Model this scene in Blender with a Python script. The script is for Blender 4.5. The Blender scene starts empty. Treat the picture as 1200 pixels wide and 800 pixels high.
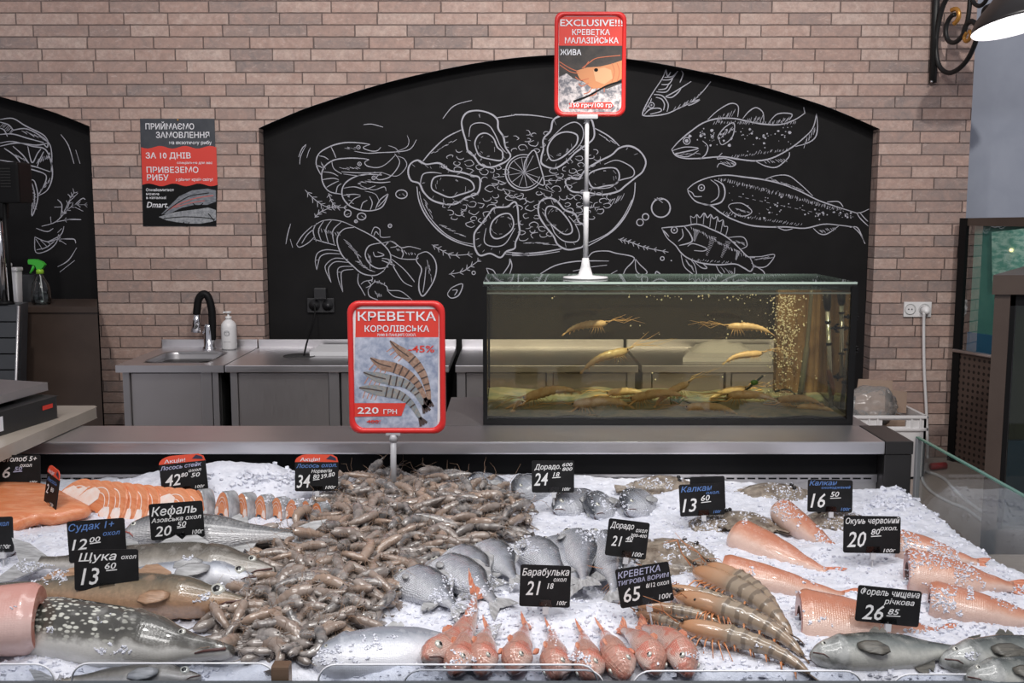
import bpy, bmesh, math, random
from mathutils import Vector, Matrix, noise
R = random.Random(7)
scene = bpy.context.scene
COL = scene.collection
PI = math.pi
# ------------------------------------------------------------------ camera
F = 1200.0
TH = math.atan(0.125)
CAM = Vector((0, 0, 1.6))
cd = bpy.data.cameras.new('camera'); cam = bpy.data.objects.new('camera', cd); COL.objects.link(cam)
cd.sensor_width = 36; cd.lens = 36; cd.clip_start = 0.05
cam.location = CAM; cam.rotation_euler = (PI/2 - TH, 0, 0)
scene.camera = cam
# ------------------------------------------------------------------ world, lights, exposure
scene.view_settings.view_transform = 'Standard'; scene.view_settings.look = 'None'
scene.view_settings.gamma = 1; scene.view_settings.use_curve_mapping = False
scene.view_settings.exposure = 0.0
scene.cycles.use_denoising = True
scene.cycles.max_bounces = 8; scene.cycles.transparent_max_bounces = 24
scene.cycles.caustics_reflective = False; scene.cycles.caustics_refractive = False
wd = bpy.data.worlds.new('world'); scene.world = wd; wd.use_nodes = True
wd.node_tree.nodes['Background'].inputs[0].default_value = (0.84, 0.83, 0.92, 1)
wd.node_tree.nodes['Background'].inputs[1].default_value = 0.40
def light(name, kind, loc, target, energy, color=(1, 1, 1), size=0.3, sy=None, spot=60, blend=0.6):
    l = bpy.data.lights.new(name, kind); l.energy = energy; l.color = color
    if kind == 'AREA':
        l.shape = 'RECTANGLE'; l.size = size; l.size_y = sy or size
    else:
        l.shadow_soft_size = size
        if kind == 'SPOT': l.spot_size = math.radians(spot); l.spot_blend = blend
    o = bpy.data.objects.new(name, l); COL.objects.link(o); o.location = loc
    o.rotation_euler = (Vector(target) - Vector(loc)).to_track_quat('-Z', 'Y').to_euler()
    return o
light('display_light_panel', 'AREA', (0.0, 1.75, 3.3), (0, 2.1, 0.9), 25, (1, 0.985, 0.97), 2.6, 0.4)
light('display_spot_left', 'SPOT', (-1.0, 0.9, 3.6), (-0.5, 2.1, 0.9), 85, (1, 0.98, 0.95), 0.06, spot=50)
light('display_spot_right', 'SPOT', (1.0, 0.9, 3.6), (0.5, 2.1, 0.9), 85, (1, 0.98, 0.95), 0.06, spot=50)
light('wall_spot_right', 'SPOT', (2.10, 1.9, 3.86), (2.05, 5.6, 1.7), 260, (1, 0.95, 0.9), 0.05, spot=80)
light('wall_spot_left', 'SPOT', (-1.6, 2.2, 3.95), (-1.7, 5.6, 1.8), 190, (1, 0.95, 0.9), 0.08, spot=80)
light('wall_spot_middle', 'SPOT', (0.1, 2.6, 3.95), (0.1, 5.6, 1.6), 150, (1, 0.95, 0.9), 0.08, spot=80)
light('added_aquarium_fill', 'SPOT', (0.5, 1.5, 3.9), (0.45, 3.1, 1.2), 600, (1, 0.95, 0.87), 0.08, spot=24)  # unseen spot, added to brighten the tank and its prawns
light('aisle_light_panel', 'AREA', (0.0, -0.4, 3.9), (0, 2.6, 1.0), 60, (1, 0.98, 0.96), 3.0, 0.5)

# ------------------------------------------------------------------ pixel -> place
def ray(u, v):
    cx = (u - 600) / F; cy = (400 - v) / F
    return Vector((cx, math.cos(TH) + cy * math.sin(TH), -math.sin(TH) + cy * math.cos(TH)))
def P(u, v, z):
    d = ray(u, v); return CAM + d * ((z - CAM.z) / d.z)
def PY(u, v, Y):
    d = ray(u, v); return CAM + d * (Y / d.y)
def pxm(Y): return Y / F      # metres per pixel at distance Y

# ------------------------------------------------------------------ materials
MATS = {}
def mat(name, color, rough=0.5, metal=0.0, spec=0.5, coat=0.0, emit=None, alpha=None):
    if name in MATS: return MATS[name]
    m = bpy.data.materials.new(name); m.use_nodes = True
    b = m.node_tree.nodes['Principled BSDF']
    b.inputs['Base Color'].default_value = (*color, 1); b.inputs['Roughness'].default_value = rough
    b.inputs['Metallic'].default_value = metal; b.inputs['Specular IOR Level'].default_value = spec
    b.inputs['Coat Weight'].default_value = coat; b.inputs['Coat Roughness'].default_value = 0.08
    if emit: b.inputs['Emission Color'].default_value = (*emit[0], 1); b.inputs['Emission Strength'].default_value = emit[1]
    MATS[name] = m; return m
class NT:
    """small helper to chain nodes"""
    def __init__(s, m):
        s.m = m; s.t = m.node_tree; s.b = s.t.nodes.get('Principled BSDF')
    def n(s, typ, **kw):
        x = s.t.nodes.new(typ)
        for k, v in kw.items(): setattr(x, k, v)
        return x
    def l(s, a, b): s.t.links.new(a, b)
    def val(s, sock, v):
        if hasattr(v, 'is_output'): s.l(v, sock)
        else: sock.default_value = v
    def math(s, op, a, b=None, c=None, clamp=False):
        x = s.n('ShaderNodeMath', operation=op); x.use_clamp = clamp
        s.val(x.inputs[0], a)
        if b is not None: s.val(x.inputs[1], b)
        if c is not None: s.val(x.inputs[2], c)
        return x.outputs[0]
    def mix(s, f, a, b, blend='MIX'):
        x = s.n('ShaderNodeMix', data_type='RGBA', blend_type=blend)
        s.val(x.inputs[0], f)
        for i, c in ((6, a), (7, b)):
            if hasattr(c, 'is_output'): s.l(c, x.inputs[i])
            else: x.inputs[i].default_value = (*c, 1)
        return x.outputs[2]
    def ramp(s, f, stops, interp='LINEAR'):
        x = s.n('ShaderNodeValToRGB'); x.color_ramp.interpolation = interp
        e = x.color_ramp.elements
        while len(e) < len(stops): e.new(0.5)
        for i, (p, c) in enumerate(stops):
            e[i].position = p; e[i].color = (*c, 1) if len(c) == 3 else c
        s.l(f, x.inputs[0]); return x.outputs[0]
    def noise(s, vec, scale, detail=3, rough=0.55, dist=0.0):
        x = s.n('ShaderNodeTexNoise'); x.inputs['Scale'].default_value = scale
        x.inputs['Detail'].default_value = detail; x.inputs['Roughness'].default_value = rough
        x.inputs['Distortion'].default_value = dist
        if vec is not None: s.l(vec, x.inputs['Vector'])
        return x.outputs['Fac']
    def voro(s, vec, scale, feature='F1', rand=1.0):
        x = s.n('ShaderNodeTexVoronoi', feature=feature); x.inputs['Scale'].default_value = scale
        x.inputs['Randomness'].default_value = rand
        if vec is not None: s.l(vec, x.inputs['Vector'])
        return x.outputs['Distance']
    def obj(s): return s.n('ShaderNodeTexCoord').outputs['Object']
    def uv(s): return s.n('ShaderNodeTexCoord').outputs['UV']
    def scale(s, vec, sc):
        x = s.n('ShaderNodeMapping'); x.inputs['Scale'].default_value = sc; s.l(vec, x.inputs['Vector']); return x.outputs[0]
    def bump(s, h, strength=0.3, dist=0.01):
        x = s.n('ShaderNodeBump'); x.inputs['Strength'].default_value = strength; x.inputs['Distance'].default_value = dist
        s.l(h, x.inputs['Height']); s.l(x.outputs[0], s.b.inputs['Normal'])
    def color(s, c): s.l(c, s.b.inputs['Base Color'])

def m_brick():
    m = mat('brick_wall', (0.3, 0.2, 0.17), 0.75); t = NT(m)
    sx = t.n('ShaderNodeSeparateXYZ'); o = t.obj(); t.l(o, sx.inputs[0])
    bw, bh = 0.255, 0.0617
    xy = t.math('SUBTRACT', sx.outputs[0], sx.outputs[1])
    rowf = t.math('DIVIDE', sx.outputs[2], bh); row = t.math('FLOOR', rowf); fr = t.math('FRACT', rowf)
    wn = t.n('ShaderNodeTexWhiteNoise', noise_dimensions='1D'); t.l(row, wn.inputs['W'])
    wb = t.n('ShaderNodeTexWhiteNoise', noise_dimensions='1D'); t.l(t.math('ADD', row, 71.3), wb.inputs['W'])
    c0 = t.math('ADD', t.math('DIVIDE', xy, t.math('MULTIPLY', t.math('ADD', t.math('MULTIPLY', wb.outputs['Value'], 0.3), 0.9), bw)), t.math('ADD', t.math('MULTIPLY', wn.outputs['Value'], 0.6), t.math('MULTIPLY', row, 0.5)))
    cf = t.math('ADD', c0, t.math('MULTIPLY', t.math('SINE', t.math('ADD', t.math('MULTIPLY', c0, 1.9), t.math('MULTIPLY', row, 5.1))), 0.12))
    ci = t.math('FLOOR', cf); fc = t.math('FRACT', cf)
    cv = t.n('ShaderNodeCombineXYZ'); t.l(ci, cv.inputs[0]); t.l(row, cv.inputs[1])
    w2 = t.n('ShaderNodeTexWhiteNoise', noise_dimensions='2D'); t.l(cv.outputs[0], w2.inputs['Vector'])
    off = t.n('ShaderNodeVectorMath', operation='MULTIPLY_ADD'); t.l(w2.outputs['Color'], off.inputs[0]); off.inputs[1].default_value = (9, 9, 9); t.l(o, off.inputs[2])
    n1 = t.noise(off.outputs[0], 13, 5, 0.7, 0.9); n2 = t.noise(off.outputs[0], 38, 5, 0.75)
    f = t.math('ADD', t.math('MULTIPLY', w2.outputs['Value'], 0.42), t.math('MULTIPLY', n1, 0.66))
    base = t.ramp(f, [(0.18, (0.17, 0.15, 0.15)), (0.32, (0.28, 0.215, 0.195)), (0.55, (0.41, 0.275, 0.23)), (0.76, (0.50, 0.375, 0.325)), (0.92, (0.56, 0.45, 0.40))])
    base = t.mix(t.math('MULTIPLY', t.ramp(n2, [(0.38, (0, 0, 0)), (0.66, (1, 1, 1))]), 0.5), base, (0.215, 0.16, 0.145))
    base = t.mix(t.math('MULTIPLY', t.ramp(t.noise(t.scale(off.outputs[0], (1, 1, 2.6)), 21, 5, 0.7, 1.2), [(0.55, (0, 0, 0)), (0.72, (1, 1, 1))]), 0.5), base, (0.58, 0.47, 0.42))
    # mortar
    dx = t.math('MULTIPLY', t.math('MINIMUM', fc, t.math('SUBTRACT', 1.0, fc)), bw)
    dz = t.math('MULTIPLY', t.math('MINIMUM', fr, t.math('SUBTRACT', 1.0, fr)), bh)
    d = t.math('ADD', t.math('MINIMUM', dx, dz), t.math('MULTIPLY', t.math('SUBTRACT', n2, 0.5), 0.007))
    e = t.math('DIVIDE', d, 0.0040, clamp=True)
    t.color(t.mix(e, (0.15, 0.112, 0.10), base))
    h = t.math('ADD', t.math('MULTIPLY', e, 1.0), t.math('ADD', t.math('MULTIPLY', n2, 0.35), t.math('MULTIPLY', w2.outputs['Value'], 0.5)))
    t.bump(h, 0.9, 0.007)
    return m
def m_steel(name='brushed_steel', col=(0.78, 0.77, 0.79), rough=0.33, axis=(2, 60, 60)):
    m = mat(name, col, rough, 1.0); t = NT(m)
    o = t.obj(); n = t.noise(t.scale(o, axis), 6, 4, 0.6); big = t.noise(o, 2.2, 3, 0.5)
    t.color(t.mix(t.math('MULTIPLY', big, 0.9), (col[0]*1.1, col[1]*1.1, col[2]*1.1), (col[0]*0.72, col[1]*0.70, col[2]*0.70)))
    t.l(t.math('ADD', t.math('MULTIPLY', n, 0.22), rough - 0.1), t.b.inputs['Roughness'])
    return m
def m_glass(name='clear_glass', tint=(0.93, 0.97, 0.95), refl=1.0, rough=0.02):
    if name in MATS: return MATS[name]
    m = bpy.data.materials.new(name); m.use_nodes = True; t = NT(m); tr = t.t
    for n in list(tr.nodes): tr.nodes.remove(n)
    out = t.n('ShaderNodeOutputMaterial'); a = t.n('ShaderNodeBsdfTransparent'); a.inputs[0].default_value = (*tint, 1)
    g = t.n('ShaderNodeBsdfGlossy'); g.inputs['Roughness'].default_value = rough
    fr = t.n('ShaderNodeFresnel'); fr.inputs[0].default_value = 1.45
    mx = t.n('ShaderNodeMixShader'); t.l(t.math('MULTIPLY', fr.outputs[0], refl), mx.inputs[0])
    t.l(a.outputs[0], mx.inputs[1]); t.l(g.outputs[0], mx.inputs[2]); t.l(mx.outputs[0], out.inputs[0])
    MATS[name] = m; return m
def m_murk(name, tint, haze, col):
    """coloured murky water: tinted see-through surface with a little scattering"""
    m = m_glass(name, tint, 0.4); t = NT(m); tr = t.t
    out = [n for n in tr.nodes if n.type == 'OUTPUT_MATERIAL'][0]; mx = out.inputs[0].links[0].from_node
    d = t.n('ShaderNodeBsdfDiffuse'); d.inputs[0].default_value = (*col, 1)
    m2 = t.n('ShaderNodeMixShader'); m2.inputs[0].default_value = haze
    t.l(mx.outputs[0], m2.inputs[1]); t.l(d.outputs[0], m2.inputs[2]); t.l(m2.outputs[0], out.inputs[0])
    return m
def m_fish(name, back, side, belly, rough=0.28, spots=None, spotcol=(0.6, 0.6, 0.5), mottled=0.35, scales=90, vlo=0.30, vhi=0.68, line=None, bumpy=0.35, coat=0.4, blotch=None, bdist=0.002, head=None):
    m = mat(name, side, rough, 0.0, 0.6, coat); t = NT(m)
    uv = t.uv(); sx = t.n('ShaderNodeSeparateXYZ'); t.l(uv, sx.inputs[0])
    o = t.obj()
    n1 = t.noise(o, 28, 4, 0.6); n2 = t.noise(o, 110, 3, 0.6)
    v = t.math('ADD', sx.outputs[1], t.math('MULTIPLY', t.math('SUBTRACT', n1, 0.5), 0.32))
    c = t.ramp(v, [(0.0, belly), (vlo, belly), ((vlo + vhi) / 2, side), (vhi, back), (1.0, back)])
    c = t.mix(t.math('MULTIPLY', n2, mottled), c, tuple(x * 0.35 for x in back))
    c = t.mix(t.math('MULTIPLY', t.ramp(n1, [(0.55, (0, 0, 0)), (0.75, (1, 1, 1))]), 0.35), c, belly)
    if spots:
        su, sv, thr = spots
        vd = t.voro(t.scale(uv, (su, sv, 1)), 1.0, 'F1', 0.75)
        k = t.ramp(vd, [(thr, (1, 1, 1)), (thr + 0.12, (0, 0, 0))])
        up = t.ramp(v, [(0.2, (0, 0, 0)), (0.38, (1, 1, 1))])
        hd = t.ramp(sx.outputs[0], [(0.24, (0, 0, 0)), (0.34, (1, 1, 1))])
        k = t.math('MULTIPLY', t.math('MULTIPLY', k, up), hd)
        c = t.mix(k, c, spotcol)
    if line: c = t.mix(t.ramp(sx.outputs[1], [(line[0] - .03, (0, 0, 0)), (line[0], (1, 1, 1)), (line[0] + .03, (0, 0, 0))]), c, line[1])
    if head: c = t.mix(t.ramp(sx.outputs[0], [(head[1] - .02, (head[2],)*3), (head[1] + .01, (0, 0, 0))]), c, t.mix(t.ramp(n1, [(.4, (0, 0, 0)), (.65, (1, 1, 1))]), head[0], back))
    if blotch: c = t.mix(t.ramp(t.noise(o, blotch[1], 4, 0.6, 0.5), [(blotch[2], (0, 0, 0)), (blotch[2] + .12, (1, 1, 1))]), c, blotch[0])
    t.color(c)
    sc = t.voro(t.scale(uv, (scales, scales * 0.55, 1)), 1.0, 'F1', 0.35)
    t.bump(t.math('ADD', t.math('MULTIPLY', sc, bumpy), t.math('MULTIPLY', n2, 0.3)), 0.5, bdist)
    t.l(t.math('ADD', t.math('MULTIPLY', n1, 0.25), rough - 0.12), t.b.inputs['Roughness'])
    return m
def m_noise(name, c1, c2, scale=20, rough=0.5, bump=0.0, coat=0.0, stretch=(1, 1, 1), detail=4, lo=0.35, hi=0.65, metal=0, rnd=None, spec=0.5):
    m = mat(name, c1, rough, metal, spec, coat); t = NT(m); o = t.scale(t.obj(), stretch)
    n = t.noise(o, scale, detail, 0.6, 0.3)
    c = t.ramp(n, [(lo, c1), (hi, c2)])
    if rnd:
        oi = t.n('ShaderNodeObjectInfo'); c = t.mix(t.ramp(oi.outputs['Random'], [(0.2, (0, 0, 0)), (0.95, (1, 1, 1))]), c, t.mix(t.math('MULTIPLY', n, 0.8), rnd, c2))
    t.color(c)
    if bump: t.bump(t.noise(o, scale * 2, 4), bump, 0.004)
    return m

# ------------------------------------------------------------------ mesh builder
class MB:
    def __init__(s): s.v = []; s.f = []; s.m = []; s.uv = []; s.sm = []
    def add(s, verts, faces, mi=0, smooth=False, uvs=None):
        b = len(s.v); s.v.extend([Vector(x) for x in verts])
        s.uv.extend(uvs if uvs else [(0, 0)] * len(verts))
        for f in faces: s.f.append([b + i for i in f]); s.m.append(mi); s.sm.append(smooth)
        return b
    def box(s, lo, hi, mi=0, bev=0.0):
        x0, y0, z0 = lo; x1, y1, z1 = hi
        if bev <= 0:
            s.add([(x0,y0,z0),(x1,y0,z0),(x1,y1,z0),(x0,y1,z0),(x0,y0,z1),(x1,y0,z1),(x1,y1,z1),(x0,y1,z1)],
                  [(3,2,1,0),(4,5,6,7),(0,1,5,4),(1,2,6,5),(2,3,7,6),(3,0,4,7)], mi); return
        bm = bmesh.new(); bmesh.ops.create_cube(bm, size=1)
        for v in bm.verts: v.co = Vector(((x0+x1)/2 + v.co.x*(x1-x0), (y0+y1)/2 + v.co.y*(y1-y0), (z0+z1)/2 + v.co.z*(z1-z0)))
        bmesh.ops.bevel(bm, geom=bm.edges[:], offset=bev, segments=2, affect='EDGES', profile=0.7)
        s.frombm(bm, mi)
    def frombm(s, bm, mi=0, smooth=False, M=None):
        bm.verts.index_update()
        s.add([(M @ v.co) if M else v.co.copy() for v in bm.verts], [[v.index for v in f.verts] for f in bm.faces], mi, smooth); bm.free()
    def ball(s, c, r, mi=0, M=None, sub=2, smooth=True):
        bm = bmesh.new(); bmesh.ops.create_icosphere(bm, subdivisions=sub, radius=1)
        rr = (r, r, r) if not hasattr(r, '__len__') else r
        for v in bm.verts:
            q = Vector((v.co.x*rr[0], v.co.y*rr[1], v.co.z*rr[2])); v.co = (M @ q if M else q) + Vector(c)
        s.frombm(bm, mi, smooth)
    def loft(s, rings, mi=0, smooth=True, caps=(True, True), closed=True, uvs=None):
        n = len(rings[0]); vs = [p for r in rings for p in r]; fs = []
        for i in range(len(rings) - 1):
            for j in range(n if closed else n - 1):
                k = (j + 1) % n; fs.append((i*n+j, i*n+k, (i+1)*n+k, (i+1)*n+j))
        if caps[0]: fs.append(tuple(range(n - 1, -1, -1)))
        if caps[1]: b = (len(rings) - 1) * n; fs.append(tuple(range(b, b + n)))
        s.add(vs, fs, mi, smooth, uvs)
    def tube(s, pts, r, n=8, mi=0, smooth=True, flat=1.0):
        pts = [Vector(p) for p in pts]; rings = []
        up = None
        for i, p in enumerate(pts):
            d = (pts[min(i+1, len(pts)-1)] - pts[max(i-1, 0)]).normalized()
            if up is None: up = Vector((0, 0, 1)) if abs(d.z) < 0.9 else Vector((0, 1, 0))
            a = d.cross(up).normalized(); b = a.cross(d).normalized(); up = b
            ri = r[i] if hasattr(r, '__len__') else r
            rings.append([p + a * ri * math.cos(2*PI*j/n) + b * ri * flat * math.sin(2*PI*j/n) for j in range(n)])
        s.loft(rings, mi, smooth)
    def lathe(s, prof, c=(0, 0, 0), n=20, mi=0, M=None, smooth=True):
        rings = []
        for r, z in prof:
            ring = [Vector((r*math.cos(2*PI*j/n), r*math.sin(2*PI*j/n), z)) for j in range(n)]
            rings.append([(M @ q if M else q) + Vector(c) for q in ring])
        s.loft(rings, mi, smooth)
    def prism(s, front, off, mi=0, side=None):
        """polygon (list of 3D points) pushed along off"""
        n = len(front); off = Vector(off); side = mi if side is None else side
        fr = [Vector(p) for p in front]; bk = [p + off for p in fr]
        s.add(fr + bk, [tuple(range(n))[::-1], tuple(range(n, 2*n))], mi)
        s.add(fr + bk, [(i, (i+1) % n, n + (i+1) % n, n + i) for i in range(n)], side)
    def build(s, name, mats, parent=None, M=None, rel=True, cat=None):
        me = bpy.data.meshes.new(name)
        org = Vector((0, 0, 0))
        vs = s.v
        if M is not None: vs = [M @ p for p in vs]
        if parent is not None and rel: org = parent.location; vs = [p - org for p in vs]
        me.from_pydata([tuple(p) for p in vs], [], s.f)
        for mm in (mats if isinstance(mats, (list, tuple)) else [mats]): me.materials.append(mm)
        me.polygons.foreach_set('material_index', s.m); me.polygons.foreach_set('use_smooth', s.sm)
        ul = me.uv_layers.new(name='UVMap')
        uvl = []
        for f in s.f:
            for i in f: uvl.extend(s.uv[i])
        ul.data.foreach_set('uv', uvl)
        me.update()
        bm = bmesh.new(); bm.from_mesh(me); bmesh.ops.recalc_face_normals(bm, faces=bm.faces[:]); bm.to_mesh(me); bm.free()
        o = bpy.data.objects.new(name, me); COL.objects.link(o)
        if parent is not None: o.parent = parent
        return o
def tag(o, label=None, cat=None, group=None, kind=None):
    if label: o['label'] = label
    if cat: o['category'] = cat
    if group: o['group'] = group
    if kind: o['kind'] = kind
    return o
def thing(name, label, cat, loc=(0, 0, 0), group=None):
    o = bpy.data.objects.new(name, None); COL.objects.link(o); o.location = loc; o.empty_display_size = 0.05
    return tag(o, label, cat, group)
def solo(mb, name, mats, base, label, cat, group=None, kind=None):
    """a thing that is one mesh, with its origin at base"""
    base = Vector(base); o = mb.build(name, mats, M=Matrix.Translation(-base)); o.location = base
    return tag(o, label, cat, group, kind)
def copy_thing(o, parent=None):
    c = o.copy(); COL.objects.link(c)
    if parent is not None: c.parent = parent
    for ch in list(o.children): copy_thing(ch, c)
    return c
def smooth_line(pts, closed=False, k=5):
    n = len(pts); out = []
    if n < 3: return [tuple(p) for p in pts]
    rng = range(n) if closed else range(n - 1)
    for i in rng:
        g = (lambda j: pts[j % n]) if closed else (lambda j: pts[max(0, min(n - 1, j))])
        p0, p1, p2, p3 = g(i-1), g(i), g(i+1), g(i+2)
        for q in range(k):
            t = q / k
            out.append(tuple(0.5*((2*b)+(-a+c)*t+(2*a-5*b+4*c-d)*t*t+(-a+3*b-3*c+d)*t**3) for a, b, c, d in zip(p0, p1, p2, p3)))
    if not closed: out.append(tuple(pts[-1]))
    return out
# text: one font object reused, turned into mesh faces
_fc = bpy.data.curves.new('lettering_source', 'FONT'); _fo = bpy.data.objects.new('lettering_source', _fc)
def text(mb, s, x, z, size, mi=0, shear=0.0, bold=0.0, align='LEFT', width=None, M=None, y=0.0, rot=0.0, squeeze=None):
    """writes s into mb in the local x-z plane (reading from -y)"""
    _fc.body = s; _fc.size = size; _fc.shear = shear; _fc.offset = bold * size; _fc.resolution_u = 2
    _fc.align_x = 'LEFT'; _fc.fill_mode = 'BOTH'
    me = bpy.data.meshes.new_from_object(_fo)
    if not me.vertices: bpy.data.meshes.remove(me); return
    xs = [v.co.x for v in me.vertices]; x0, x1 = min(xs), max(xs)
    k = 1.0
    if width and x1 > x0: k = width / (x1 - x0)
    if width and squeeze: k = min(k, 1.0)
    w = (x1 - x0) * k
    ox = {'LEFT': 0, 'CENTER': -w/2, 'RIGHT': -w}[align]
    ca, sa = math.cos(rot), math.sin(rot)
    vs = []
    for v in me.vertices:
        a = (v.co.x - x0) * k + ox; b = v.co.y
        p = Vector((x + a*ca - b*sa, y, z + a*sa + b*ca)); vs.append(M @ p if M else p)
    mb.add(vs, [list(p.vertices) for p in me.polygons], mi)
    bpy.data.meshes.remove(me)
def rrect(w, h, r, n=5):
    """rounded rectangle centred at 0 in x-z, list of (x,z)"""
    out = []
    for cx, cz, a0 in ((w/2-r, h/2-r, 0), (-w/2+r, h/2-r, PI/2), (-w/2+r, -h/2+r, PI), (w/2-r, -h/2+r, 1.5*PI)):
        for i in range(n + 1):
            a = a0 + PI/2*i/n; out.append((cx + r*math.cos(a), cz + r*math.sin(a)))
    return out
# ================================================================== THE SETTING
W = 5.6; NB = 5.70                       # brick face, back of the arched niches
BRICK = m_brick()
PAINT = m_noise('grey_blue_paint', (0.30, 0.33, 0.40), (0.33, 0.36, 0.43), 6, 0.75)
FLOORM = m_noise('floor_tiles', (0.22, 0.19, 0.17), (0.30, 0.26, 0.23), 5, 0.45)
BLACKB = m_noise('black_board', (0.0075, 0.0072, 0.0078), (0.010, 0.0096, 0.0102), 5, 0.7, spec=.15)
STEEL = m_steel(); STEEL_D = m_steel('dull_steel', (0.50, 0.49, 0.50), 0.4, (60, 2, 60))
STEEL_V = m_steel('cabinet_steel', (0.62, 0.60, 0.60), 0.36, (60, 60, 2))
GLASS = m_glass(); GREEN_EDGE = mat('glass_edge', (0.10, 0.22, 0.17), 0.15)
CHALK = mat('white_chalk', (0.40, 0.40, 0.45), 0.9, 0, .1)
WHITE = mat('white_plastic', (0.72, 0.71, 0.72), 0.35); BLACK = mat('black_plastic', (0.006, 0.006, 0.0065), 0.5, 0, .15)
IRON = mat('black_iron', (0.012, 0.012, 0.012), 0.45, 0.3); CHROME = mat('chrome', (0.7, 0.7, 0.72), 0.12, 1.0)

def arch_z(pts, x):
    for (x0, z0), (x1, z1) in zip(pts, pts[1:]):
        if x0 <= x <= x1: return z0 + (z1 - z0) * (x - x0) / (x1 - x0)
    return None
def archpts(px, Y):
    q = smooth_line([(PY(u, v, Y).x, PY(u, v, Y).z) for u, v in px], k=6); return q
ARCH1 = archpts([(303, 150), (340, 134), (375, 121), (450, 97.5), (525, 80), (592, 69), (665, 64), (737, 69), (808, 81), (880, 97.5), (955, 120), (992, 134), (1031, 151)], W)
ARCH0 = archpts([(-420, 66), (-300, 64), (-150, 80), (-60, 97), (0, 113), (60, 130.5), (105, 148)], W)
TOP = 4.2; LX = -3.6; RX = PY(1143, 50, W).x
def strip_wall():
    mb = MB(); xs = sorted(set([LX, RX] + [x for x, z in ARCH0 if x > LX] + [x for x, z in ARCH1]))
    for a, b in zip(xs, xs[1:]):
        mid = (a + b) / 2; A = None
        for arc in (ARCH0, ARCH1):
            if arc[0][0] < mid < arc[-1][0]: A = arc
        if A is None: z0 = z1 = 0.0
        else: z0 = arch_z(A, a) or arch_z(A, a + 1e-6); z1 = arch_z(A, b) or arch_z(A, b - 1e-6)
        mb.add([(a, W, z0), (b, W, z1), (b, W, TOP), (a, W, TOP)], [(0, 1, 2, 3)])
    # jambs of the niches and the right-hand end of the wall
    for x, zt in ((ARCH0[-1][0], ARCH0[-1][1]), (ARCH1[0][0], ARCH1[0][1]), (ARCH1[-1][0], ARCH1[-1][1]), (RX, TOP)):
        y1 = NB + .02 if x != RX else W + 0.35
        mb.add([(x, W, 0), (x, y1, 0), (x, y1, zt), (x, W, zt)], [(0, 1, 2, 3)])
    for A in (ARCH0, ARCH1):
        for (x0, z0), (x1, z1) in zip(A, A[1:]):
            mb.add([(x0, W + .003, z0), (x1, W + .003, z1), (x1, NB + .02, z1), (x0, NB + .02, z0)], [(0, 1, 2, 3)], 1)
    return mb
w = strip_wall().build('wall_back', [BRICK, BLACKB]); tag(w, kind='structure')
mb = MB(); mb.box((RX - .5, W + .36, 0), (4.2, W + .46, TOP)); tag(mb.build('wall_right', PAINT), kind='structure')
mb = MB(); mb.box((-4.2, 0.2, -0.1), (4.2, W + .5, 0)); tag(mb.build('floor', FLOORM), kind='structure')
PLAT = 0.25
def m_planks():
    m = mat('wood_platform', (0.3, 0.24, 0.2), 0.5); t = NT(m); o = t.obj()
    g = t.noise(t.scale(o, (3, 40, 3)), 3, 4, 0.6); t.color(t.ramp(g, [(0.3, (0.36, 0.29, 0.25)), (0.7, (0.52, 0.44, 0.385))])); return m
mb = MB(); mb.box((0.75, 2.75, 0), (4.1, W - .002, PLAT), 0, .006); tag(mb.build('floor_platform', m_planks()), kind='structure')

# ================================================================== CHALK DRAWINGS
YD = NB - 0.004
def stroke(mb, pts, wpx=1.5, closed=False, k=5, taper=True, mi=0):
    L = smooth_line(pts, closed, k) if len(pts) > 2 else [tuple(p) for p in pts]
    if closed: L = L + [L[0]]
    n = len(L); fr = []; vs = []
    for i, (u, v) in enumerate(L):
        a = L[max(0, i-1)]; b = L[min(n-1, i+1)]
        dx, dy = b[0]-a[0], b[1]-a[1]; d = math.hypot(dx, dy) or 1
        t = i / (n - 1)
        ww = wpx * 0.5 * (1 if closed or not taper else 0.35 + 0.65 * math.sin(PI * min(1, max(0, 0.12 + 0.76*t)))) * (0.9 + 0.25 * noise.noise((u*.09, v*.09, 3)))
        nx, ny = -dy/d*ww, dx/d*ww
        vs += [PY(u+nx, v+ny, YD), PY(u-nx, v-ny, YD)]
    m = len(vs); back = [p + Vector((0, .0045, 0)) for p in vs]
    fs = [(2*i, 2*i+1, 2*i+3, 2*i+2) for i in range(n-1)]
    mb.add(vs, fs, mi)
def circle(mb, c, rx, ry=None, wpx=1.2, a0=0, a1=360, n=14):
    ry = ry or rx
    pts = [(c[0]+rx*math.cos(math.radians(a0+(a1-a0)*i/n)), c[1]+ry*math.sin(math.radians(a0+(a1-a0)*i/n))) for i in range(n + 1)]
    stroke(mb, pts, wpx, k=2, taper=(a1 - a0) < 359)
def dot(mb, c, r):
    pts = [PY(c[0]+r*math.cos(a*PI/3.5)*R.uniform(.7, 1.1), c[1]+r*math.sin(a*PI/3.5)*R.uniform(.7, 1.1), YD) for a in range(7)]
    mb.add(pts, [tuple(range(7))])
class T:
    def __init__(s, ox, oy, k): s.o = (ox, oy, k)
    def __call__(s, *p):
        ox, oy, k = s.o; return [(ox + x*k, oy + y*k) for x, y in p]
TA, TB, TC = T(340, 155, .25), T(470, 120, .23745), T(600, 120, .2375)
TD, TE, TF, TG = T(740, 70, .24167), T(770, 190, .21667), T(490, 270, .26667), T(0, 120, .25)
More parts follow.
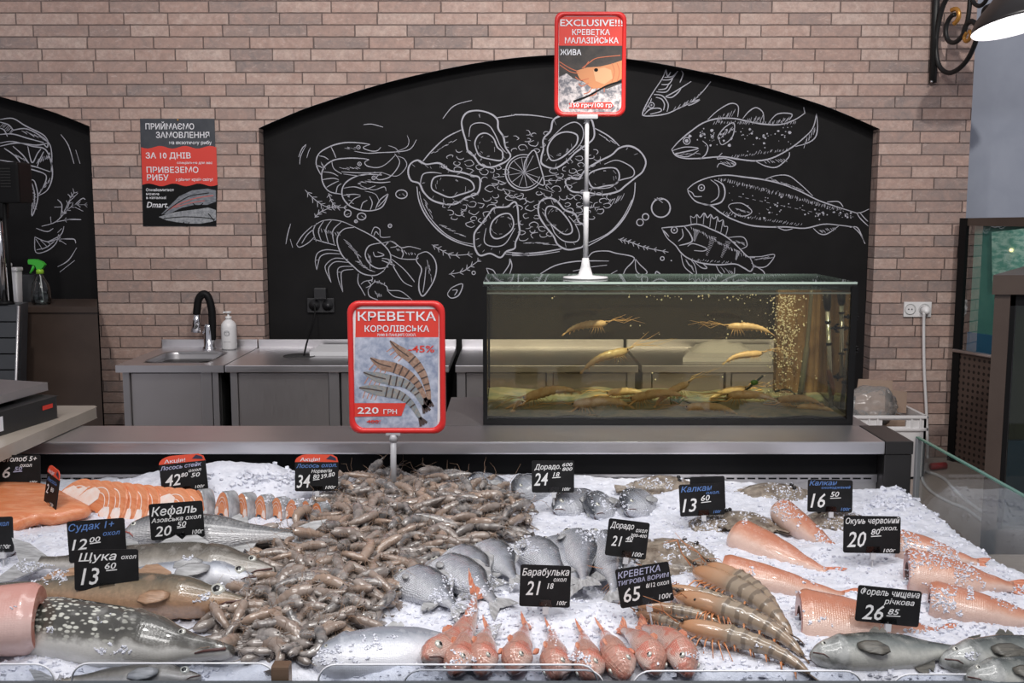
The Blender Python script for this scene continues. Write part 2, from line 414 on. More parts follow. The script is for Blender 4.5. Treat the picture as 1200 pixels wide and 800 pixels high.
def hatch(mb, a, b, n, ln, ang, w=.7, jit=2.0):
    for i in range(n):
        t = (i + .5) / n; x = a[0]+(b[0]-a[0])*t + R.uniform(-jit, jit)*.5; y = a[1]+(b[1]-a[1])*t + R.uniform(-jit, jit)*.5
        l = ln * R.uniform(.6, 1.2); aa = math.radians(ang + R.uniform(-6, 6))
        stroke(mb, [(x, y), (x + l*math.cos(aa)*.5 + .3, y + l*math.sin(aa)*.5), (x + l*math.cos(aa), y + l*math.sin(aa))], w, k=2)
def twig(mb, pts, n, ln, w=1.1, side=(1, -1), rand=True):
    L = smooth_line(pts, k=6); stroke(mb, pts, w)
    for i in range(n):
        j = int((0.1 + .88 * i / max(1, n-1)) * (len(L) - 2)); p, q = L[j], L[j+1]
        a = math.atan2(p[1]-q[1], p[0]-q[0])
        for sd in side:
            aa = a + PI + sd * R.uniform(.55, .9); l = ln * R.uniform(.7, 1.2)
            e = (p[0]+l*math.cos(aa), p[1]+l*math.sin(aa)); stroke(mb, [p, ((p[0]+e[0])/2+.4, (p[1]+e[1])/2), e], w*.8, k=2)
def draw_shrimp():
    mb = MB()
    for p, wd in [
      (TA((145,200),(122,150),(135,100),(190,65),(260,48),(330,50),(375,57)), 1.6), (TA((375,57),(345,68),(350,78),(385,88),(410,85),(425,70)), 1.1),
      (TA((300,88),(360,98),(420,95),(490,92),(560,80),(592,35)), 1.2), (TA((490,92),(545,70),(557,40),(548,14)), .8), (TA((190,65),(205,95),(215,120)), 1.1),
      (TA((135,110),(160,115),(180,128)), 1.1), (TA((122,155),(140,160),(158,172)), 1.1), (TA((460,62),(495,75),(512,100)), .8),
      (TA((240,290),(180,275),(150,225),(155,170),(200,132),(270,121),(340,123),(370,128)), 1.6), (TA((370,128),(350,140),(362,158),(410,165),(450,148),(492,108)), 1.2),
      (TA((195,135),(205,170),(242,195)), 1.1), (TA((155,185),(195,190),(225,205)), 1.1), (TA((150,222),(200,215),(228,222)), 1.1), (TA((170,258),(205,238),(228,228)), 1.1),
      (TA((215,287),(222,255),(240,240)), 1.1), (TA((240,185),(330,190),(430,188)), 1.1), (TA((250,195),(330,203),(400,185)), .8),
      (TA((460,290),(435,345),(395,365),(340,366),(280,345),(245,300),(250,250),(290,215),(350,197),(430,200)), 1.7), (TA((430,188),(405,210),(420,222),(465,210),(500,172),(513,135),(490,100)), 1.2),
      (TA((365,230),(420,236),(470,232)), 1.2), (TA((250,262),(300,255),(350,266),(400,250)), 1.1), (TA((245,295),(300,290),(330,295)), 1.1), (TA((275,340),(300,312),(330,300)), 1.1),
      (TA((330,365),(340,332),(362,318)), 1.1), (TA((375,365),(385,330),(372,300)), 1.1), (TA((400,360),(420,318),(458,288)), 1.3), (TA((410,350),(440,320),(458,292)), .9),
      (TA((430,188),(500,205),(545,160),(535,125),(505,112)), .9), (TA((330,250),(390,270),(440,255),(450,275)), .9), (TA((350,275),(400,290),(420,330)), .8),
      (TA((45,150),(50,110),(75,60)), .9), (TA((78,120),(85,95),(95,72)), .8)]: stroke(mb, p, wd)
    for x, y, r in ((320,70,7), (325,148,7), (392,213,7)): c = TA((x, y))[0]; circle(mb, c, r*.25*1.2, wpx=.9); dot(mb, c, .8)
    hatch(mb, *TA((250,72),(300,72)), 9, 5, 15); hatch(mb, *TA((230,165),(310,165)), 10, 5, 20); hatch(mb, *TA((310,240),(370,225)), 8, 5, 10); hatch(mb, *TA((140,140),(160,155)), 5, 6, 70); hatch(mb, *TA((260,280),(280,330)), 5, 4, 20)
    return mb
def draw_crayfish():
    mb = MB()
    S = [((30,525),(60,480),(105,438)), ((30,525),(45,538),(85,518),(115,488)), ((55,520),(80,480),(110,455)), ((110,440),(150,415),(200,410),(250,420),(300,442)),
      ((125,425),(108,462),(122,512)), ((160,412),(133,460),(147,512)), ((195,410),(167,457),(180,520)), ((240,420),(200,462),(207,525)), ((110,500),(150,512),(215,530)),
      ((300,445),(250,455),(220,500),(240,570),(290,622),(340,662),(400,670),(440,648)), ((300,442),(380,483),(430,520),(465,560),(470,600),(440,645)),
      ((425,518),(370,532),(352,575),(375,618),(415,638),(460,630)), ((390,560),(400,582),(440,575),(410,560)), ((430,590),(470,600),(490,640),(530,700),(572,722)), ((470,590),(530,638),(575,690),(582,702)),
      ((460,600),(490,625),(455,610),(430,600)), ((430,520),(480,512),(520,540),(560,535),(612,548)), ((470,572),(520,592),(585,595),(602,588)), ((520,540),(530,568),(522,592)),
      ((600,572),(640,560),(675,592),(686,640),(670,702),(625,766),(605,740),(605,690),(616,640),(592,602),(600,572)), ((637,630),(630,700),(622,750)),
      ((380,478),(395,445),(420,455),(425,490),(470,490)), ((392,485),(402,465),(415,480)), ((445,532),(470,510),(502,532),(470,540)),
      ((320,662),(318,702),(335,735),(352,765)), ((380,668),(385,690),(350,698),(332,712)), ((360,692),(378,715),(355,728)), ((365,738),(400,700),(450,720),(462,740),(520,745),(572,786)), ((365,738),(372,768),(412,786)), ((455,740),(490,770),(560,780)),
      ((230,556),(170,550),(130,565),(118,602),(125,645)), ((235,570),(175,568),(142,582),(132,612),(125,645)), ((130,598),(118,600)), ((272,595),(210,590),(172,615),(165,642),(192,704)), ((272,610),(215,606),(186,626),(180,652),(192,704)),
      ((297,628),(230,633),(224,680),(247,748)), ((297,642),(245,650),(240,690),(247,748)), ((222,655),(245,655))]
    for i, p in enumerate(S): stroke(mb, TA(*p), 1.6 if 9 <= i < 12 or i == 19 else 1.15)
    hatch(mb, *TA((250,500),(300,560)), 9, 13, 40); hatch(mb, *TA((280,520),(330,600)), 6, 9, 60); hatch(mb, *TA((300,600),(370,650)), 7, 8, 15); hatch(mb, *TA((640,590),(660,680)), 7, 7, 80); hatch(mb, *TA((365,560),(375,610)), 6, 7, 75)
    hatch(mb, *TA((130,450),(235,470)), 10, 6, 70); hatch(mb, *TA((490,545),(590,570)), 9, 4, 60); hatch(mb, *TA((390,740),(430,760)), 6, 5, 75); hatch(mb, *TA((380,700),(440,715)), 6, 3, -70, 1.2)
    return mb
SHELLS = [TB((300,90),(325,50),(380,40),(440,55),(475,85),(480,130),(505,170),(515,220),(540,260),(525,285),(490,305),(440,320),(390,305),(360,265),(330,240),(320,190),(305,140)),
  TB((35,345),(45,305),(80,285),(110,300),(130,305),(190,300),(240,335),(300,345),(350,360),(385,370),(390,410),(375,450),(320,470),(270,500),(210,500),(150,480),(110,440),(90,400),(50,385)),
  TB((365,640),(400,595),(430,555),(460,520),(520,515),(560,490),(575,520),(580,590),(585,640),(565,690),(560,720),(520,735),(490,765),(440,745),(390,755),(365,720),(360,680)),
  TC((130,510),(150,480),(190,472),(225,490),(260,530),(310,550),(330,590),(355,610),(355,700),(320,720),(270,725),(225,700),(205,660),(165,610),(135,560)),
  TC((265,385),(290,370),(330,375),(365,330),(430,290),(490,260),(530,225),(580,215),(630,240),(660,290),(645,340),(610,370),(560,410),(520,440),(440,455),(380,445),(300,440),(270,410)),
  TC((155,180),(190,140),(205,85),(260,60),(330,52),(385,75),(405,130),(400,180),(350,220),(310,250),(270,290),(210,325),(150,305),(145,270),(155,230))]
INNER = [TB((365,195),(385,160),(420,152),(455,175),(475,220),(500,245),(495,285),(440,280),(390,265),(370,230)), TB((150,400),(165,370),(210,360),(280,365),(340,385),(360,415),(350,435),(290,455),(240,468),(190,450),(155,430)),
  TB((440,640),(450,590),(490,555),(535,550),(555,590),(545,630),(500,665),(460,670)), TC((165,545),(175,515),(210,515),(250,545),(290,600),(295,640),(260,650),(215,620),(175,580)),
  TC((375,375),(390,345),(450,325),(510,325),(530,360),(515,400),(460,412),(400,420)), TC((175,240),(185,200),(220,160),(270,145),(320,160),(320,200),(290,235),(240,275),(195,285))]
MID = [TB((335,170),(345,115),(390,100),(435,115),(465,160),(490,215),(520,250)), TB((95,400),(108,355),(150,345),(200,350)), TB((420,620),(410,680),(430,705),(480,710),(520,690),(562,620)),
  TC((150,540),(195,610),(215,650),(260,685),(320,685),(332,650),(312,600),(280,560)), TC((455,305),(510,285),(560,300),(600,330),(595,365),(530,385),(480,420),(380,425)), TC((180,190),(215,155),(260,115),(310,97),(345,120),(352,165),(330,215),(280,260))]
def inside(p, poly):
    c = False; n = len(poly)
    for i in range(n):
        (x0, y0), (x1, y1) = poly[i], poly[i-1]
        if (y0 > p[1]) != (y1 > p[1]) and p[0] < (x1-x0)*(p[1]-y0)/(y1-y0) + x0: c = not c
    return c
def draw_platter():
    mb = MB()
    for s, i, m in zip(SHELLS, INNER, MID):
        stroke(mb, s, 2.1, closed=True); stroke(mb, i, 1.7, closed=True); stroke(mb, m, 1.3)
        cx = sum(p[0] for p in s)/len(s); cy = sum(p[1] for p in s)/len(s)
        for _ in range(16):
            a = R.uniform(0, 2*PI); q = s[int(a/(2*PI)*len(s))]; f = R.uniform(.72, .86)
            x, y = cx+(q[0]-cx)*f, cy+(q[1]-cy)*f; l = R.uniform(2, 5); b = math.atan2(q[1]-cy, q[0]-cx) + R.uniform(-.3, .3)
            stroke(mb, [(x, y), (x+l*math.cos(b), y+l*math.sin(b))], .7)
        icx = sum(p[0] for p in i)/len(i); icy = sum(p[1] for p in i)/len(i)
        for _ in range(9):
            q = R.choice(i); f = R.uniform(.6, .85); x, y = icx+(q[0]-icx)*f, icy+(q[1]-icy)*f
            b = math.atan2(q[1]-icy, q[0]-icx) + PI/2; l = R.uniform(2, 6); stroke(mb, [(x, y), (x+l*math.cos(b), y+l*math.sin(b))], .7)
    for p, wd in [(TB((108,290),(150,240),(220,175),(298,135)), 1.6), (TB((475,75),(560,62),(632,58))[:2] + TC((0,60),(100,63),(200,78)), 1.6), (TC((405,125),(480,168),(530,215)), 1.6),
        (TC((608,395),(600,470),(560,560),(490,640),(375,708)), 1.7), (TC((592,480),(545,570),(475,645),(370,695)), 1.3), (TC((245,722),(120,742),(0,746)), 1.8), (TC((235,735),(120,752),(0,756)), 1.2), (TB((522,738),(632,746)), 1.8), (TB((515,748),(632,757)), 1.2),
        (TB((78,415),(90,490),(130,570),(200,645),(280,690),(360,712)), 1.8), (TB((90,440),(105,500),(145,572),(215,645),(290,685),(360,700)), 1.2)]: stroke(mb, p, wd)
    # lemon
    c = TC((60, 345))[0]
    circle(mb, c, 22, 21, 1.7, 15, 285); circle(mb, c, 19, 18, 1.1, 15, 285)
    for a in range(20, 290, 30): aa = math.radians(a); stroke(mb, [c, (c[0]+18*math.cos(aa), c[1]+17*math.sin(aa))], 1)
    stroke(mb, TC((60,345),(65,290),(108,235),(135,300),(160,405),(110,385),(60,345)), 1.5, k=4)
    for e in ((75,275), (105,262), (130,320)): stroke(mb, TC((62,345), e), 1)
    for p in (((160,365),(230,355)), ((165,385),(240,385)), ((165,405),(210,440)), ((130,420),(205,445))): stroke(mb, TC(*p), 1.0)
    for p in (((450,370),(510,365)), ((445,400),(515,400),(450,375)), ((500,425),(560,440)), ((505,430),(545,470),(600,455))): stroke(mb, TB(*p), 1.0)
    # crushed ice on the plate
    E0 = (616, 216); placed = []
    tries = 0
    while len(placed) < 120 and tries < 5000:
        tries += 1
        a = R.uniform(0, 2*PI); r = math.sqrt(R.random()); x, y = E0[0]+r*104*math.cos(a), E0[1]+r*64*math.sin(a)
        if any(inside((x, y), s) for s in SHELLS) or math.hypot(x-c[0]-5, y-c[1]) < 27: continue
        if any(math.hypot(x-p[0], (y-p[1])*1.3) < 8 for p in placed): continue
        placed.append((x, y)); rr = R.uniform(2.6, 4.6); k0 = R.uniform(0, 360)
        pts = [(x+rr*R.uniform(.8, 1.3)*1.15*math.cos(math.radians(k0+b)), y+rr*R.uniform(.7, 1.1)*.85*math.sin(math.radians(k0+b))) for b in range(0, R.choice((200, 260, 330)), 45)]
        stroke(mb, pts, .95, k=3)
    for (a, b, n, l, g) in ((TB((105,470))[0], TB((150,560))[0], 7, 7, 60), (TB((180,600))[0], TB((300,660))[0], 8, 8, 15), (TC((50,690))[0], TC((180,700))[0], 10, 12, 2), (TC((480,480))[0], TC((560,450))[0], 7, 9, 120), (TB((140,260))[0], TB((260,190))[0], 8, 6, -30), (TC((420,150))[0], TC((500,200))[0], 6, 8, 35)): hatch(mb, a, b, n, l, g)
    return mb
def draw_fish_top():
    mb = MB()
    for p in [((168,45),(150,90),(110,150),(80,200),(55,255),(62,272),(120,270),(175,260),(230,235),(290,205),(340,160),(385,105)), ((108,168),(150,175),(178,215),(172,252)), ((118,182),(145,190),(160,215),(155,245)),
       ((60,268),(90,240),(135,235),(142,250),(90,264)), ((165,178),(205,158),(290,105)), ((165,180),(195,182),(225,160),(240,140)), ((265,215),(330,193),(302,212),(275,222)),
       ((168,45),(175,80),(190,60)), ((130,145),(165,140),(180,120)), ((120,155),(170,155),(195,120)), ((145,120),(180,118),(200,92)), ((150,98),(190,95),(215,70)), ((160,85),(200,80),(225,55)), ((240,50),(250,70),(235,110))]: stroke(mb, TD(*p), 1.5)
    circle(mb, TD((97,220))[0], 3.2, wpx=1.1); dot(mb, TD((97,220))[0], 1.2); hatch(mb, *TD((200,250),(330,180)), 9, 7, -55); hatch(mb, *TD((60,255),(95,200)), 6, 5, -70)
    return mb
def draw_cod():
    mb = MB()
    S = [((195,435),(230,395),(290,345),(350,305),(420,285),(500,285),(570,300),(640,312),(720,314),(790,292),(842,258)), ((195,435),(215,465),(260,478),(330,478),(440,470),(520,482),(600,490),(680,477),(770,430),(840,375),(880,330),(898,262)),
      ((842,262),(838,245),(835,230)), ((898,265),(902,330),(890,378),(850,405),(795,420)), ((370,290),(420,245),(480,212),(517,225),(515,277)), ((540,285),(570,250),(605,232),(637,255),(642,300)), ((670,300),(710,262),(777,263),(765,292)),
      ((425,388),(420,370),(450,330),(492,305),(500,332),(485,380),(440,412),(425,388)), ((200,440),(260,423),(325,430),(240,450),(213,458),(270,470),(325,440)), ((345,393),(370,420),(360,458),(330,482)), ((440,452),(415,480),(455,478),(505,502),(480,518),(430,502),(415,522)), ((600,490),(650,515),(705,520),(760,475),(766,448))]
    for i, p in enumerate(S): stroke(mb, TD(*p), 1.9 if i < 2 else 1.4)
    circle(mb, TD((268,393))[0], 4, wpx=1.2); dot(mb, TD((268,393))[0], 2.4)
    for _ in range(75):
        t = R.random(); x = 300 + 480*t; yt = 320 if x < 620 else 330 - (x-700)*.25; y = yt + abs(R.gauss(0, 45)) + 8
        if y < 450 and x < 850: dot(mb, TD((x, y))[0], R.choice((.5, .7, .9, 1.5)))
    for p in ((283,370),(337,367),(390,342),(392,372),(767,353),(475,415)): dot(mb, TD(p)[0], 2.2)
    hatch(mb, *TD((420,275),(510,240)), 9, 9, 115); hatch(mb, *TD((560,285),(640,270)), 8, 7, 115); hatch(mb, *TD((690,295),(770,275)), 8, 6, 120); hatch(mb, *TD((430,380),(490,340)), 8, 8, -60); hatch(mb, *TD((640,490),(740,480)), 8, 6, 40)
    hatch(mb, *TD((840,400),(890,320)), 9, 8, 100); hatch(mb, *TD((480,475),(760,440)), 26, 3.5, -60, .6); hatch(mb, *TD((400,296),(800,300)), 40, 3.5, 110, .7); hatch(mb, *TD((230,460),(320,455)), 9, 4, 10); hatch(mb, *TD((430,490),(490,500)), 6, 5, 30)
    return mb
def draw_trout():
    mb = MB()
    S = [((165,145),(210,110),(290,80),(380,70),(470,80),(580,95),(680,120),(780,160),(870,205),(970,240),(1080,275)), ((165,145),(175,175),(215,215),(290,235),(340,270),(400,305),(500,340),(600,350),(700,350),(800,357),(900,335),(980,340),(1062,350)),
      ((310,95),(355,120),(367,170),(345,217),(280,232),(240,225)), ((290,95),(330,130),(330,187),(290,217)), ((165,152),(190,165),(205,185),(242,185)), ((580,95),(640,73),(710,73),(770,115),(842,182)), ((920,215),(980,213),(1007,242)),
      ((385,240),(400,225),(460,223),(512,262),(490,287),(450,290),(410,270),(385,240)), ((845,357),(880,387),(920,387),(982,345)), ((640,347),(690,367),(732,360)), ((1080,275),(1110,270),(1146,253)), ((1080,275),(1100,305),(1142,345)), ((1095,270),(1120,300),(1140,320)), ((1060,350),(1100,390),(1125,442)), ((1042,352),(1085,355),(1120,430))]
    for i, p in enumerate(S): stroke(mb, TE(*p), 1.8 if i < 3 else 1.3)
    circle(mb, TE((240,138))[0], 3.6, wpx=1.3); dot(mb, TE((240,138))[0], 1.4)
    for _ in range(85):
        x = R.uniform(380, 1060); yt = 95 + max(0, x-450)*.30; yb = 310 if x < 900 else 300
        y = R.uniform(yt, min(yb, yt+200)); dot(mb, TE((x, y))[0], R.choice((.5, .7, .9, 1.3)))
    hatch(mb, *TE((330,80),(1000,250)), 70, 4, 105, .7); hatch(mb, *TE((620,95),(800,160)), 16, 6, -150); hatch(mb, *TE((420,250),(490,270)), 8, 6, 20); hatch(mb, *TE((350,280),(780,345)), 36, 3.5, -50, .6); hatch(mb, *TE((870,365),(960,355)), 8, 5, 40)
    for i in range(12): x = 440 + i*38; stroke(mb, TE((x, 185+(x-440)*.21),(x+18, 189+(x-440)*.21)), .8)
    return mb
def draw_perch():
    mb = MB()
    S = [((25,355),(80,350),(150,345),(220,335),(300,365),(370,400),(430,450),(490,510),(530,515)), ((25,355),(55,410),(100,450),(130,490),(170,520),(240,545),(330,555),(420,550),(470,572),(505,590),(520,560),(500,510)),
      ((145,345),(180,390),(187,430),(120,450)), ((135,360),(140,400),(115,427)), ((28,362),(50,385),(65,402)), ((185,335),(180,290)), ((180,290),(200,300),(215,283),(232,300),(255,275),(272,300),(290,283),(305,305),(325,295),(335,320),(357,312),(362,345),(382,350),(372,395)),
      ((215,330),(215,285)), ((250,335),(255,277)), ((285,350),(292,285)), ((315,365),(327,297)), ((345,380),(357,314)), ((385,407),(465,405),(487,450),(455,470)), ((500,510),(560,510),(636,500),(595,560),(545,567),(510,545)), ((505,590),(530,565),(575,590),(577,617),(520,600)),
      ((165,455),(195,440),(267,465),(250,480),(200,477)), ((130,500),(145,560),(180,595),(212,612),(205,560),(185,530)), ((320,560),(345,600),(410,622),(420,570)), ((200,535),(240,570),(270,572),(250,550))]
    for i, p in enumerate(S): stroke(mb, TE(*p), 1.7 if i < 3 else 1.2)
    circle(mb, TE((93,367))[0], 3.6, wpx=1.3); dot(mb, TE((93,367))[0], 1.3)
    for (x0, y0, x1, y1, w0) in ((215,365,200,430,30), (305,405,265,510,32), (385,430,345,520,28), (440,480,425,530,20)):
        for i in range(12):
            t = i/12; ww = w0*(1-t*.8); cx = x0+(x1-x0)*t; cy = y0+(y1-y0)*t; stroke(mb, TE((cx-ww*.5, cy-4), (cx+ww*.5, cy+4)), .9)
    hatch(mb, *TE((180,345),(480,505)), 34, 4, 75, .8); hatch(mb, *TE((400,420),(470,440)), 8, 5, 25); hatch(mb, *TE((520,530),(600,520)), 8, 7, -15); hatch(mb, *TE((150,520),(190,570)), 7, 7, 60); hatch(mb, *TE((340,565),(400,590)), 7, 7, 55); hatch(mb, *TE((180,530),(400,548)), 18, 3, -50, .6)
    return mb
def draw_herbs():
    mb = MB()
    twig(mb, TA((70,270),(110,310),(160,345),(210,352),(265,352)), 8, 6); twig(mb, TA((180,285),(195,325),(215,350)), 4, 5); twig(mb, TA((115,400),(140,375),(190,352)), 4, 5)
    return mb
def draw_bubbles():
    mb = MB()
    for x, y, rx, ry in ((522,290,27,20), (270,380,16,16), (335,394,20,16), (468,438,8,8), (308,417,6,6)): c = TA((x, y))[0]; circle(mb, c, rx*.25, ry*.25, 1.3); hatch(mb, (c[0]-rx*.1, c[1]), (c[0]+rx*.12, c[1]+.5), 3, 2, 30)
    circle(mb, (756.5, 254), 3.7, wpx=1.3); circle(mb, (750, 260.5), 3.9, wpx=1.3)
    return mb
def one(pts_list, w=1.4):
    mb = MB()
    for q in pts_list: stroke(mb, TF(*q), w)
    return mb
def draw_sprigs():
    a, b, c = MB(), MB(), MB()
    twig(a, TF((60,62),(100,85),(150,108),(240,103)), 6, 6); twig(b, TF((135,192),(190,182),(230,158),(272,128)), 5, 6); circle(b, TF((244,186))[0], 2, wpx=1)
    twig(c, TF((880,38),(930,50),(1000,75),(1100,95)), 9, 5, 1.1); circle(c, TF((1073,123))[0], 2.2, wpx=1.2); dot(c, TF((1112,132))[0], 1)
    return [a, b, c]
def draw_drops(): return [one([((130,275),(150,250),(195,235),(180,282),(150,297),(132,287),(130,275)), ((150,262),(172,262),(160,285))]), one([((955,125),(958,175),(985,197),(1006,182),(975,150),(955,125)), ((1040,203),(1048,180),(1077,203))])]
def draw_pods(): return one([((300,165),(330,175),(345,203)), ((300,165),(310,190),(322,200)), ((370,195),(400,150),(403,125),(412,158),(397,203))])
def draw_loops(): return one([((523,200),(600,155),(700,135),(838,134)), ((745,122),(770,95),(830,90),(870,100),(950,120),(912,170),(898,205)), ((680,178),(720,170)), ((760,160),(830,152)), ((840,195),(875,175))])
def draw_tomato():
    mb = MB()
    circle(mb, (774.5, 243.5), 11, 11, 1.7)
    for a in (-150, -110, -60, -20, 40): aa = math.radians(a); stroke(mb, [(772, 234), (772+6*math.cos(aa), 235+4*math.sin(aa))], 1.2)
    return mb
def draw_dashes():
    mb = MB()
    for p in ([(519,139),(532,124),(553,117.5)], [(426,146),(436,145.5),(449,149)], [(335,286),(337,275),(340.5,262)], [(343,290),(340,280)], [(350,184),(354,174),(359,169)]): stroke(mb, p, 1.1)
    return mb
def draw_left():
    mb = MB()
    S = [((0,92),(40,105),(62,130)), ((0,80),(60,75),(120,110),(200,150),(225,180)), ((62,130),(130,125),(220,180),(242,235),(240,325)), ((0,190),(60,183),(150,205),(212,220),(240,282),(245,350),(222,410),(180,437)), ((0,290),(80,300),(170,320),(217,345),(200,402),(178,432)),
      ((0,270),(60,280),(160,300),(235,325)), ((60,205),(110,250),(142,297)), ((20,215),(70,250),(100,290)), ((130,205),(150,282),(175,240),(192,218)), ((175,300),(185,270),(205,230)), ((0,150),(60,148),(130,168),(205,188)), ((0,120),(20,130),(35,160)), ((0,205),(80,190),(170,200),(225,190)), ((225,180),(222,210),(205,195)),
      ((140,362),(163,372),(177,450),(150,532),(152,450),(140,362)), ((150,380),(162,430),(158,500))]
    for p in S: stroke(mb, TG(*p), 1.5)
    hatch(mb, *TG((100,130),(210,170)), 14, 6, 30); hatch(mb, *TG((60,240),(120,270)), 7, 6, 40); hatch(mb, *TG((170,290),(230,260)), 10, 8, -70); hatch(mb, *TG((180,430),(230,370)), 8, 6, -60); hatch(mb, *TG((150,400),(165,500)), 9, 4, 30); hatch(mb, *TG((0,110),(50,150)), 8, 6, -50)
    for p in (((285,150),(320,200),(347,287)), ((355,222),(375,287)), ((270,770),(320,740),(360,680)), ((280,795),(350,740))): stroke(mb, TG(*p), 1.1)
    for p in (((195,580),(260,560),(310,510),(350,480),(410,480)), ((260,560),(330,548),(380,548)), ((285,535),(290,480),(270,455)), ((290,490),(255,490)), ((310,512),(330,450),(318,430)), ((330,460),(365,425)), ((350,480),(385,450),(400,455)), ((350,490),(390,510)), ((240,568),(237,535)), ((170,590),(220,605),(250,590)), ((230,650),(285,620),(300,580)), ((285,640),(345,640),(355,660)), ((280,645),(310,665)), ((270,610),(290,590))): stroke(mb, TG(*p), 1.3)
    twig(mb, TG((310,510),(350,480),(410,480)), 4, 5, 1); twig(mb, TG((290,535),(330,450),(350,420)), 4, 5, 1); twig(mb, TG((300,550),(380,550)), 3, 4, 1); twig(mb, TG((270,640),(345,642)), 3, 4, 1)
    for p in (((163,630),(168,702),(220,695),(262,660),(275,618)), ((163,630),(220,652),(270,640)), ((172,690),(215,680),(255,650)), ((168,640),(200,690)), ((190,645),(225,680)), ((220,652),(240,665))): stroke(mb, TG(*p), 1.3)
    return mb
def mural(A, name, label, x0lim=None):
    mb = MB(); pts = [(x, z) for x, z in A if x0lim is None or x >= x0lim]
    fr = [(pts[0][0], NB, 0.0)] + [(x, NB, z) for x, z in pts] + [(pts[-1][0], NB, 0.0)]
    mb.prism(fr, (0, .03, 0))
    base = Vector(((pts[0][0] + pts[-1][0])/2, NB, 0)); t = thing(name, label, 'wall panel', base)
    mb.build('board', BLACKB, t); return t
mu = mural(ARCH1, 'chalkboard_panel', 'wide black arched panel with white drawings of fish, crayfish and an oyster platter')
for nm, fn in (('shrimp_drawing', draw_shrimp), ('crayfish_drawing', draw_crayfish), ('oyster_platter_drawing', draw_platter), ('whole_fish_drawing', draw_cod), ('trout_drawing', draw_trout), ('perch_drawing', draw_perch), ('fish_head_drawing', draw_fish_top), ('herb_drawing', draw_herbs), ('bubble_drawing', draw_bubbles), ('sprig_drawing', draw_sprigs), ('drop_drawing', draw_drops), ('pepper_drawing', draw_pods), ('loaf_drawing', draw_loops), ('tomato_drawing', draw_tomato), ('dash_drawing', draw_dashes)):
    res = fn()
    for one_ in (res if isinstance(res, list) else [res]): one_.build(nm, CHALK, mu)
mu0 = mural(ARCH0, 'chalkboard_panel', 'black arched panel behind the spray bottle with white shell, coral and lemon drawings', LX)
draw_left().build('shell_drawing', CHALK, mu0)
# ================================================================== POSTER ON THE BRICK WALL
RED = mat('red_print', (0.62, 0.045, 0.03), 0.45); REDF = mat('red_frame', (0.60, 0.022, 0.02), 0.35)
PRINTW = mat('white_print', (0.70, 0.70, 0.74), 0.6); DARKP = m_noise('dark_print', (0.030, 0.034, 0.045), (0.045, 0.05, 0.06), 14, 0.5)
BLKP = mat('black_print', (0.0075, 0.0075, 0.008), 0.6, 0, .12); GREYP = m_noise('grey_fish_print', (0.10, 0.11, 0.13), (0.22, 0.23, 0.26), 40, 0.5, stretch=(1, 1, 3)); PINKP = mat('pink_print', (0.45, 0.12, 0.11), 0.5)
def px_poly(mb, pts, Y, mi, lift=0.0008):
    mb.add([PY(u, v, Y) - Vector((0, lift, 0)) for u, v in pts], [tuple(range(len(pts)))], mi)
def px_text(mb, s, u, v, hpx, Y, mi, width=None, align='LEFT', bold=0.012, shear=0.0, lift=0.0016, squeeze=None):
    """text whose baseline starts at pixel (u, v), capital height hpx"""
    p = PY(u, v, Y); k = pxm(p.y)
    text(mb, s, p.x, p.z, hpx * k / 0.72, mi, shear, bold, align, width * k if width else None, y=Y - lift, squeeze=squeeze)
def px_line(mb, pts, w, Y, mi, lift=0.002, taper=True):
    L = smooth_line(pts, k=5) if len(pts) > 2 else pts; n = len(L); vs = []
    for i, (u, v) in enumerate(L):
        a = L[max(0, i-1)]; b = L[min(n-1, i+1)]; d = math.hypot(b[0]-a[0], b[1]-a[1]) or 1
        ww = (w[0] + (w[1]-w[0])*i/(n-1))/2 if hasattr(w, '__len__') else w/2
        nx, ny = -(b[1]-a[1])/d*ww, (b[0]-a[0])/d*ww
        vs += [PY(u+nx, v+ny, Y) - Vector((0, lift, 0)), PY(u-nx, v-ny, Y) - Vector((0, lift, 0))]
    mb.add(vs, [(2*i, 2*i+1, 2*i+3, 2*i+2) for i in range(n-1)], mi)
YP = W - 0.004
po = thing('poster', 'dark and red fish ordering poster stuck on the brick wall', 'poster', PY(210, 265, YP))
mb = MB(); q = [PY(164, 139, YP), PY(251.5, 139, YP), PY(253.5, 265, YP), PY(167.5, 265, YP)]; mb.prism(q, (0, .003, 0)); mb.build('sheet', DARKP, po)
mb = MB()
def wave(v, sgn, n=22): return [(165.5 + (88)*i/n, v + 1.6*math.sin(i/n*6*PI)*sgn) for i in range(n+1)]
top = wave(172.5, 1); bot = [(u+1.5, v) for u, v in wave(216.5, -1)]
px_poly(mb, top + bot[::-1], YP, 0); mb.build('red_band', RED, po)
mb = MB(); px_poly(mb, [(166.5+0*i, 0) for i in []] + bot + [(253.3, 264.6), (167.6, 264.6)], YP, 0, .0006); mb.build('black_band', BLKP, po)
mb = MB()
px_poly(mb, [(189,251),(197,243),(210,230),(225,223),(243,221),(253,223),(253.2,236),(243,240),(228,240),(214,243),(203,248),(195,251)], YP, 0, .0012)
px_poly(mb, [(186,254),(200,249.5),(215,247),(232,245),(244,243),(253,246),(253.4,258),(247,260),(235,262),(222,262),(206,260),(195,258)], YP, 1, .0014)
for p, w_ in ([(197,246),(212,238),(230,232),(250,229)], 1.2), ([(205,243),(222,238),(240,235)], .9): px_line(mb, p, w_, YP, 2)
for p in ([(190,252),(205,240),(222,230),(245,226)], [(192,256),(215,254),(240,255),(252,257)], [(215,260),(219,265),(222,260)], [(226,238),(232,242),(238,238)], [(244,250),(249,256),(253,262)]): px_line(mb, p, 1.0, YP, 3)
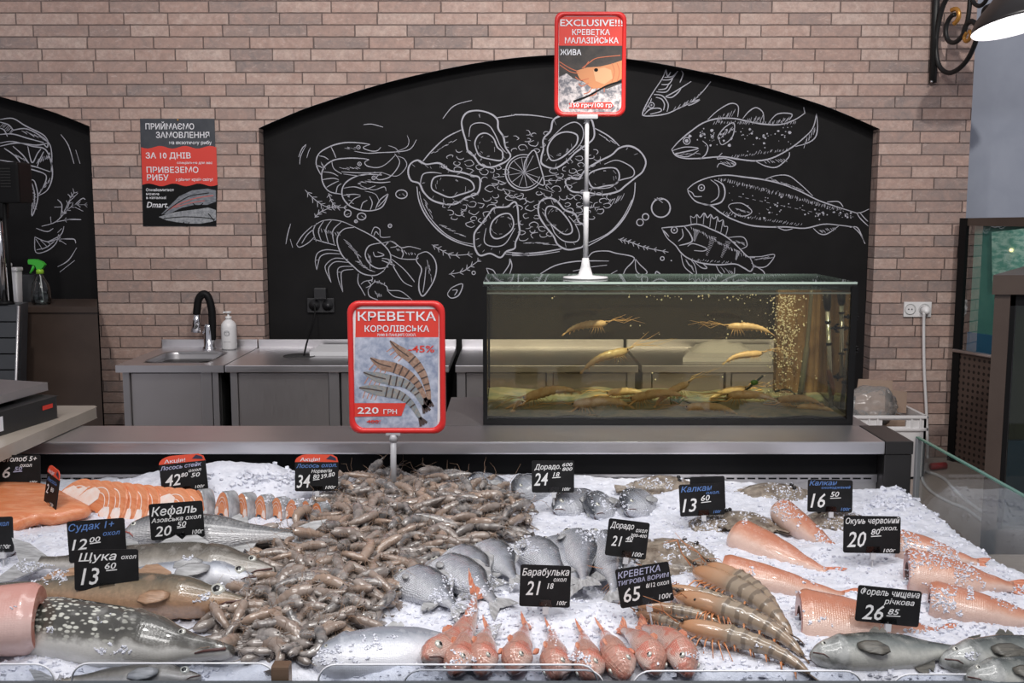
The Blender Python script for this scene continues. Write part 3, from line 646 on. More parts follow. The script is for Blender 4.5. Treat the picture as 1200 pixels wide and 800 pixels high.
mb.build('fish_picture', [GREYP, m_noise('grey_fish_print_pale', (0.16, 0.17, 0.19), (0.32, 0.33, 0.35), 60, 0.5), PINKP, BLKP], po)
mb = MB()
for s, u, v, h, wd in (('ПРИЙМАЄМО', 170.7, 151.5, 6.6, 56), ('ЗАМОВЛЕННЯ', 183, 161.5, 6.6, 61.5), ('на екзотичну рибу', 198.5, 169, 4.0, 49), ('ЗА 10 ДНІВ', 171, 185.5, 6.6, 52), ('спеціально для вас', 207.5, 192, 2.8, 41), ('ПРИВЕЗЕМО', 172, 202.3, 6.6, 60), ('РИБУ', 172.5, 211.3, 6.6, 25), ('з різних країн світу!', 206, 211.8, 3.2, 43),
        ('Ознайомитися', 171.3, 224, 3.2, 32), ('можна', 171.4, 228.6, 3.0, 15), ('в каталозі', 171.5, 233, 3.0, 23)): px_text(mb, s, u, v, h, YP, 0, wd, bold=.012)
px_text(mb, 'Dmart.', 172, 243, 6.6, YP, 0, 25, bold=.012, shear=.25)
mb.build('lettering', PRINTW, po)
mb = MB(); mb.ball(PY(208.5, 140.5, YP) - Vector((0, .002, 0)), .005, sub=1); mb.build('pin', mat('orange_pin', (.5, .25, .05), .4), po)

# ================================================================== BACK COUNTER: SINK AND STEEL UNITS
ZC = 0.87
def counter_unit(name, label, cat, uL, uR, panels, sink=False):
    """steel unit: front corners at pixel columns uL, uR on the counter-top plane"""
    YF = P(uL, 428, ZC).y; xL = P(uL, 428, ZC).x; xR = P(uR, 428, ZC).x; YB = W - .012
    t = thing(name, label, cat, ((xL+xR)/2, (YF+YB)/2, 0), 'steel counter units along the back wall')
    mb = MB()
    if sink:   # top with a bowl
        a0, a1, b0, b1 = xL+.10, xR-.11, YF+.10, YB-.20; g = [(xL, a0), (a0, a1), (a1, xR)]
        mb.box((xL, YF, ZC-.035), (xR, b0, ZC)); mb.box((xL, b1, ZC-.035), (xR, YB, ZC)); mb.box((xL, b0, ZC-.035), (a0, b1, ZC)); mb.box((a1, b0, ZC-.035), (xR, b1, ZC))
    else: mb.box((xL, YF, ZC-.035), (xR, YB, ZC), 0, .004)
    mb.build('worktop', STEEL, t)
    if sink:
        mb = MB(); rr = rrect(a1-a0+.006, b1-b0+.006, .06); cx, cy = (a0+a1)/2, (b0+b1)/2
        mb.loft([[Vector((cx+x*s, cy+y*s, z)) for x, y in rr] for s, z in ((1.03, ZC+.004), (1, ZC+.003), (.985, ZC-.012), (.93, ZC-.16), (.88, ZC-.18), (.05, ZC-.185))], caps=(False, True)); mb.build('sink_bowl', STEEL_D, t)
    mb = MB(); mb.box((xL, YB-.018, ZC), (xR, YB, ZC+.045), 0, .003); mb.build('backsplash', STEEL, t)
    mb = MB(); mb.box((xL+.03, YF+.06, .12), (xR-.03, YB-.02, ZC-.036)); mb.build('carcass', mat('dark_recess', (.02, .02, .02), .6), t)
    for (p0, p1, kind) in panels:
        x0, x1 = P(p0, 428, ZC).x, P(p1, 428, ZC).x; mb = MB()
        mb.box((x0, YF+.035 if kind == 'door' else YF+.02, .1), (x1, YF+.062, ZC-.045 if kind == 'door' else ZC-.036), 0, .003)
        mb.build({'door': 'door', 'post': 'upright', 'leg': 'upright'}[kind], STEEL_V if kind == 'door' else STEEL_D, t)
    for sx in (xL+.05, xR-.05):
        for sy in (YF+.1, YB-.1): mb = MB(); mb.tube([(sx, sy, 0), (sx, sy, .12)], .02); mb.build('foot', CHROME, t)
    return t, YF, YB, xL, xR
sinku, SY, SYB, SX0, SX1 = counter_unit('sink_unit', 'steel sink unit with a recessed bowl under the black tap', 'sink', 135, 262, [(141, 149, 'post'), (149.5, 233, 'door'), (233.5, 246, 'post'), (247, 254, 'leg')], True)
cu1, *_ = counter_unit('steel_cabinet', 'steel worktop cabinet between the sink unit and the red framed sign', 'cabinet', 263.5, 526, [(268, 276, 'post'), (276.5, 383, 'door'), (384, 396, 'post'), (398, 512, 'door'), (513, 522, 'post')])
cu2, *_ = counter_unit('steel_cabinet', 'steel worktop cabinet behind the left half of the aquarium', 'cabinet', 533.5, 748, [(535, 545, 'post'), (546, 640, 'door'), (641, 648, 'post'), (649, 735, 'door'), (736, 745, 'post')])
cu3, *_ = counter_unit('steel_cabinet', 'steel worktop cabinet behind the right half of the aquarium', 'cabinet', 752, 958, [(754, 764, 'post'), (766, 850, 'door'), (852, 858, 'post'), (860, 944, 'door'), (946, 956, 'post')])
# tap
yt = SYB - .10; tp = PY(240, 412, yt); tx = tp.x
t = thing('kitchen_tap', 'black swan-neck tap with chrome spray head standing at the back of the sink', 'tap', (tx, yt, ZC))
mb = MB(); mb.lathe([(.0, 0), (.035, 0), (.035, .012), (.028, .02), (.026, .10), (.022, .13), (.018, .14), (0, .14)], (tx+.025, yt, ZC), 16); mb.build('body', CHROME, t)
px = lambda u, v: PY(u, v, yt)
mb = MB(); mb.tube(smooth_line([tuple(px(*q)) for q in ((248.5, 398), (248.8, 380), (248, 362), (244, 348), (238.5, 344.5), (233, 350), (231, 362), (230.5, 368))], k=5), [.021]*100, 10); mb.build('hose', BLACK, t)
mb = MB(); mb.tube([px(248.6, 410), px(248.6, 380)], .015, 10); mb.tube([px(246, 404), px(241, 403)], [.017, .02], 10); mb.build('riser', CHROME, t)
mb = MB(); mb.tube([px(231, 366), px(230.5, 376), px(229.5, 389)], [.017, .022, .027], 12); mb.build('spray_head', CHROME, t)
mb = MB(); mb.tube([px(242, 400), px(238, 388)], [.008, .005], 8); mb.build('lever', CHROME, t)
# soap bottle
yb = SYB - .09; b0 = PY(269, 411, yb)
t = thing('soap_bottle', 'white pump soap bottle standing beside the black tap', 'bottle', (b0.x, yb, ZC)); k = pxm(yb)
mb = MB(); mb.lathe([(0, 0), (8.6*k, 0), (9*k, 2*k), (9*k, 26*k), (8.4*k, 30*k), (6*k, 33.5*k), (3.6*k, 35*k), (3.4*k, 36*k), (0, 36*k)], (b0.x, yb, ZC), 20); mb.build('body', WHITE, t)
mb = MB(); mb.lathe([(3.6*k, 0), (3.8*k, 3*k), (1.4*k, 3.5*k), (1.2*k, 7*k), (3.8*k, 7.2*k), (3.5*k, 9*k), (0, 9.2*k)], (b0.x, yb, ZC+36*k), 14); mb.box((b0.x-6*k, yb-1.2*k, ZC+43*k), (b0.x, yb+1.2*k, ZC+45*k), 0, .002); mb.build('pump', WHITE, t)
mb = MB()
for r_, n_ in ((3.2, 18), (2.4, 18)):
    for a in range(n_):
        c0, c1 = 2*PI*a/n_, 2*PI*(a+1)/n_; mb.tube([(b0.x+r_*k*math.cos(c0), yb-9.05*k, ZC+(20+r_*math.sin(c0))*k), (b0.x+r_*k*math.cos(c1), yb-9.05*k, ZC+(20+r_*math.sin(c1))*k)], .0008, 4)
mb.tube([(b0.x, yb-9.1*k, ZC+18*k), (b0.x, yb-9.1*k, ZC+22.5*k)], .0009, 4); mb.tube([(b0.x-2*k, yb-9.1*k, ZC+21*k), (b0.x+2*k, yb-9.1*k, ZC+21*k)], .0009, 4)
mb.tube([(b0.x-4*k, yb-9*k, ZC+10*k), (b0.x+4*k, yb-9*k, ZC+10*k)], .0007, 4); mb.build('printed_emblem', mat('grey_print', (.35, .36, .38), .5), t)
# black sockets on the board with a cable into the grommet
ys = NB - .001
mb = MB()
def box_px(mb, u0, v0, u1, v1, Y, d, mi=0, bev=.004):
    a, b = PY(u0, v1, Y), PY(u1, v0, Y); mb.box((a.x, Y-d, a.z), (b.x, Y, b.z), mi, bev)
SOCK = mat('dark_socket', (.022, .022, .024), .35)
t = thing('power_socket', 'black double socket on the black panel above the steel cabinet', 'socket', PY(377, 366, ys))
mb = MB(); box_px(mb, 361, 349, 392, 365.5, ys, .018); mb.build('frame', SOCK, t)
for u in (368.5, 384):
    mb = MB(); M = Matrix.Rotation(PI/2, 4, 'X'); c = PY(u, 357.5, ys-.018); mb.lathe([(0, 0), (.02, 0), (.028, .003), (.031, .006), (.031, 0), (0, -.001)][:4], c, 16, 0, M); mb.build('outlet', SOCK, t)
t = thing('plug_adapter', 'black plug with a thin cable dropping to the steel worktop', 'plug', PY(376, 350, ys-.02))
mb = MB(); box_px(mb, 370, 336.5, 383.5, 349.5, ys, .05, 0, .006); mb.build('body', SOCK, t)
mb = MB(); cab = [PY(368.5, 356, ys-.03), PY(369, 368, ys-.05), PY(365, 385, ys-.12), PY(360, 400, ys-.25), P(356, 417, ZC)]
mb.tube(smooth_line([tuple(c) for c in cab], k=6), .005, 6); mb.build('cable', BLACK, t)
mb = MB(); g = P(351, 417, ZC); mb.lathe([(0, .001), (.075, .001), (.08, .004), (.085, 0)], (g.x, g.y, ZC), 24)
solo(mb, 'cable_grommet', mat('rubber', (.03, .03, .03), .5), (g.x, g.y, ZC), 'dark round cable cover lying on the steel worktop', 'grommet')
# cutting boards
def cutting_board(corners, label, n=1, col=(0.66, 0.66, 0.68)):
    c = [P(u, v, ZC+.001) for u, v in corners]; cen = sum(c, Vector())/len(c); t = None
    mb = MB(); mb.prism([p + Vector((0, 0, .022*n)) for p in c], (0, 0, -.022*n)); 
    return solo(mb, 'cutting_board', mat('board_white', col, .5), (cen.x, cen.y, ZC), label, 'cutting board', 'white cutting boards on the steel worktops')
cutting_board([(363, 417), (425, 417), (425, 408), (376, 408)], 'white cutting board half hidden by the red framed sign')
cutting_board([(800, 424), (905, 424), (905, 408), (815, 408)], 'white cutting board seen through the aquarium')
mb = MB()  # cloth / bag on the worktop behind the aquarium
n_, m_ = 14, 8
c0 = P(845, 416, ZC)
vs = [(c0.x-.16+.32*i/(n_-1), c0.y-.1+.2*j/(m_-1), ZC+.024+ .075*max(0, math.sin(PI*i/(n_-1)))**.6*max(0, math.sin(PI*j/(m_-1)))**.6*(.7+.5*noise.noise((i*.5, j*.6, 1)))) for j in range(m_) for i in range(n_)]
mb.add(vs, [(j*n_+i, j*n_+i+1, (j+1)*n_+i+1, (j+1)*n_+i) for j in range(m_-1) for i in range(n_-1)], 0, True)
solo(mb, 'folded_cloth', mat('pale_cloth', (.55, .55, .55), .8), (c0.x, c0.y, ZC+.023), 'pale crumpled cloth on the cutting board behind the aquarium', 'cloth')

# ================================================================== LEFT SIDE: BROWN CABINET, BOTTLE, BIN, SLATTED UNIT, SIDE TABLE, SCALE
YC = 5.12; cr = PY(116, 400, YC); cl = PY(6, 360, YC); zt = PY(60, 359, YC).z
t = thing('brown_cabinet', 'tall dark brown cabinet against the wall under the spray bottle', 'cabinet', (cr.x-.35, YC+.2, 0))
BROWN = m_noise('brown_laminate', (0.042, 0.028, 0.022), (0.056, 0.038, 0.030), 4, 0.42)
sk = cr.x*(W-.012-YC)/YC
mb = MB(); mb.prism([(cr.x-.75, YC, 0), (cr.x, YC, 0), (cr.x, YC, zt-.03), (cr.x-.75, YC, zt-.03)], (sk, W-.012-YC, 0)); mb.build('body', BROWN, t)
mb = MB(); mb.prism([(cr.x-.75, YC-.01, zt-.03), (cr.x+.005, YC-.01, zt-.03), (cr.x+.005, YC-.01, zt), (cr.x-.75, YC-.01, zt)], (sk, W-.012-YC, 0)); mb.build('top', BROWN, t)
yb = YC + .12; bb = PY(49, 356, yb)
t = thing('spray_bottle', 'clear spray bottle with a green trigger head on the brown cabinet', 'bottle', (bb.x, yb, zt)); k = pxm(yb)
PET = m_glass('clear_plastic', (0.86, 0.88, 0.88), 1.6, .08)
mb = MB(); mb.lathe([(0, 0), (9.5*k, 0), (10.8*k, 2*k), (11*k, 10*k), (10.6*k, 18*k), (9*k, 25*k), (5*k, 31*k), (3.6*k, 34*k), (3.6*k, 37*k)], (bb.x, yb, zt), 20); mb.build('bottle', PET, t)
mb = MB(); mb.lathe([(0, .2*k), (9.4*k, .3*k), (10.4*k, 2*k), (10.6*k, 10*k), (10.4*k, 14.5*k), (0, 14.6*k)], (bb.x, yb, zt), 20); mb.build('water', m_glass('bottle_water', (0.8, 0.84, 0.84), 1.2, .05), t)
GREEN = mat('green_plastic', (0.045, 0.42, 0.035), .35)
mb = MB(); mb.lathe([(4.2*k, 36*k), (4.2*k, 40*k), (3*k, 41.5*k), (0, 41.5*k)], (bb.x, yb, zt), 14); mb.build('collar', mat('lime_plastic', (.25, .5, .03), .35), t)
mb = MB(); mb.prism([(bb.x+x*k, yb-3*k, zt+z*k) for x, z in ((-12.5, 51), (-11.5, 53), (-3, 53), (4, 50), (7, 46.5), (5, 44), (2.5, 41), (-2.5, 41), (-4, 45.5), (-7, 46.5), (-12, 47.5))], (0, 6*k, 0)); mb.build('spray_head', GREEN, t)
mb = MB(); mb.tube([(bb.x-6*k, yb, zt+47*k), (bb.x-8.5*k, yb, zt+41*k), (bb.x-11.5*k, yb, zt+36.5*k)], [1.8*k, 1.7*k, 1.2*k], 8); mb.build('trigger', GREEN, t)
mb = MB(); mb.tube([(bb.x, yb, zt+37*k), (bb.x+1*k, yb, zt+20*k), (bb.x+2.5*k, yb, zt+3*k)], .7*k, 6); mb.build('dip_tube', mat('tube_white', (.6, .6, .6), .4), t)
yn = YC + .1; nb = PY(17.5, 357, yn)
t = thing('plastic_tub', 'tall white plastic tub with a lid on the brown cabinet', 'tub', (nb.x, yn, zt)); k = pxm(yn)
mb = MB(); rr = rrect(1, 1, .15); mb.loft([[Vector((nb.x+x*w_*k, yn+y*w_*k, zt+z*k)) for x, y in rr] for w_, z in ((13, 0), (13.5, 1), (15.5, 40))]); mb.build('body', WHITE, t)
mb = MB(); mb.loft([[Vector((nb.x+x*w_*k, yn+y*w_*k, zt+z*k)) for x, y in rr] for w_, z in ((17, 39.5), (17.5, 40), (17.5, 43), (16, 44))]); mb.ball((nb.x-4*k, yn, zt+47*k), 3.4*k, sub=2); mb.build('lid', WHITE, t)
mb = MB(); sb = PY(31, 357, YC+.25); mb.box((sb.x-.045, YC+.25, zt), (sb.x+.05, YC+.34, zt+.145), 0, .008)
solo(mb, 'smoky_box', mat('smoky_plastic', (.045, .047, .05), .25), (sb.x, YC+.3, zt), 'low dark smoky plastic box between the white tub and the spray bottle', 'box')
# slatted dark unit at far left, in front of the cabinet
YS = 4.85; s1 = PY(21, 358, YS); zts = s1.z
t = thing('slatted_unit', 'dark grey unit with horizontal slats behind the scale', 'shop unit', (s1.x-.3, YS+.2, 0))
SLATE = m_noise('slate_grey', (0.045, 0.05, 0.056), (0.058, 0.062, 0.07), 6, 0.45)
mb = MB(); mb.prism([(s1.x-.62, YS+.04, 0), (s1.x-.11, YS+.04, 0), (s1.x-.015, YS+.04, zts), (s1.x-.62, YS+.04, zts)], (-.03, .16, 0)); mb.build('body', SLATE, t)
for i in range(9):
    z1 = zts - .004 - i*.077; xr = s1.x - .0 - (i*.077)*.085
    mb = MB(); mb.prism([(s1.x-.62, YS, z1-.07), (xr-.006, YS, z1-.07), (xr, YS, z1), (s1.x-.62, YS, z1)], (0, .045, 0)); mb.build('slat', SLATE, t)
mb = MB(); mb.tube([(s1.x+.004, YS-.002, zts), (s1.x-.10, YS-.002, 0.05)], .008, 6); mb.build('edge_strip', STEEL_D, t)
# pole display on the slatted unit
yp = YS + .07; pp = PY(8, 358, yp)
t = thing('pole_display', 'black display head with vent slots on a chrome pole', 'display', (pp.x, yp, zts)); k = pxm(yp)
mb = MB(); mb.tube([(pp.x-2*k, yp, zts), (pp.x-4*k, yp, zts+125*k)], 4*k, 12); mb.build('pole', CHROME, t)
mb = MB(); mb.box((pp.x-.3, yp-.02, zts+118*k), (pp.x+25*k, yp+.12, zts+165*k), 0, .012); mb.build('head', BLACK, t)
mb = MB()
for i in range(7): mb.box((pp.x+4*k, yp-.023, zts+(136+i*3.4)*k), (pp.x+16*k, yp-.018, zts+(137.6+i*3.4)*k))
mb.build('vent', mat('vent_dark', (.004, .004, .004), .7), t)
mb = MB(); mb.box((pp.x-.3, yp-.015, zts+100*k), (pp.x+4*k, yp+.05, zts+119*k), 0, .01); mb.tube([(pp.x+6*k, yp, zts), (pp.x+4*k, yp, zts+118*k)], 2.6*k, 8); mb.build('bracket', BLACK, t)
mb = MB(); mb.lathe([(0, 0), (.045, 0), (.04, .015), (0, .018)], (pp.x-2*k, yp, zts), 16); mb.build('base', BLACK, t)
# beige side table
ZT = 1.035; a = P(117, 475, ZT); f = P(0, 525, ZT); XR_ = (a.x, f.x)
t = thing('side_table', 'beige stone-topped side counter with a rounded front corner', 'table', (a.x-.4, 2.75, 0))
BEIGE = m_noise('beige_stone', (0.36, 0.31, 0.26), (0.41, 0.355, 0.30), 12, 0.28)
mb = MB(); dx = (f.x-a.x)/(f.y-a.y); y0 = 1.9
mb.prism([(a.x-1.0, a.y, ZT), (a.x-.015, a.y, ZT), (a.x, a.y-.02, ZT), (a.x+dx*(y0-a.y), y0, ZT), (a.x-1.0, y0, ZT)], (0, 0, -.033))
o = mb.build('top', BEIGE, t); bv = o.modifiers.new('bevel', 'BEVEL'); bv.width = .012; bv.segments = 3
mb = MB(); mb.box((a.x-.95, 2.0, 0), (a.x-.14, a.y-.04, ZT-.034)); mb.build('base', BROWN, t)
# scale on the side table: seen edge-on, running away to the right
ys0 = P(66, 488, ZT).y
def pt(u, v, z): return P(u, v, z)
t = thing('weighing_scale', 'black shop scale with a steel platter on the beige side counter', 'scale', tuple(P(25, 500, ZT)))
A0, A1 = P(70, 489, ZT), P(-60, 530, ZT); bk = Vector((-.30, .10, 0))
mb = MB(); hz = .062
mb.prism([A0, A1, A1 + bk, A0 + bk], (0, 0, hz)); o = mb.build('body', m_noise('scale_black', (.016, .016, .017), (.022, .022, .023), 9, .35), t); bv = o.modifiers.new('bevel', 'BEVEL'); bv.width = .014; bv.segments = 3
B0 = A0 + Vector((-.015, .02, hz+.012)); B1 = A1 + Vector((-.02, .02, hz+.012))
mb = MB(); mb.prism([B0 + Vector((-.02, 0, 0)), B1, B1 + bk*1.1, B0 + bk*1.1 + Vector((-.02, 0, 0))], (0, 0, .022)); o = mb.build('platter', STEEL, t); bv = o.modifiers.new('bevel', 'BEVEL'); bv.width = .006; bv.segments = 2
mb = MB(); c = (A0 + A0 + bk + A1)/3; mb.tube([(c.x, c.y, ZT+hz), (c.x, c.y, ZT+hz+.013)], .05, 14); mb.build('pedestal', BLACK, t)
dr = (A1 - A0).normalized(); nr = Vector((dr.y, -dr.x, 0));  nr = nr if nr.y < 0 else -nr
def onside(mb, s0, s1, z0, z1, mi=0): mb.add([A0 + dr*s0 + nr*.0016 + Vector((0, 0, z0)), A0 + dr*s1 + nr*.0016 + Vector((0, 0, z0)), A0 + dr*s1 + nr*.0016 + Vector((0, 0, z1)), A0 + dr*s0 + nr*.0016 + Vector((0, 0, z1))], [(0, 1, 2, 3)], mi)
mb = MB(); onside(mb, .03, .075, .034, .046); mb.build('red_badge', RED, t)
mb = MB(); onside(mb, .235, .30, .012, .05); mb.build('sticker', PRINTW, t)

# ================================================================== LAMP ON ITS WROUGHT IRON BRACKET
t = thing('wall_lamp', 'black bell lamp on a scrolled wrought iron wall bracket', 'lamp', PY(1095, 60, W))
mb = MB(); mb.tube([PY(1093, 97, W-.02), PY(1099.5, -60, W-.02)], .021, 8); mb.build('wall_bar', IRON, t)
mb = MB(); cc = PY(1091.5, 95.5, W-.045); mb.ball(cc, .008, sub=1); mb.build('screw', CHROME, t)
def lamp_pt(u, v):    # the bracket stands out from the wall towards the room and to the right
    f = max(0, (u - 1097) / 110.0); return PY(u, v, W - .03 - .62*f)
def scroll(pts, r, name, m): mb = MB(); mb.tube(smooth_line([tuple(lamp_pt(*q)) for q in pts], k=6), r, 7); mb.build(name, m, t)
GOLD = mat('gold_leaf', (.55, .27, .06), .35, .6)
scroll([(1113,-8),(1106,5),(1101,22),(1097,45),(1097,62),(1101,78),(1110,85),(1120,83),(1132,72),(1141,55),(1145,40),(1143,28),(1138,25),(1132,30),(1129,40)], .013, 'scroll', IRON)
scroll([(1137,-6),(1136,10),(1133,28),(1127,43),(1118,50),(1111,47),(1108.5,38),(1110,27),(1115,19),(1119,17)], .012, 'scroll', IRON)
scroll([(1115,12),(1120,10.5),(1123.5,14),(1123,22),(1118,28)], .012, 'leaf_curl', GOLD)
scroll([(1136,36),(1138,40),(1136,46),(1132,48.5),(1130,44),(1133,38)], .010, 'leaf_curl', GOLD)
scroll([(1139,-6),(1141,3),(1147,7),(1153,4),(1158,-4)], .011, 'scroll', IRON)
scroll([(1152,22),(1153.5,11),(1162,6),(1172,-1),(1180,-8)], .012, 'stem', IRON)
yl = 4.92; lc = PY(1189, 30, yl)
M = Matrix.Rotation(math.radians(-9), 4, 'Y') @ Matrix.Rotation(math.radians(-9), 4, 'X'); kk = pxm(yl)
SHADE = m_noise('dark_enamel', (.016, .014, .014), (.022, .02, .02), 5, .35); INNERW = mat('white_enamel', (.85, .83, .84), .4, emit=((1, .95, .97), 1.3))
prof = [(46, 0), (45, 5), (40, 13), (31, 22), (22, 30), (15, 37), (10, 46), (7, 52), (0, 53)]
mb = MB(); mb.lathe([(r_*kk, z*kk) for r_, z in prof], lc, 32, 0, M); mb.build('lamp_shade', SHADE, t)
mb = MB(); mb.lathe([(45.5*kk, -1.2*kk), (46.5*kk, .2*kk), (45.5*kk, .8*kk), (44*kk, 3*kk), (38.5*kk, 12*kk), (29.5*kk, 20.5*kk), (12*kk, 29*kk), (0, 30*kk)], lc, 32, 0, M); mb.build('shade_lining', INNERW, t)
mb = MB(); mb.ball(Vector(lc) + M @ Vector((0, 0, 13*kk)), 10*kk, sub=2); mb.build('bulb', mat('lamp_bulb', (1, .95, .9), .3, emit=((1, .93, .88), 9)), t)
mb = MB(); e0 = Vector(lc) + M @ Vector((0, 0, 52*kk)); mb.tube([e0, e0 + Vector((0, .02, .12)), lamp_pt(1180, -30)], .012, 8); mb.build('stem', IRON, t)

# ================================================================== WHITE SOCKET, CABLE, CRATE, BOX, BAG
t = thing('power_socket', 'white double socket on the brick pier right of the aquarium', 'socket', PY(1075, 370, W))
mb = MB(); box_px(mb, 1058, 353.5, 1091, 371, W, .012, 0, .003); mb.build('frame', WHITE, t)
for u in (1066.5, 1083):
    mb = MB(); c = PY(u, 362, W-.0125); mb.lathe([(.030, -.001), (.031, .003), (.026, .003), (.022, -.004), (0, -.005)], c, 20, 0, Matrix.Rotation(PI/2, 4, 'X')); o = mb.build('outlet', mat('socket_white', (.5, .5, .5), .4), t)
    mb = MB()
    for s in (-1, 1): mb.ball(c + Vector((.009*s, -.004, 0)), .0035, sub=1)
    mb.build('socket_hole', BLACK, o, rel=False) if False else mb.build('socket_hole', BLACK, t)
t = thing('power_cable', 'white cable with plug hanging from the socket down to the platform', 'cable', PY(1083, 362, W-.02))
mb = MB(); c = PY(1083, 363, W-.013); mb.lathe([(.024, 0), (.024, .03), (.017, .045), (0, .047)], c, 16, 0, Matrix.Rotation(PI/2, 4, 'X')); mb.build('plug', WHITE, t)
zf = PLAT + .007
cab = [PY(1083, 366, W-.045), PY(1082.5, 385, W-.03), PY(1083, 430, W-.02), PY(1085.5, 480, W-.018), PY(1087, 520, W-.018), PY(1087, 538, W-.03), P(1085, 551, zf), P(1097, 556, zf), P(1108, 562, zf), P(1118, 573, zf), P(1135, 588, zf), P(1160, 606, zf)]
mb = MB(); mb.tube(smooth_line([tuple(c) for c in cab], k=6), .0085, 7); mb.build('cord', WHITE, t)
cab = [P(1086, 548, zf), P(1081, 556, zf), P(1083, 566, zf), P(1093, 577, zf), P(1112, 588, zf), P(1135, 598, zf), P(1165, 622, zf)]
mb = MB(); mb.tube(smooth_line([tuple(c) for c in cab], k=6), .0075, 7); solo(mb, 'power_cable', WHITE, cab[3], 'second white cable curving over the platform beyond the glass', 'cable')
mb = MB(); c0, c1 = P(1091, 546.5, PLAT+.02), P(1108, 545, PLAT+.02); mb.tube([c0, c1], .018, 10); solo(mb, 'red_rod', mat('red_plastic', (.5, .03, .03), .4), (c0 + c1)/2 - Vector((0, 0, .018)), 'small red plastic rod lying at the foot of the brick pier', 'rod')
# crate
yc0, yc1 = 5.12, 5.55; ca = PY(985, 487, yc0); cb = PY(1086, 487, yc0); zc1 = ca.z; zc0 = PLAT
t = thing('plastic_crate', 'white plastic crate with hand slots on the platform by the brick pier', 'crate', ((ca.x+cb.x)/2, (yc0+yc1)/2, zc0))
mb = MB(); th = .012
hx0, hx1 = PY(1034, 495, yc0).x, PY(1062, 495, yc0).x; hz0, hz1 = PY(0, 500, yc0).z, PY(0, 492, yc0).z
mb.box((ca.x, yc0, zc0), (cb.x, yc0+th, hz0)); mb.box((ca.x, yc0, hz1), (cb.x, yc0+th, zc1)); mb.box((ca.x, yc0, hz0), (hx0, yc0+th, hz1)); mb.box((hx1, yc0, hz0), (cb.x, yc0+th, hz1))
mb.box((ca.x, yc1-th, zc0), (cb.x, yc1, zc1)); mb.box((ca.x, yc0, zc0), (ca.x+th, yc1, zc1)); mb.box((cb.x-th, yc0, zc0), (cb.x, yc1, zc1)); mb.box((ca.x, yc0, zc0), (cb.x, yc1, zc0+th))
mb.build('body', WHITE, t)
mb = MB()
for z in (zc1-.008, PY(0, 503, yc0).z):
    mb.box((ca.x-.008, yc0-.01, z-.006), (cb.x+.008, yc0+.004, z+.008), 0, .003); mb.box((cb.x-.004, yc0-.01, z-.006), (cb.x+.008, yc1+.008, z+.008), 0, .003)
mb.box((ca.x-.008, yc1-.004, zc1-.014), (cb.x+.008, yc1+.008, zc1), 0, .003); mb.box((ca.x-.008, yc0-.01, zc1-.014), (ca.x+.004, yc1+.008, zc1), 0, .003)
for u in (1018, 1028, 1068, 1078): x = PY(u, 495, yc0).x; mb.box((x-.004, yc0-.008, hz0-.01), (x+.004, yc0+.002, zc1-.01))
mb.build('rim', WHITE, t)
CARD = m_noise('cardboard', (0.33, 0.235, 0.18), (0.38, 0.275, 0.215), 10, .8)
t = thing('cardboard_box', 'open brown cardboard box standing inside the white crate', 'box', tuple(Vector((PY(1040, 470, 5.33).x, 5.33, zc0+th))))
x0, x1 = PY(1000, 470, 5.4).x, PY(1058, 470, 5.3).x; zb = PY(0, 487, 5.3).z
mb = MB(); mb.box((x0, 5.22, zc0+.013), (x1, 5.5, zb)); mb.build('body', CARD, t)
for pts, off in (([PY(1000, 489, 5.45), PY(1006, 444, 5.46), PY(1020, 444, 5.46), PY(1020, 489, 5.45)], (0, .004, 0)), ([PY(1018, 486, 5.47), PY(1019, 445, 5.48), PY(1046, 446, 5.48), PY(1046, 486, 5.47)], (0, .004, 0)), ([PY(1037, 482, 5.28), PY(1038, 456, 5.27), PY(1063, 459, 5.31), PY(1062, 484, 5.3)], (0, .004, 0))):
    mb = MB(); mb.prism(pts, off); mb.build('flap', CARD, t)
bc = PY(1017, 474, 5.24)
mb = MB(); bm = bmesh.new(); bmesh.ops.create_icosphere(bm, subdivisions=5, radius=1)
for v in bm.verts:
    n = noise.fractal(v.co*1.8, 1, 2, 3) * .14; v.co = Vector((v.co.x*.155, v.co.y*.1, v.co.z*.105))*(1+n) + bc + Vector((0, 0, -.005 + .0*v.co.z))
mb.frombm(bm, 0, True)
bagm = m_glass('plastic_bag', (0.95, 0.95, 0.95), 1.2, .22); tt = NT(bagm); out = [n for n in tt.t.nodes if n.type == 'OUTPUT_MATERIAL'][0]; mx = out.inputs[0].links[0].from_node
dd = tt.n('ShaderNodeBsdfDiffuse'); dd.inputs[0].default_value = (.8, .8, .8, 1); m2 = tt.n('ShaderNodeMixShader'); m2.inputs[0].default_value = .14; tt.l(mx.outputs[0], m2.inputs[1]); tt.l(dd.outputs[0], m2.inputs[2]); tt.l(m2.outputs[0], out.inputs[0])
solo(mb, 'plastic_bag', bagm, bc - Vector((0, 0, .1)), 'clear crumpled plastic bag stuffed into the white crate', 'bag')

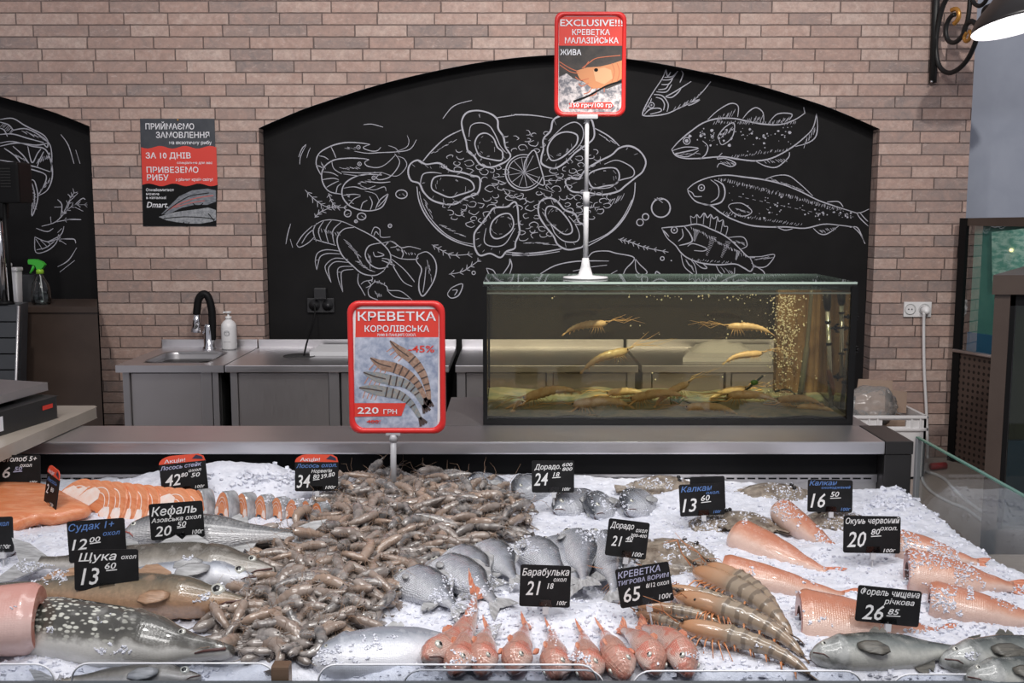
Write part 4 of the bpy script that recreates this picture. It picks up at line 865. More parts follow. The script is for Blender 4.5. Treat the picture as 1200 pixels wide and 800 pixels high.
# ================================================================== LARGE AQUARIUM CABINETS ON THE RIGHT
def m_perf():
    m = mat('perforated_brown', (0.10, 0.065, 0.05), .4); tn = NT(m); uv = tn.uv()
    d = tn.voro(tn.scale(uv, (1, 1, 1)), 1.0, 'F1', 0.0); k = tn.ramp(d, [(.24, (1, 1, 1)), (.28, (0, 0, 0))]); tn.color(tn.mix(k, (.085, .058, .048), (.012, .009, .008))); return m
PERF = m_perf(); BRF = m_noise('brown_frame', (0.060, 0.042, 0.034), (0.072, 0.052, 0.042), 5, .4)
TEAL = m_noise('teal_water', (0.07, 0.20, 0.185), (0.13, 0.28, 0.24), 5, .3, lo=.3, hi=.7); BLUE = mat('blue_backing', (.03, .12, .24), .3)
def fa(u, v, back=0.0):   # point on the slanting front of the far cabinet
    d = ray(u, v); # plane X = 2.42 + .375*(5.5-Y) - back
    k = (2.42 + .375*5.5 + back) / (d.x + .375*d.y); return CAM + d*k
t = thing('aquarium_cabinet', 'tall aquarium cabinet with green water over a perforated brown panel', 'aquarium', tuple(Vector((2.6, 5.3, PLAT))))
o_in = Vector((.375, 0, .0)).normalized()*0 + Vector((.30, .11, 0))
zA1, zA0, zG1, zG0 = 1.575, PLAT, 1.535, .862
yA, yB = 5.52, 4.95
fx = lambda y, off=0: 2.42 + .375*(5.5-y) + off
mb = MB(); mb.prism([(fx(yA), yA, zG1), (fx(yB), yB, zG1), (fx(yB), yB, zA1+.01), (fx(yA), yA, zA1)], (.45, .16, 0)); mb.build('header', BRF, t)
mb = MB(); mb.prism([(fx(yA, -.012), yA+.01, PLAT), (fx(yA-.045, -.012), yA-.035, PLAT), (fx(yA-.045, -.012), yA-.035, zA1), (fx(yA, -.012), yA+.01, zA1)], (.45, .16, 0)); mb.build('corner_post', BLACK, t)
mb = MB(); q = [(fx(yA), yA, PLAT), (fx(yB), yB, PLAT), (fx(yB), yB, zG0), (fx(yA), yA, zG0)]; wv = .61/.034; hv = (zG0-PLAT)/.034
mb.add(q + [Vector(p)+Vector((.02, .0, 0)) for p in q], [(0, 1, 2, 3), (4, 5, 6, 7)], 0, False, [(0, 0), (wv, 0), (wv, hv), (0, hv)]*2); mb.build('perforated_panel', PERF, t)
mb = MB(); mb.tube([(fx(yA, -.01), yA, zG0), (fx(yB, -.01), yB, zG0)], .01, 8); mb.build('rail', STEEL, t)
ins = Vector((.03, .012, 0))
mb = MB(); mb.prism([Vector((fx(yA-.06), yA-.046, zG0+.1))+ins, Vector((fx(yB), yB, zG0+.1))+ins, Vector((fx(yB), yB, zG1))+ins, Vector((fx(yA-.06), yA-.046, zG1))+ins], (.3, .11, 0)); mb.build('water', TEAL, t)
mb = MB(); mb.prism([Vector((fx(yA-.06), yA-.046, zG0))+ins*.6, Vector((fx(yB), yB, zG0))+ins*.6, Vector((fx(yB), yB, zG0+.105))+ins*.6, Vector((fx(yA-.06), yA-.046, zG0+.105))+ins*.6], (.3, .11, 0)); mb.build('gravel', BLUE, t)
mb = MB(); mb.add([(fx(yA-.05, -.004), yA-.05, zG0), (fx(yB, -.004), yB, zG0), (fx(yB, -.004), yB, zG1), (fx(yA-.05, -.004), yA-.05, zG1)], [(0, 1, 2, 3)]); mb.build('glass_front', m_glass('green_glass', (.80, .95, .91), .35), t)
ict = m_noise('foam_surface', (0.20, 0.42, 0.36), (0.62, 0.72, 0.66), 18, .35, lo=.42, hi=.6, stretch=(1, 1, 2.5))
mb = MB(); p0, p1 = fa(1163, 285, .06), fa(1215, 285, .06); 
mb.prism([fa(1162, 272, .008), fa(1215, 266, .008), fa(1215, 330, .008), fa(1163, 335, .008)], (.012, .004, 0)); mb.build('filter_tray', ict, t)
mb = MB(); mb.ball(fa(1185, 293, .004), .009, sub=2); mb.build('pilot_lamp', mat('pilot', (1, .7, .3), .3, emit=((1, .7, .3), 3)), t)
# nearer cabinet: a slanting cabinet whose front faces the counter
y0 = 3.95; l0 = PY(1167, 322, y0); zt_ = l0.z
t = thing('aquarium_cabinet', 'brown framed aquarium cabinet nearest the glass end of the fish counter', 'aquarium', (l0.x+.5, y0+.4, PLAT))
X0, X1 = l0.x, l0.x+1.0; g0 = PY(1181, 400, y0).x; zb_ = PY(1190, 520, y0).z; SK = Vector((.42, .62, 0))
def slab(mb, x0, x1, z0, z1, d0, d1):
    a = Vector((0, y0, 0)) + SK*d0; w = SK*(d1-d0); mb.prism([(x0+a.x, a.y, z0), (x1+a.x, a.y, z0), (x1+a.x, a.y, z1), (x0+a.x, a.y, z1)], w)
mb = MB(); slab(mb, X0, g0, PLAT, zt_-.07, 0, 1); slab(mb, X0-.008, X1, zt_-.075, zt_, -.02, 1.02); slab(mb, X0, X1, PLAT, PLAT+.1, 0, 1); mb.build('frame', BRF, t)
mb = MB(); slab(mb, g0, g0+.02, PLAT+.1, zt_-.075, .01, .05); slab(mb, g0, X1, zt_-.12, zt_-.075, .01, .05); mb.build('seal', BLACK, t)
OLIVE = m_noise('olive_water', (0.045, 0.05, 0.018), (0.075, 0.075, 0.03), 8, .3, stretch=(3, 1, .4))
mb = MB(); slab(mb, g0+.004, X1-.02, zb_, zt_-.09, .13, .9); mb.build('water', OLIVE, t)
mb = MB(); slab(mb, g0+.004, X1-.02, PLAT+.1, zb_, .10, .9); mb.build('blue_backing', BLUE, t)
mb = MB(); slab(mb, g0, X1, PLAT+.1, zt_-.08, .02, .03); mb.build('glass_door', m_glass('dark_glass', (.75, .8, .75), 1.3), t)
# ================================================================== FISH COUNTER
ZL = 1.0
YLF = P(600, 517.5, ZL).y; YLB = P(600, 498.5, ZL).y; XE = P(1075, 520, ZL).x; XL = -1.75
t = thing('fish_counter', 'long steel fish counter with a flat back ledge and a glass end panel', 'counter', (0, 2.2, 0)); CNT = t
mb = MB(); mb.box((XL, YLF, ZL-.034), (XE-.075, YLB, ZL), 0, .004); mb.build('ledge', STEEL, t)
mb = MB(); mb.box((XE-.074, YLF-.002, ZL-.034), (XE, YLB, ZL+.001), 0, .003); mb.box((XE-.075, YLF+.001, .3), (XE-.002, YLF+.09, ZL-.035), 0, .003); mb.build('end_post', mat('dark_steel', (.055, .052, .052), .35, .7), t)
YB2 = YLF + .05
mb = MB(); mb.box((XL, YB2, ZL-.10), (XE-.076, YB2+.012, ZL-.034)); mb.build('recess_strip', BLKP, t)
zs = PY(600, 556.5, YB2).z; zb0 = ZL - .10
mb = MB(); mb.box((XL, YB2-.006, zb0-.022), (XE-.076, YB2+.012, zb0)); mb.build('vent_rail', STEEL_D, t)
mb = MB(); n = 96
for i in range(n): x = XL + .05 + i*.0285; mb.box((x, YB2-.0075, zb0-.013), (x+.021, YB2-.0045, zb0-.009)) if x < XE - .11 else None
o = mb.build('vent_slots', BLKP, t)
mb = MB(); mb.box((XL, YB2, .70), (XE-.076, YB2+.012, zb0-.022)); mb.build('back_panel', m_steel('pale_steel', (.55, .54, .54), .45, (2, 60, 60)), t)
FY = P(600, 808, .865).y                     # front edge of the ice bed
mb = MB(); mb.box((XL, FY-.03, .70), (XE-.01, YB2, .72)); mb.box((XL, FY-.03, .1), (XE-.01, FY-.01, .72)); mb.box((XL, YLF+.1, .1), (XE-.08, YLF+.12, ZL-.035)); mb.build('tray', STEEL_D, t)
# glass end panel
mb = MB(); gx = XE + .004; mb.box((gx, FY-.02, .70), (gx+.008, YLF-.004, ZL+.012)); mb.build('end_glass', m_glass('end_glass', (.95, .97, .96), .45), t)
mb = MB(); mb.box((gx-.0005, FY-.02, ZL+.012), (gx+.0085, YLF-.004, ZL+.0155)); mb.build('end_glass_edge', GREEN_EDGE, t)
mb = MB(); mb.box((gx-.001, YLF-.018, .74), (gx+.010, YLF-.003, ZL+.012)); mb.build('end_glass_rail', mat('grey_rail', (.32, .32, .33), .4), t)
# low clear guards along the front with rounded corners
def guard(u0, u1, vtop, r=.028):
    yg = FY - .012; a, b = PY(u0, vtop, yg), PY(u1, vtop, yg); w = b.x-a.x; zt = a.z; zbm = .74; h = zt - zbm
    ol = [(a.x, zbm)] + [(a.x + r - r*math.cos(q*PI/12), zt - r + r*math.sin(q*PI/12)) for q in range(7)] + [(b.x - r + r*math.sin(q*PI/12), zt - r + r*math.cos(q*PI/12)) for q in range(7)] + [(b.x, zbm)]
    g = MB(); g.prism([(x, yg, z) for x, z in ol], (0, .006, 0)); g.build('front_guard', m_glass('guard_plastic', (.90, .92, .95), 1.6), CNT)
    g = MB(); g.tube([(x, yg+.003, z) for x, z in ol], .0016, 6); g.build('guard_edge', mat('bright_edge', (.75, .76, .8), .2), CNT)
guard(-160, 62, 779); guard(82, 322, 778); guard(372, 700, 779.5); guard(472, 708, 786); guard(742, 1012, 787); guard(1046, 1300, 791)
mb = MB(); a, b = PY(320, 800, FY-.016), PY(345, 777, FY-.016); mb.box((a.x, FY-.03, a.z-.03), (b.x-.006, FY-.004, b.z), 0, .004); mb.build('guard_clip', mat('bronze_clip', (.20, .13, .085), .35, .6), t)
mb = MB(); q0 = PY(0, 797, FY-.03); mb.box((XL, FY-.045, q0.z-.06), (XE, FY-.031, q0.z)); mb.build('front_rail', mat('blue_grey_rail', (.12, .14, .155), .35, .5), t)
# stand behind the ledge that carries the aquarium
mb = MB(); mb.box((-.2, YLB+.004, .9), (1.02, YLB+.46, ZL-.001)); mb.box((-.18, YLB+.03, 0), (-.12, YLB+.43, .9)); mb.box((.94, YLB+.03, PLAT), (1.0, YLB+.43, .9))
solo(mb, 'aquarium_stand', STEEL_D, (.4, YLB+.23, 0), 'steel stand behind the counter ledge carrying the aquarium', 'stand')

# ================================================================== AQUARIUM WITH LIVE PRAWNS
YT = YLB + .012; tl = PY(567, 497, YT); trr = PY(998, 498.5, YT); XTL, XTR = tl.x, trr.x; ZB = ZL; ZTOP = PY(600, 333, YT).z; YTB = YT + .385
t = thing('aquarium', 'glass aquarium of live prawns with black lower trim on the counter ledge', 'aquarium', ((XTL+XTR)/2, (YT+YTB)/2, ZB)); AQ = t
g = .006
TG_ = m_glass('tank_glass', (.955, .965, .94), 1.0)
mb = MB(); mb.box((XTL, YT, ZB+.004), (XTR, YT+g, ZTOP)); mb.build('glass_pane', TG_, t)
mb = MB(); mb.box((XTL, YTB-g, ZB+.004), (XTR, YTB, ZTOP)); mb.build('glass_pane', TG_, t)
mb = MB(); mb.box((XTL, YT+g, ZB+.004), (XTL+g, YTB-g, ZTOP)); mb.build('glass_pane', TG_, t)
mb = MB(); mb.box((XTR-g, YT+g, ZB+.004), (XTR, YTB-g, ZTOP)); mb.build('glass_pane', TG_, t)
mb = MB(); mb.box((XTL-.002, YT-.003, ZB), (XTR+.002, YTB+.003, ZB+.016)); mb.build('bottom_trim', BLACK, t)
for (x, y, nm) in ((XTL-.002, YT-.003, 'corner_trim'), (XTR-.016, YT-.003, 'corner_trim'), (XTL-.002, YTB-.009, 'corner_trim'), (XTR-.016, YTB-.009, 'corner_trim')):
    mb = MB(); mb.box((x, y, ZB+.016), (x+(.012 if x < .3 else .018), y+.012, ZTOP-.006)); mb.build(nm, BLACK, t)
EDG = mat('green_glass_edge', (.30, .37, .33), .15, 0, .7)
mb = MB(); mb.box((XTL+g, YT+g, ZTOP-.016), (XTR-g, YT+.06, ZTOP-.010)); mb.build('top_brace', m_glass('brace_glass', (.88, .94, .90), 1.2), t)
mb = MB(); mb.box((XTL+g, YTB-.06, ZTOP-.022), (XTR-g, YTB-g, ZTOP-.014)); mb.build('top_brace', m_glass('brace_glass', (.88, .94, .90), 1.2), t)
mb = MB(); mb.box((XTL, YT+.004, ZTOP+.0005), (XTR, YTB-.002, ZTOP+.0065)); mb.build('lid', m_glass('lid_glass', (.95, .98, .965), .8), t)
mb = MB(); mb.box((XTL, YT+.001, ZTOP+.0003), (XTR, YT+.004, ZTOP+.0066)); mb.box((XTL, YTB-.002, ZTOP+.0003), (XTR, YTB, ZTOP+.0066)); mb.build('lid_edge', EDG, t)
mb = MB(); mb.box((XTL+g, YT+g+.0, PY(600, 344.5, YT).z), (XTR-g, YT+g+.0006, PY(600, 342.8, YT).z)); mb.build('water_line_glint', mat('water_line_glint', (.42, .43, .36), .2), t)  # pale strip: bright reflection along the water surface put into colour
for (za, zb_) in ((1.345, 1.35),):
    mb = MB(); mb.box((XTL+.05, YTB-.016, za), (XTR-g, YTB-.008, zb_)); mb.build('back_brace', EDG, t)
ZW = PY(600, 345, YT+g).z
WAT = m_murk('tank_water', (.95, .875, .71), .035, (.46, .39, .25))
mb = MB(); mb.box((XTL+g+.001, YT+g+.001, ZB+.02), (XTR-g-.001, YTB-g-.001, ZW)); mb.build('water', WAT, t)
SAND = m_noise('tank_bed', (.16, .19, .14), (.36, .32, .20), 22, .5, .3)
mb = MB(); n_, m_ = 60, 14; vs = []
for j in range(m_):
    for i in range(n_):
        x = XTL+.008+(XTR-XTL-.016)*i/(n_-1); y = YT+.01+(YTB-YT-.02)*j/(m_-1); vs.append((x, y, ZB+.022+.012*noise.noise((x*9, y*9, 2))+.018*j/(m_-1)))
mb.add(vs, [(j*n_+i, j*n_+i+1, (j+1)*n_+i+1, (j+1)*n_+i) for j in range(m_-1) for i in range(n_-1)], 0, True)
mb.build('gravel_bed', SAND, t)
# bubbles: nobody could count them
BUB = mat('air_bubble', (.85, .78, .6), .12, 0, .8); mb = MB()
OCT = [(1,0,0),(-1,0,0),(0,1,0),(0,-1,0),(0,0,1),(0,0,-1)]; OF = [(0,2,4),(2,1,4),(1,3,4),(3,0,4),(2,0,5),(1,2,5),(3,1,5),(0,3,5)]
for i in range(900):
    if i < 780:
        u = 918 + R.gauss(0, 7) + R.uniform(-9, 13); v = R.uniform(347, 468); Y = YT + R.uniform(.10, .3)
        if v > 430 and R.random() < .5: continue
    else: u = 900 + R.gauss(-40, 75); v = R.choice((R.uniform(345, 470), R.uniform(345, 352))); Y = YT + R.uniform(.03, .34)
    p = PY(u, v, Y)
    if not (XTL+.02 < p.x < XTR-.02 and p.z < ZW - .003): continue
    r = R.choice((.0014, .0018, .0024, .0034))
    mb.add([p + Vector(q)*r for q in OCT], OF, 0, True)
solo(mb, 'air_bubbles', BUB, PY(918, 465, YT+.2), 'rising column of fine air bubbles in the aquarium', 'bubbles', kind='stuff')
mb = MB(); a_, b_ = PY(905, 470, YTB-.04), PY(962, 347, YTB-.04); n_ = 24; vs = []
for j in range(2):
    for i in range(n_): vs.append((a_.x+(b_.x-a_.x)*i/(n_-1), YTB-.04-.03*j+.004*math.sin(i*1.3), 0))
ol = [Vector((x, y, ZB+.02)) for x, y, z in vs[:n_]] + [Vector((x, y, ZB+.02)) for x, y, z in vs[n_:][::-1]]; mb.prism(ol, (0, 0, ZW-ZB-.03)); mb.build('filter_mat', m_noise('brown_filter_mat', (.15, .085, .04), (.27, .17, .085), 16, .8, .4), AQ)
# air hose, heaters
def at(u, v, d): return PY(u, v, YT + d)
mb = MB(); mb.tube(smooth_line([tuple(at(u, v, .2)) for u, v in ((951, 340), (948, 380), (945, 410), (941, 440), (937, 463), (930, 466))], k=6), [.006]*12 + [.009]*19, 8)
solo(mb, 'air_hose', m_noise('grey_hose', (.10, .095, .07), (.14, .13, .10), 10, .4), at(937, 466, .2), 'grey air hose hanging beside the bubble column', 'hose')
for (u0, u1, d, lab) in ((969, 974.5, .12, 'glass aquarium heater with black suckers hanging to the bottom'), (986, 986.5, .05, 'shorter glass aquarium heater in the corner behind the other heater')):
    a, b = at(u0, 344, d), at(u1, 486 if u0 < 980 else 440, d); dv = b - a
    t = thing('heater_tube', lab, 'heater', b, 'glass heater tubes')
    mb = MB(); mb.tube([a + dv*.13, b], .0065, 12); mb.build('glass_tube', mat('silver_glass', (.62, .62, .58), .15, .75), t)
    mb = MB(); mb.tube([a - dv*.02, a + dv*.1, a + dv*.135], [.013, .011, .008], 12); mb.build('head', BLACK, t)
    for f in (.22, .40, .72): mb = MB(); mb.tube([a + dv*f, a + dv*(f+.02)], .009, 10); mb.build('collar', BLACK, t)
    for f in (.28, .68):
        mb = MB(); c = a + dv*f
        mb.tube([c, Vector((XTR - g - .0005, c.y, c.z))], .004, 8)
        for q in range(9): aa = q*2*PI/9; mb.ball(c + Vector((.032 + .012*math.cos(aa), -.002, .012*math.sin(aa))), (.006, .006, .0045), sub=1)
        mb.build('sucker_clip', BLACK, t)
# weeds
WEED = mat('weed_dark', (.035, .05, .025), .5); WEEDG = mat('weed_green', (.10, .26, .03), .45)
def branch(pts, d, r0, r1, label, m=WEED, name='driftwood_twig', group=None):
    L = smooth_line([tuple(at(u, v, d)) for u, v in pts], k=6); mb = MB(); n = len(L)
    mb.tube(L, [r0+(r1-r0)*i/(n-1) for i in range(n)], 7); return solo(mb, name, m, L[0], label, 'twig', group)
branch([(894,440),(880,452),(866,462),(845,470),(815,473),(800,469)], .16, .0035, .002, 'dark bent twig rising to the green leaf in the aquarium')
branch([(620,484),(632,488),(645,487),(655,485)], .10, .003, .0015, 'short dark curved twig near the left end of the aquarium floor')
branch([(960,472),(975,482),(992,494)], .1, .004, .006, 'dark twig lying under the long heater')
branch([(840,476),(860,480),(880,488),(905,492)], .13, .005, .002, 'dark twig lying low in the middle of the aquarium floor')
branch([(908,459),(922,456),(932,462)], .12, .003, .002, 'small dark twig at the foot of the bubble column')
mb = MB(); c = at(884, 448, .15); mb.ball(c, (.012, .004, .009), sub=2); solo(mb, 'water_leaf', WEEDG, c - Vector((0, 0, .009)), 'small round green leaf at the end of the dark twig', 'leaf')
mb = MB()
for i in range(16):
    a = at(790 + R.uniform(-4, 6), 474, .12); e = a + Vector((R.uniform(-.03, .035), R.uniform(-.01, .01), R.uniform(.012, .04))); mb.tube([a, (a+e)/2 + Vector((0, 0, .006)), e], [.0016, .0014, .0006], 5)
solo(mb, 'water_weed', WEEDG, at(790, 474, .12), 'tuft of bright green weed behind the prawns in the middle', 'weed')

# ---------------------------------------------------------------- shrimp and prawn shapes
def prawn_spine(curl, n=18):
    """x along the body (head at +), z up, unit length; curl bends the tail under"""
    pts = []; x = z = 0; a = 0.0; seg = 1.0/(n-1)
    for i in range(n):
        pts.append((x, z, a)); t = i/(n-1)
        a += curl * max(0, t - .22) * 2.2 / (n-1)
        x -= seg*math.cos(a); z -= seg*math.sin(a)
    return pts
def prawn_body(L, curl, fat=1.0, ns=10, flat=.82):
    mb = MB(); S = prawn_spine(curl, 26); rings = []; uvs = []
    cx = sum(p[0] for p in S)/len(S); cz = sum(p[1] for p in S)/len(S)
    for i, (x, z, a) in enumerate(S):
        t = i/(len(S)-1)
        if t < .10: r = .018 + .052*(t/.10)**.7
        elif t < .36: r = .070 + .012*math.sin((t-.10)/.26*PI)
        else: r = .073*max(0, 1-(t-.36)/.64)**.62 + .016
        if t > .36: r *= 1 + .10*math.sin((t-.36)*6.2/.64*2*PI)      # abdominal segments
        if .34 < t < .37: r *= .93
        r *= fat
        nx, nz = -math.sin(a), math.cos(a)
        ring = []
        for j in range(ns):
            b = 2*PI*j/ns; w = math.cos(b)*r*flat; h = math.sin(b)*r*(1.05 if math.sin(b) > 0 else .9)
            ring.append(Vector(((x-cx+nx*h)*L, w*L, (z-cz+nz*h)*L))); uvs.append((t, .5+.5*math.sin(b)))
        rings.append(ring)
    mb.loft(rings, 0, True, uvs=uvs)
    def loc(i, dx=0, dy=0, dz=0):
        x, z, a = S[i]; return Vector(((x-cx+dx*math.cos(a)-dz*math.sin(a))*L, dy*L, (z-cz+dz*math.cos(a)+dx*math.sin(a))*L))
    return mb, S, loc
def prawn_tail(mb, L, loc, mi=0, w=.075):
    e = len(loc.__code__.co_varnames) and 25
    for sy in (-1, -.45, .45, 1, 0):
        b = loc(e, .02, sy*.012); m1 = loc(e, -.07, sy*w*.75, .008); tip = loc(e, -.135+abs(sy)*.03, sy*w, -.006)
        rg = []
        for c, ww in ((b, .012), (m1, .026), (tip, .012)): rg.append([c + Vector((0, ww*L*math.cos(q*PI/3), .006*L*math.sin(q*PI/3))) for q in range(6)])
        mb.loft(rg, mi, True)
def prawn_rostrum(mb, L, loc, mi=0, k=1.0): mb.tube([loc(2, .03, 0, .055), loc(0, .05*k, 0, .05), loc(0, .16*k, 0, .075)], [.016*L, .012*L, .002*L], 6, mi)
def prawn_legs(mb, L, loc, mi=0, n=5, ln=.15, spread=.07):
    for i in range(n):
        for s in (-1, 1):
            a = loc(4+i, 0, s*.035, -.05); b = a + Vector(((.02-.012*i)*L, s*spread*L, -.03*L)); c = b + Vector(((.05-.03*i)*L, s*.015*L, -ln*.6*L)); mb.tube([a, b, c], [.008*L, .006*L, .002*L], 4, mi)
def prawn_swimmers(mb, L, loc, mi=0):
    for i in range(5):
        for s in (-1, 1): a = loc(11+i*3, 0, s*.03, -.045); mb.tube([a, a + Vector((-.02*L, s*.02*L, -.05*L))], [.010*L, .004*L], 5, mi)
def prawn_feelers(mb, L, loc, mi=0, ln=.6, seed=0, n=4):
    q = random.Random(seed)
    for i in range(n):
        s = -1 if i % 2 else 1; a = loc(0, .02, s*.02, .02); l = ln*q.uniform(.6, 1.1)
        mb.tube([a, a + Vector((.12*L, s*.05*L, .06*L)), a + Vector((l*.6*L, s*(.12+.1*q.random())*L, q.uniform(-.02, .16)*L)), a + Vector((l*L, s*(.2+.25*q.random())*L, q.uniform(-.1, .2)*L))], [.007*L, .005*L, .004*L, .002*L], 4, mi)
def prawn_eyes(mb, L, loc, mi=0):
    for s in (-1, 1): mb.ball(loc(1, .01, s*.05, .035), .017*L, mi, sub=1)
LIVE = m_noise('live_prawn_shell', (.62, .39, .18), (.76, .55, .32), 60, .35, .2, coat=.3); LIVE_D = mat('live_prawn_leg', (.74, .46, .20), .4); EYE = mat('black_eye', (.006, .006, .006), .12, 0, .7)
def live_prawn(label, u, v, d, yaw, L, pitch=0, claws=True, seed=1):
    t = thing('live_prawn', label, 'prawn', at(u, v - 6, d), 'live prawns in the aquarium')
    t.rotation_euler = (0, pitch, yaw); L *= 1.3
    mb, S, loc = prawn_body(L, .9, 1.15); prawn_rostrum(mb, L, loc, k=1.3); mb.build('body', LIVE, t, rel=False)
    mb = MB(); prawn_tail(mb, L, loc); mb.build('tail_fan', LIVE, t, rel=False)
    mb = MB(); prawn_legs(mb, L, loc, 0, 5, .2, .1); prawn_swimmers(mb, L, loc); mb.build('legs', LIVE_D, t, rel=False)
    mb = MB(); prawn_feelers(mb, L, loc, 0, .8, seed, 6); mb.build('antennae', LIVE_D, t, rel=False)
    mb = MB(); prawn_eyes(mb, L, loc); mb.build('eyes', EYE, t, rel=False)
    if claws:
        for s in (-1, 1):
            mb = MB(); a = loc(3, 0, s*.05, -.03); p1 = a + Vector((.12*L, s*.13*L, -.05*L)); p2 = a + Vector((.36*L, s*.10*L, -.02*L)); p3 = p2 + Vector((.13*L, -s*.03*L, -.01*L))
            mb.tube([a, p1, p2, (p2+p3)/2, p3], [.018*L, .018*L, .015*L, .022*L, .004*L], 6); mb.tube([p2, (p2+p3)/2 + Vector((0, s*.03*L, 0)), p3 + Vector((.01*L, s*.012*L, 0))], [.008*L, .008*L, .002*L], 5); mb.build('claw', LIVE_D, t, rel=False)
    return t
for a in (('orange live prawn climbing at the left end of the aquarium', 606, 480, .10, 1.3, .070, .1, True, 3), ('pale orange live prawn with raised back near the left corner', 643, 466, .10, 2.85, .125, .35, True, 4), ('long live prawn lying flat on the aquarium floor left of the middle', 703, 478, .09, 2.9, .13, .2, True, 5),
          ('small live prawn behind the long flat prawn', 735, 466, .22, 2.8, .10, .15, True, 6), ('orange live prawn facing left beside the green weed', 768, 469, .11, 2.75, .12, .3, True, 7), ('orange live prawn facing right beside the green weed', 787, 466, .15, .35, .10, -.35, False, 8),
          ('reddish live prawn under the bubbles right of the green weed', 852, 466, .25, .25, .10, -.1, True, 9), ('live prawn on the floor between the twigs', 880, 470, .12, 2.9, .11, .1, True, 10), ('live prawn at the foot of the bubble column', 935, 474, .12, 2.5, .10, .2, True, 11), ('live prawn on the floor right of the air hose', 955, 484, .09, 2.8, .085, .1, True, 12), ('live prawn half hidden low in the middle of the floor', 832, 484, .07, 2.9, .11, .1, True, 15)): live_prawn(*a)
live_prawn('pale live prawn swimming high in the aquarium', 687, 388, .2, .1, .10, -.05, False, 21); live_prawn('brown live prawn swimming in mid water left of the middle', 710, 425, .14, .25, .115, -.2, False, 22)
live_prawn('pale live prawn swimming in front of the bubble column', 877, 390, .2, 2.9, .10, .05, False, 23); live_prawn('small brown live prawn swimming above the cutting board', 872, 423, .2, .1, .09, -.05, False, 24)
p = at(974, 448, .09); t = thing('live_prawn', 'dark red live prawn clinging head up to the long heater', 'prawn', p, 'live prawns in the aquarium'); t.rotation_euler = (0, -1.25, PI)
mb, S, loc = prawn_body(.08, .5, 1.3); prawn_rostrum(mb, .08, loc); mb.build('body', m_noise('dark_prawn', (.16, .06, .03), (.22, .09, .04), 50, .4), t, rel=False); mb = MB(); prawn_tail(mb, .08, loc); mb.build('tail_fan', BLACK, t, rel=False)

# ================================================================== SIGNS IN RED FRAMES
def sign_frame(t, u0, v0, u1, v1, Y, depth=.02):
    a, b = PY(u0, v1, Y), PY(u1, v0, Y); w, h = b.x-a.x, b.z-a.z; cx, cz = (a.x+b.x)/2, (a.z+b.z)/2
    o = rrect(w, h, .028*w/.24); bo = .056*w
    rings = []
    for k_, y_ in ((0, .012), (0, .002), (.004, -.002), (bo-.004, -.002), (bo, .002), (bo, .01)):
        f = [(x*(1-2*k_/w), z*(1-2*k_/h)) for x, z in o]; rings.append([Vector((cx+x, Y+y_, cz+z)) for x, z in f])
    mb = MB(); mb.loft(rings, 0, True, caps=(False, False)); mb.build('frame', REDF, t)
    mb = MB(); f = [Vector((cx+x*(1-2*bo/w*.9), Y+.0045, cz+z*(1-2*bo/h*.9))) for x, z in o]; mb.prism(f, (0, .006, 0)); return mb
ICEP = m_noise('ice_print', (.20, .24, .34), (.50, .53, .62), 46, .4, lo=.32, hi=.68, detail=6)
P1 = m_noise('prawn_print_brown', (.22, .13, .09), (.36, .24, .18), 120, .4); P2 = m_noise('prawn_print_blue', (.17, .21, .24), (.30, .27, .24), 120, .4); P3 = mat('prawn_print_dark', (.07, .05, .045), .4); P4 = mat('prawn_print_orange', (.48, .20, .11), .4)
YG = P(461, 574, .93).y; YSG = YG
k = pxm(YG); t = thing('price_sign', 'red framed sign with a picture of four tiger prawns standing in the shrimp pile', 'sign', tuple(P(461, 575, .93)))
sign_frame(t, 409.5, 352.5, 521, 508, YSG).build('backing', WHITE, t)
YI = YSG + .0042
mb = MB(); px_poly(mb, [(417, 362), (514, 362), (514, 395), (416.5, 395)], YI, 0, .0004); mb.build('header', RED, t)
mb = MB(); px_poly(mb, [(416, 395), (514, 395), (512.5, 501), (414.5, 501)], YI, 0, .0004); mb.build('ice_picture', ICEP, t)
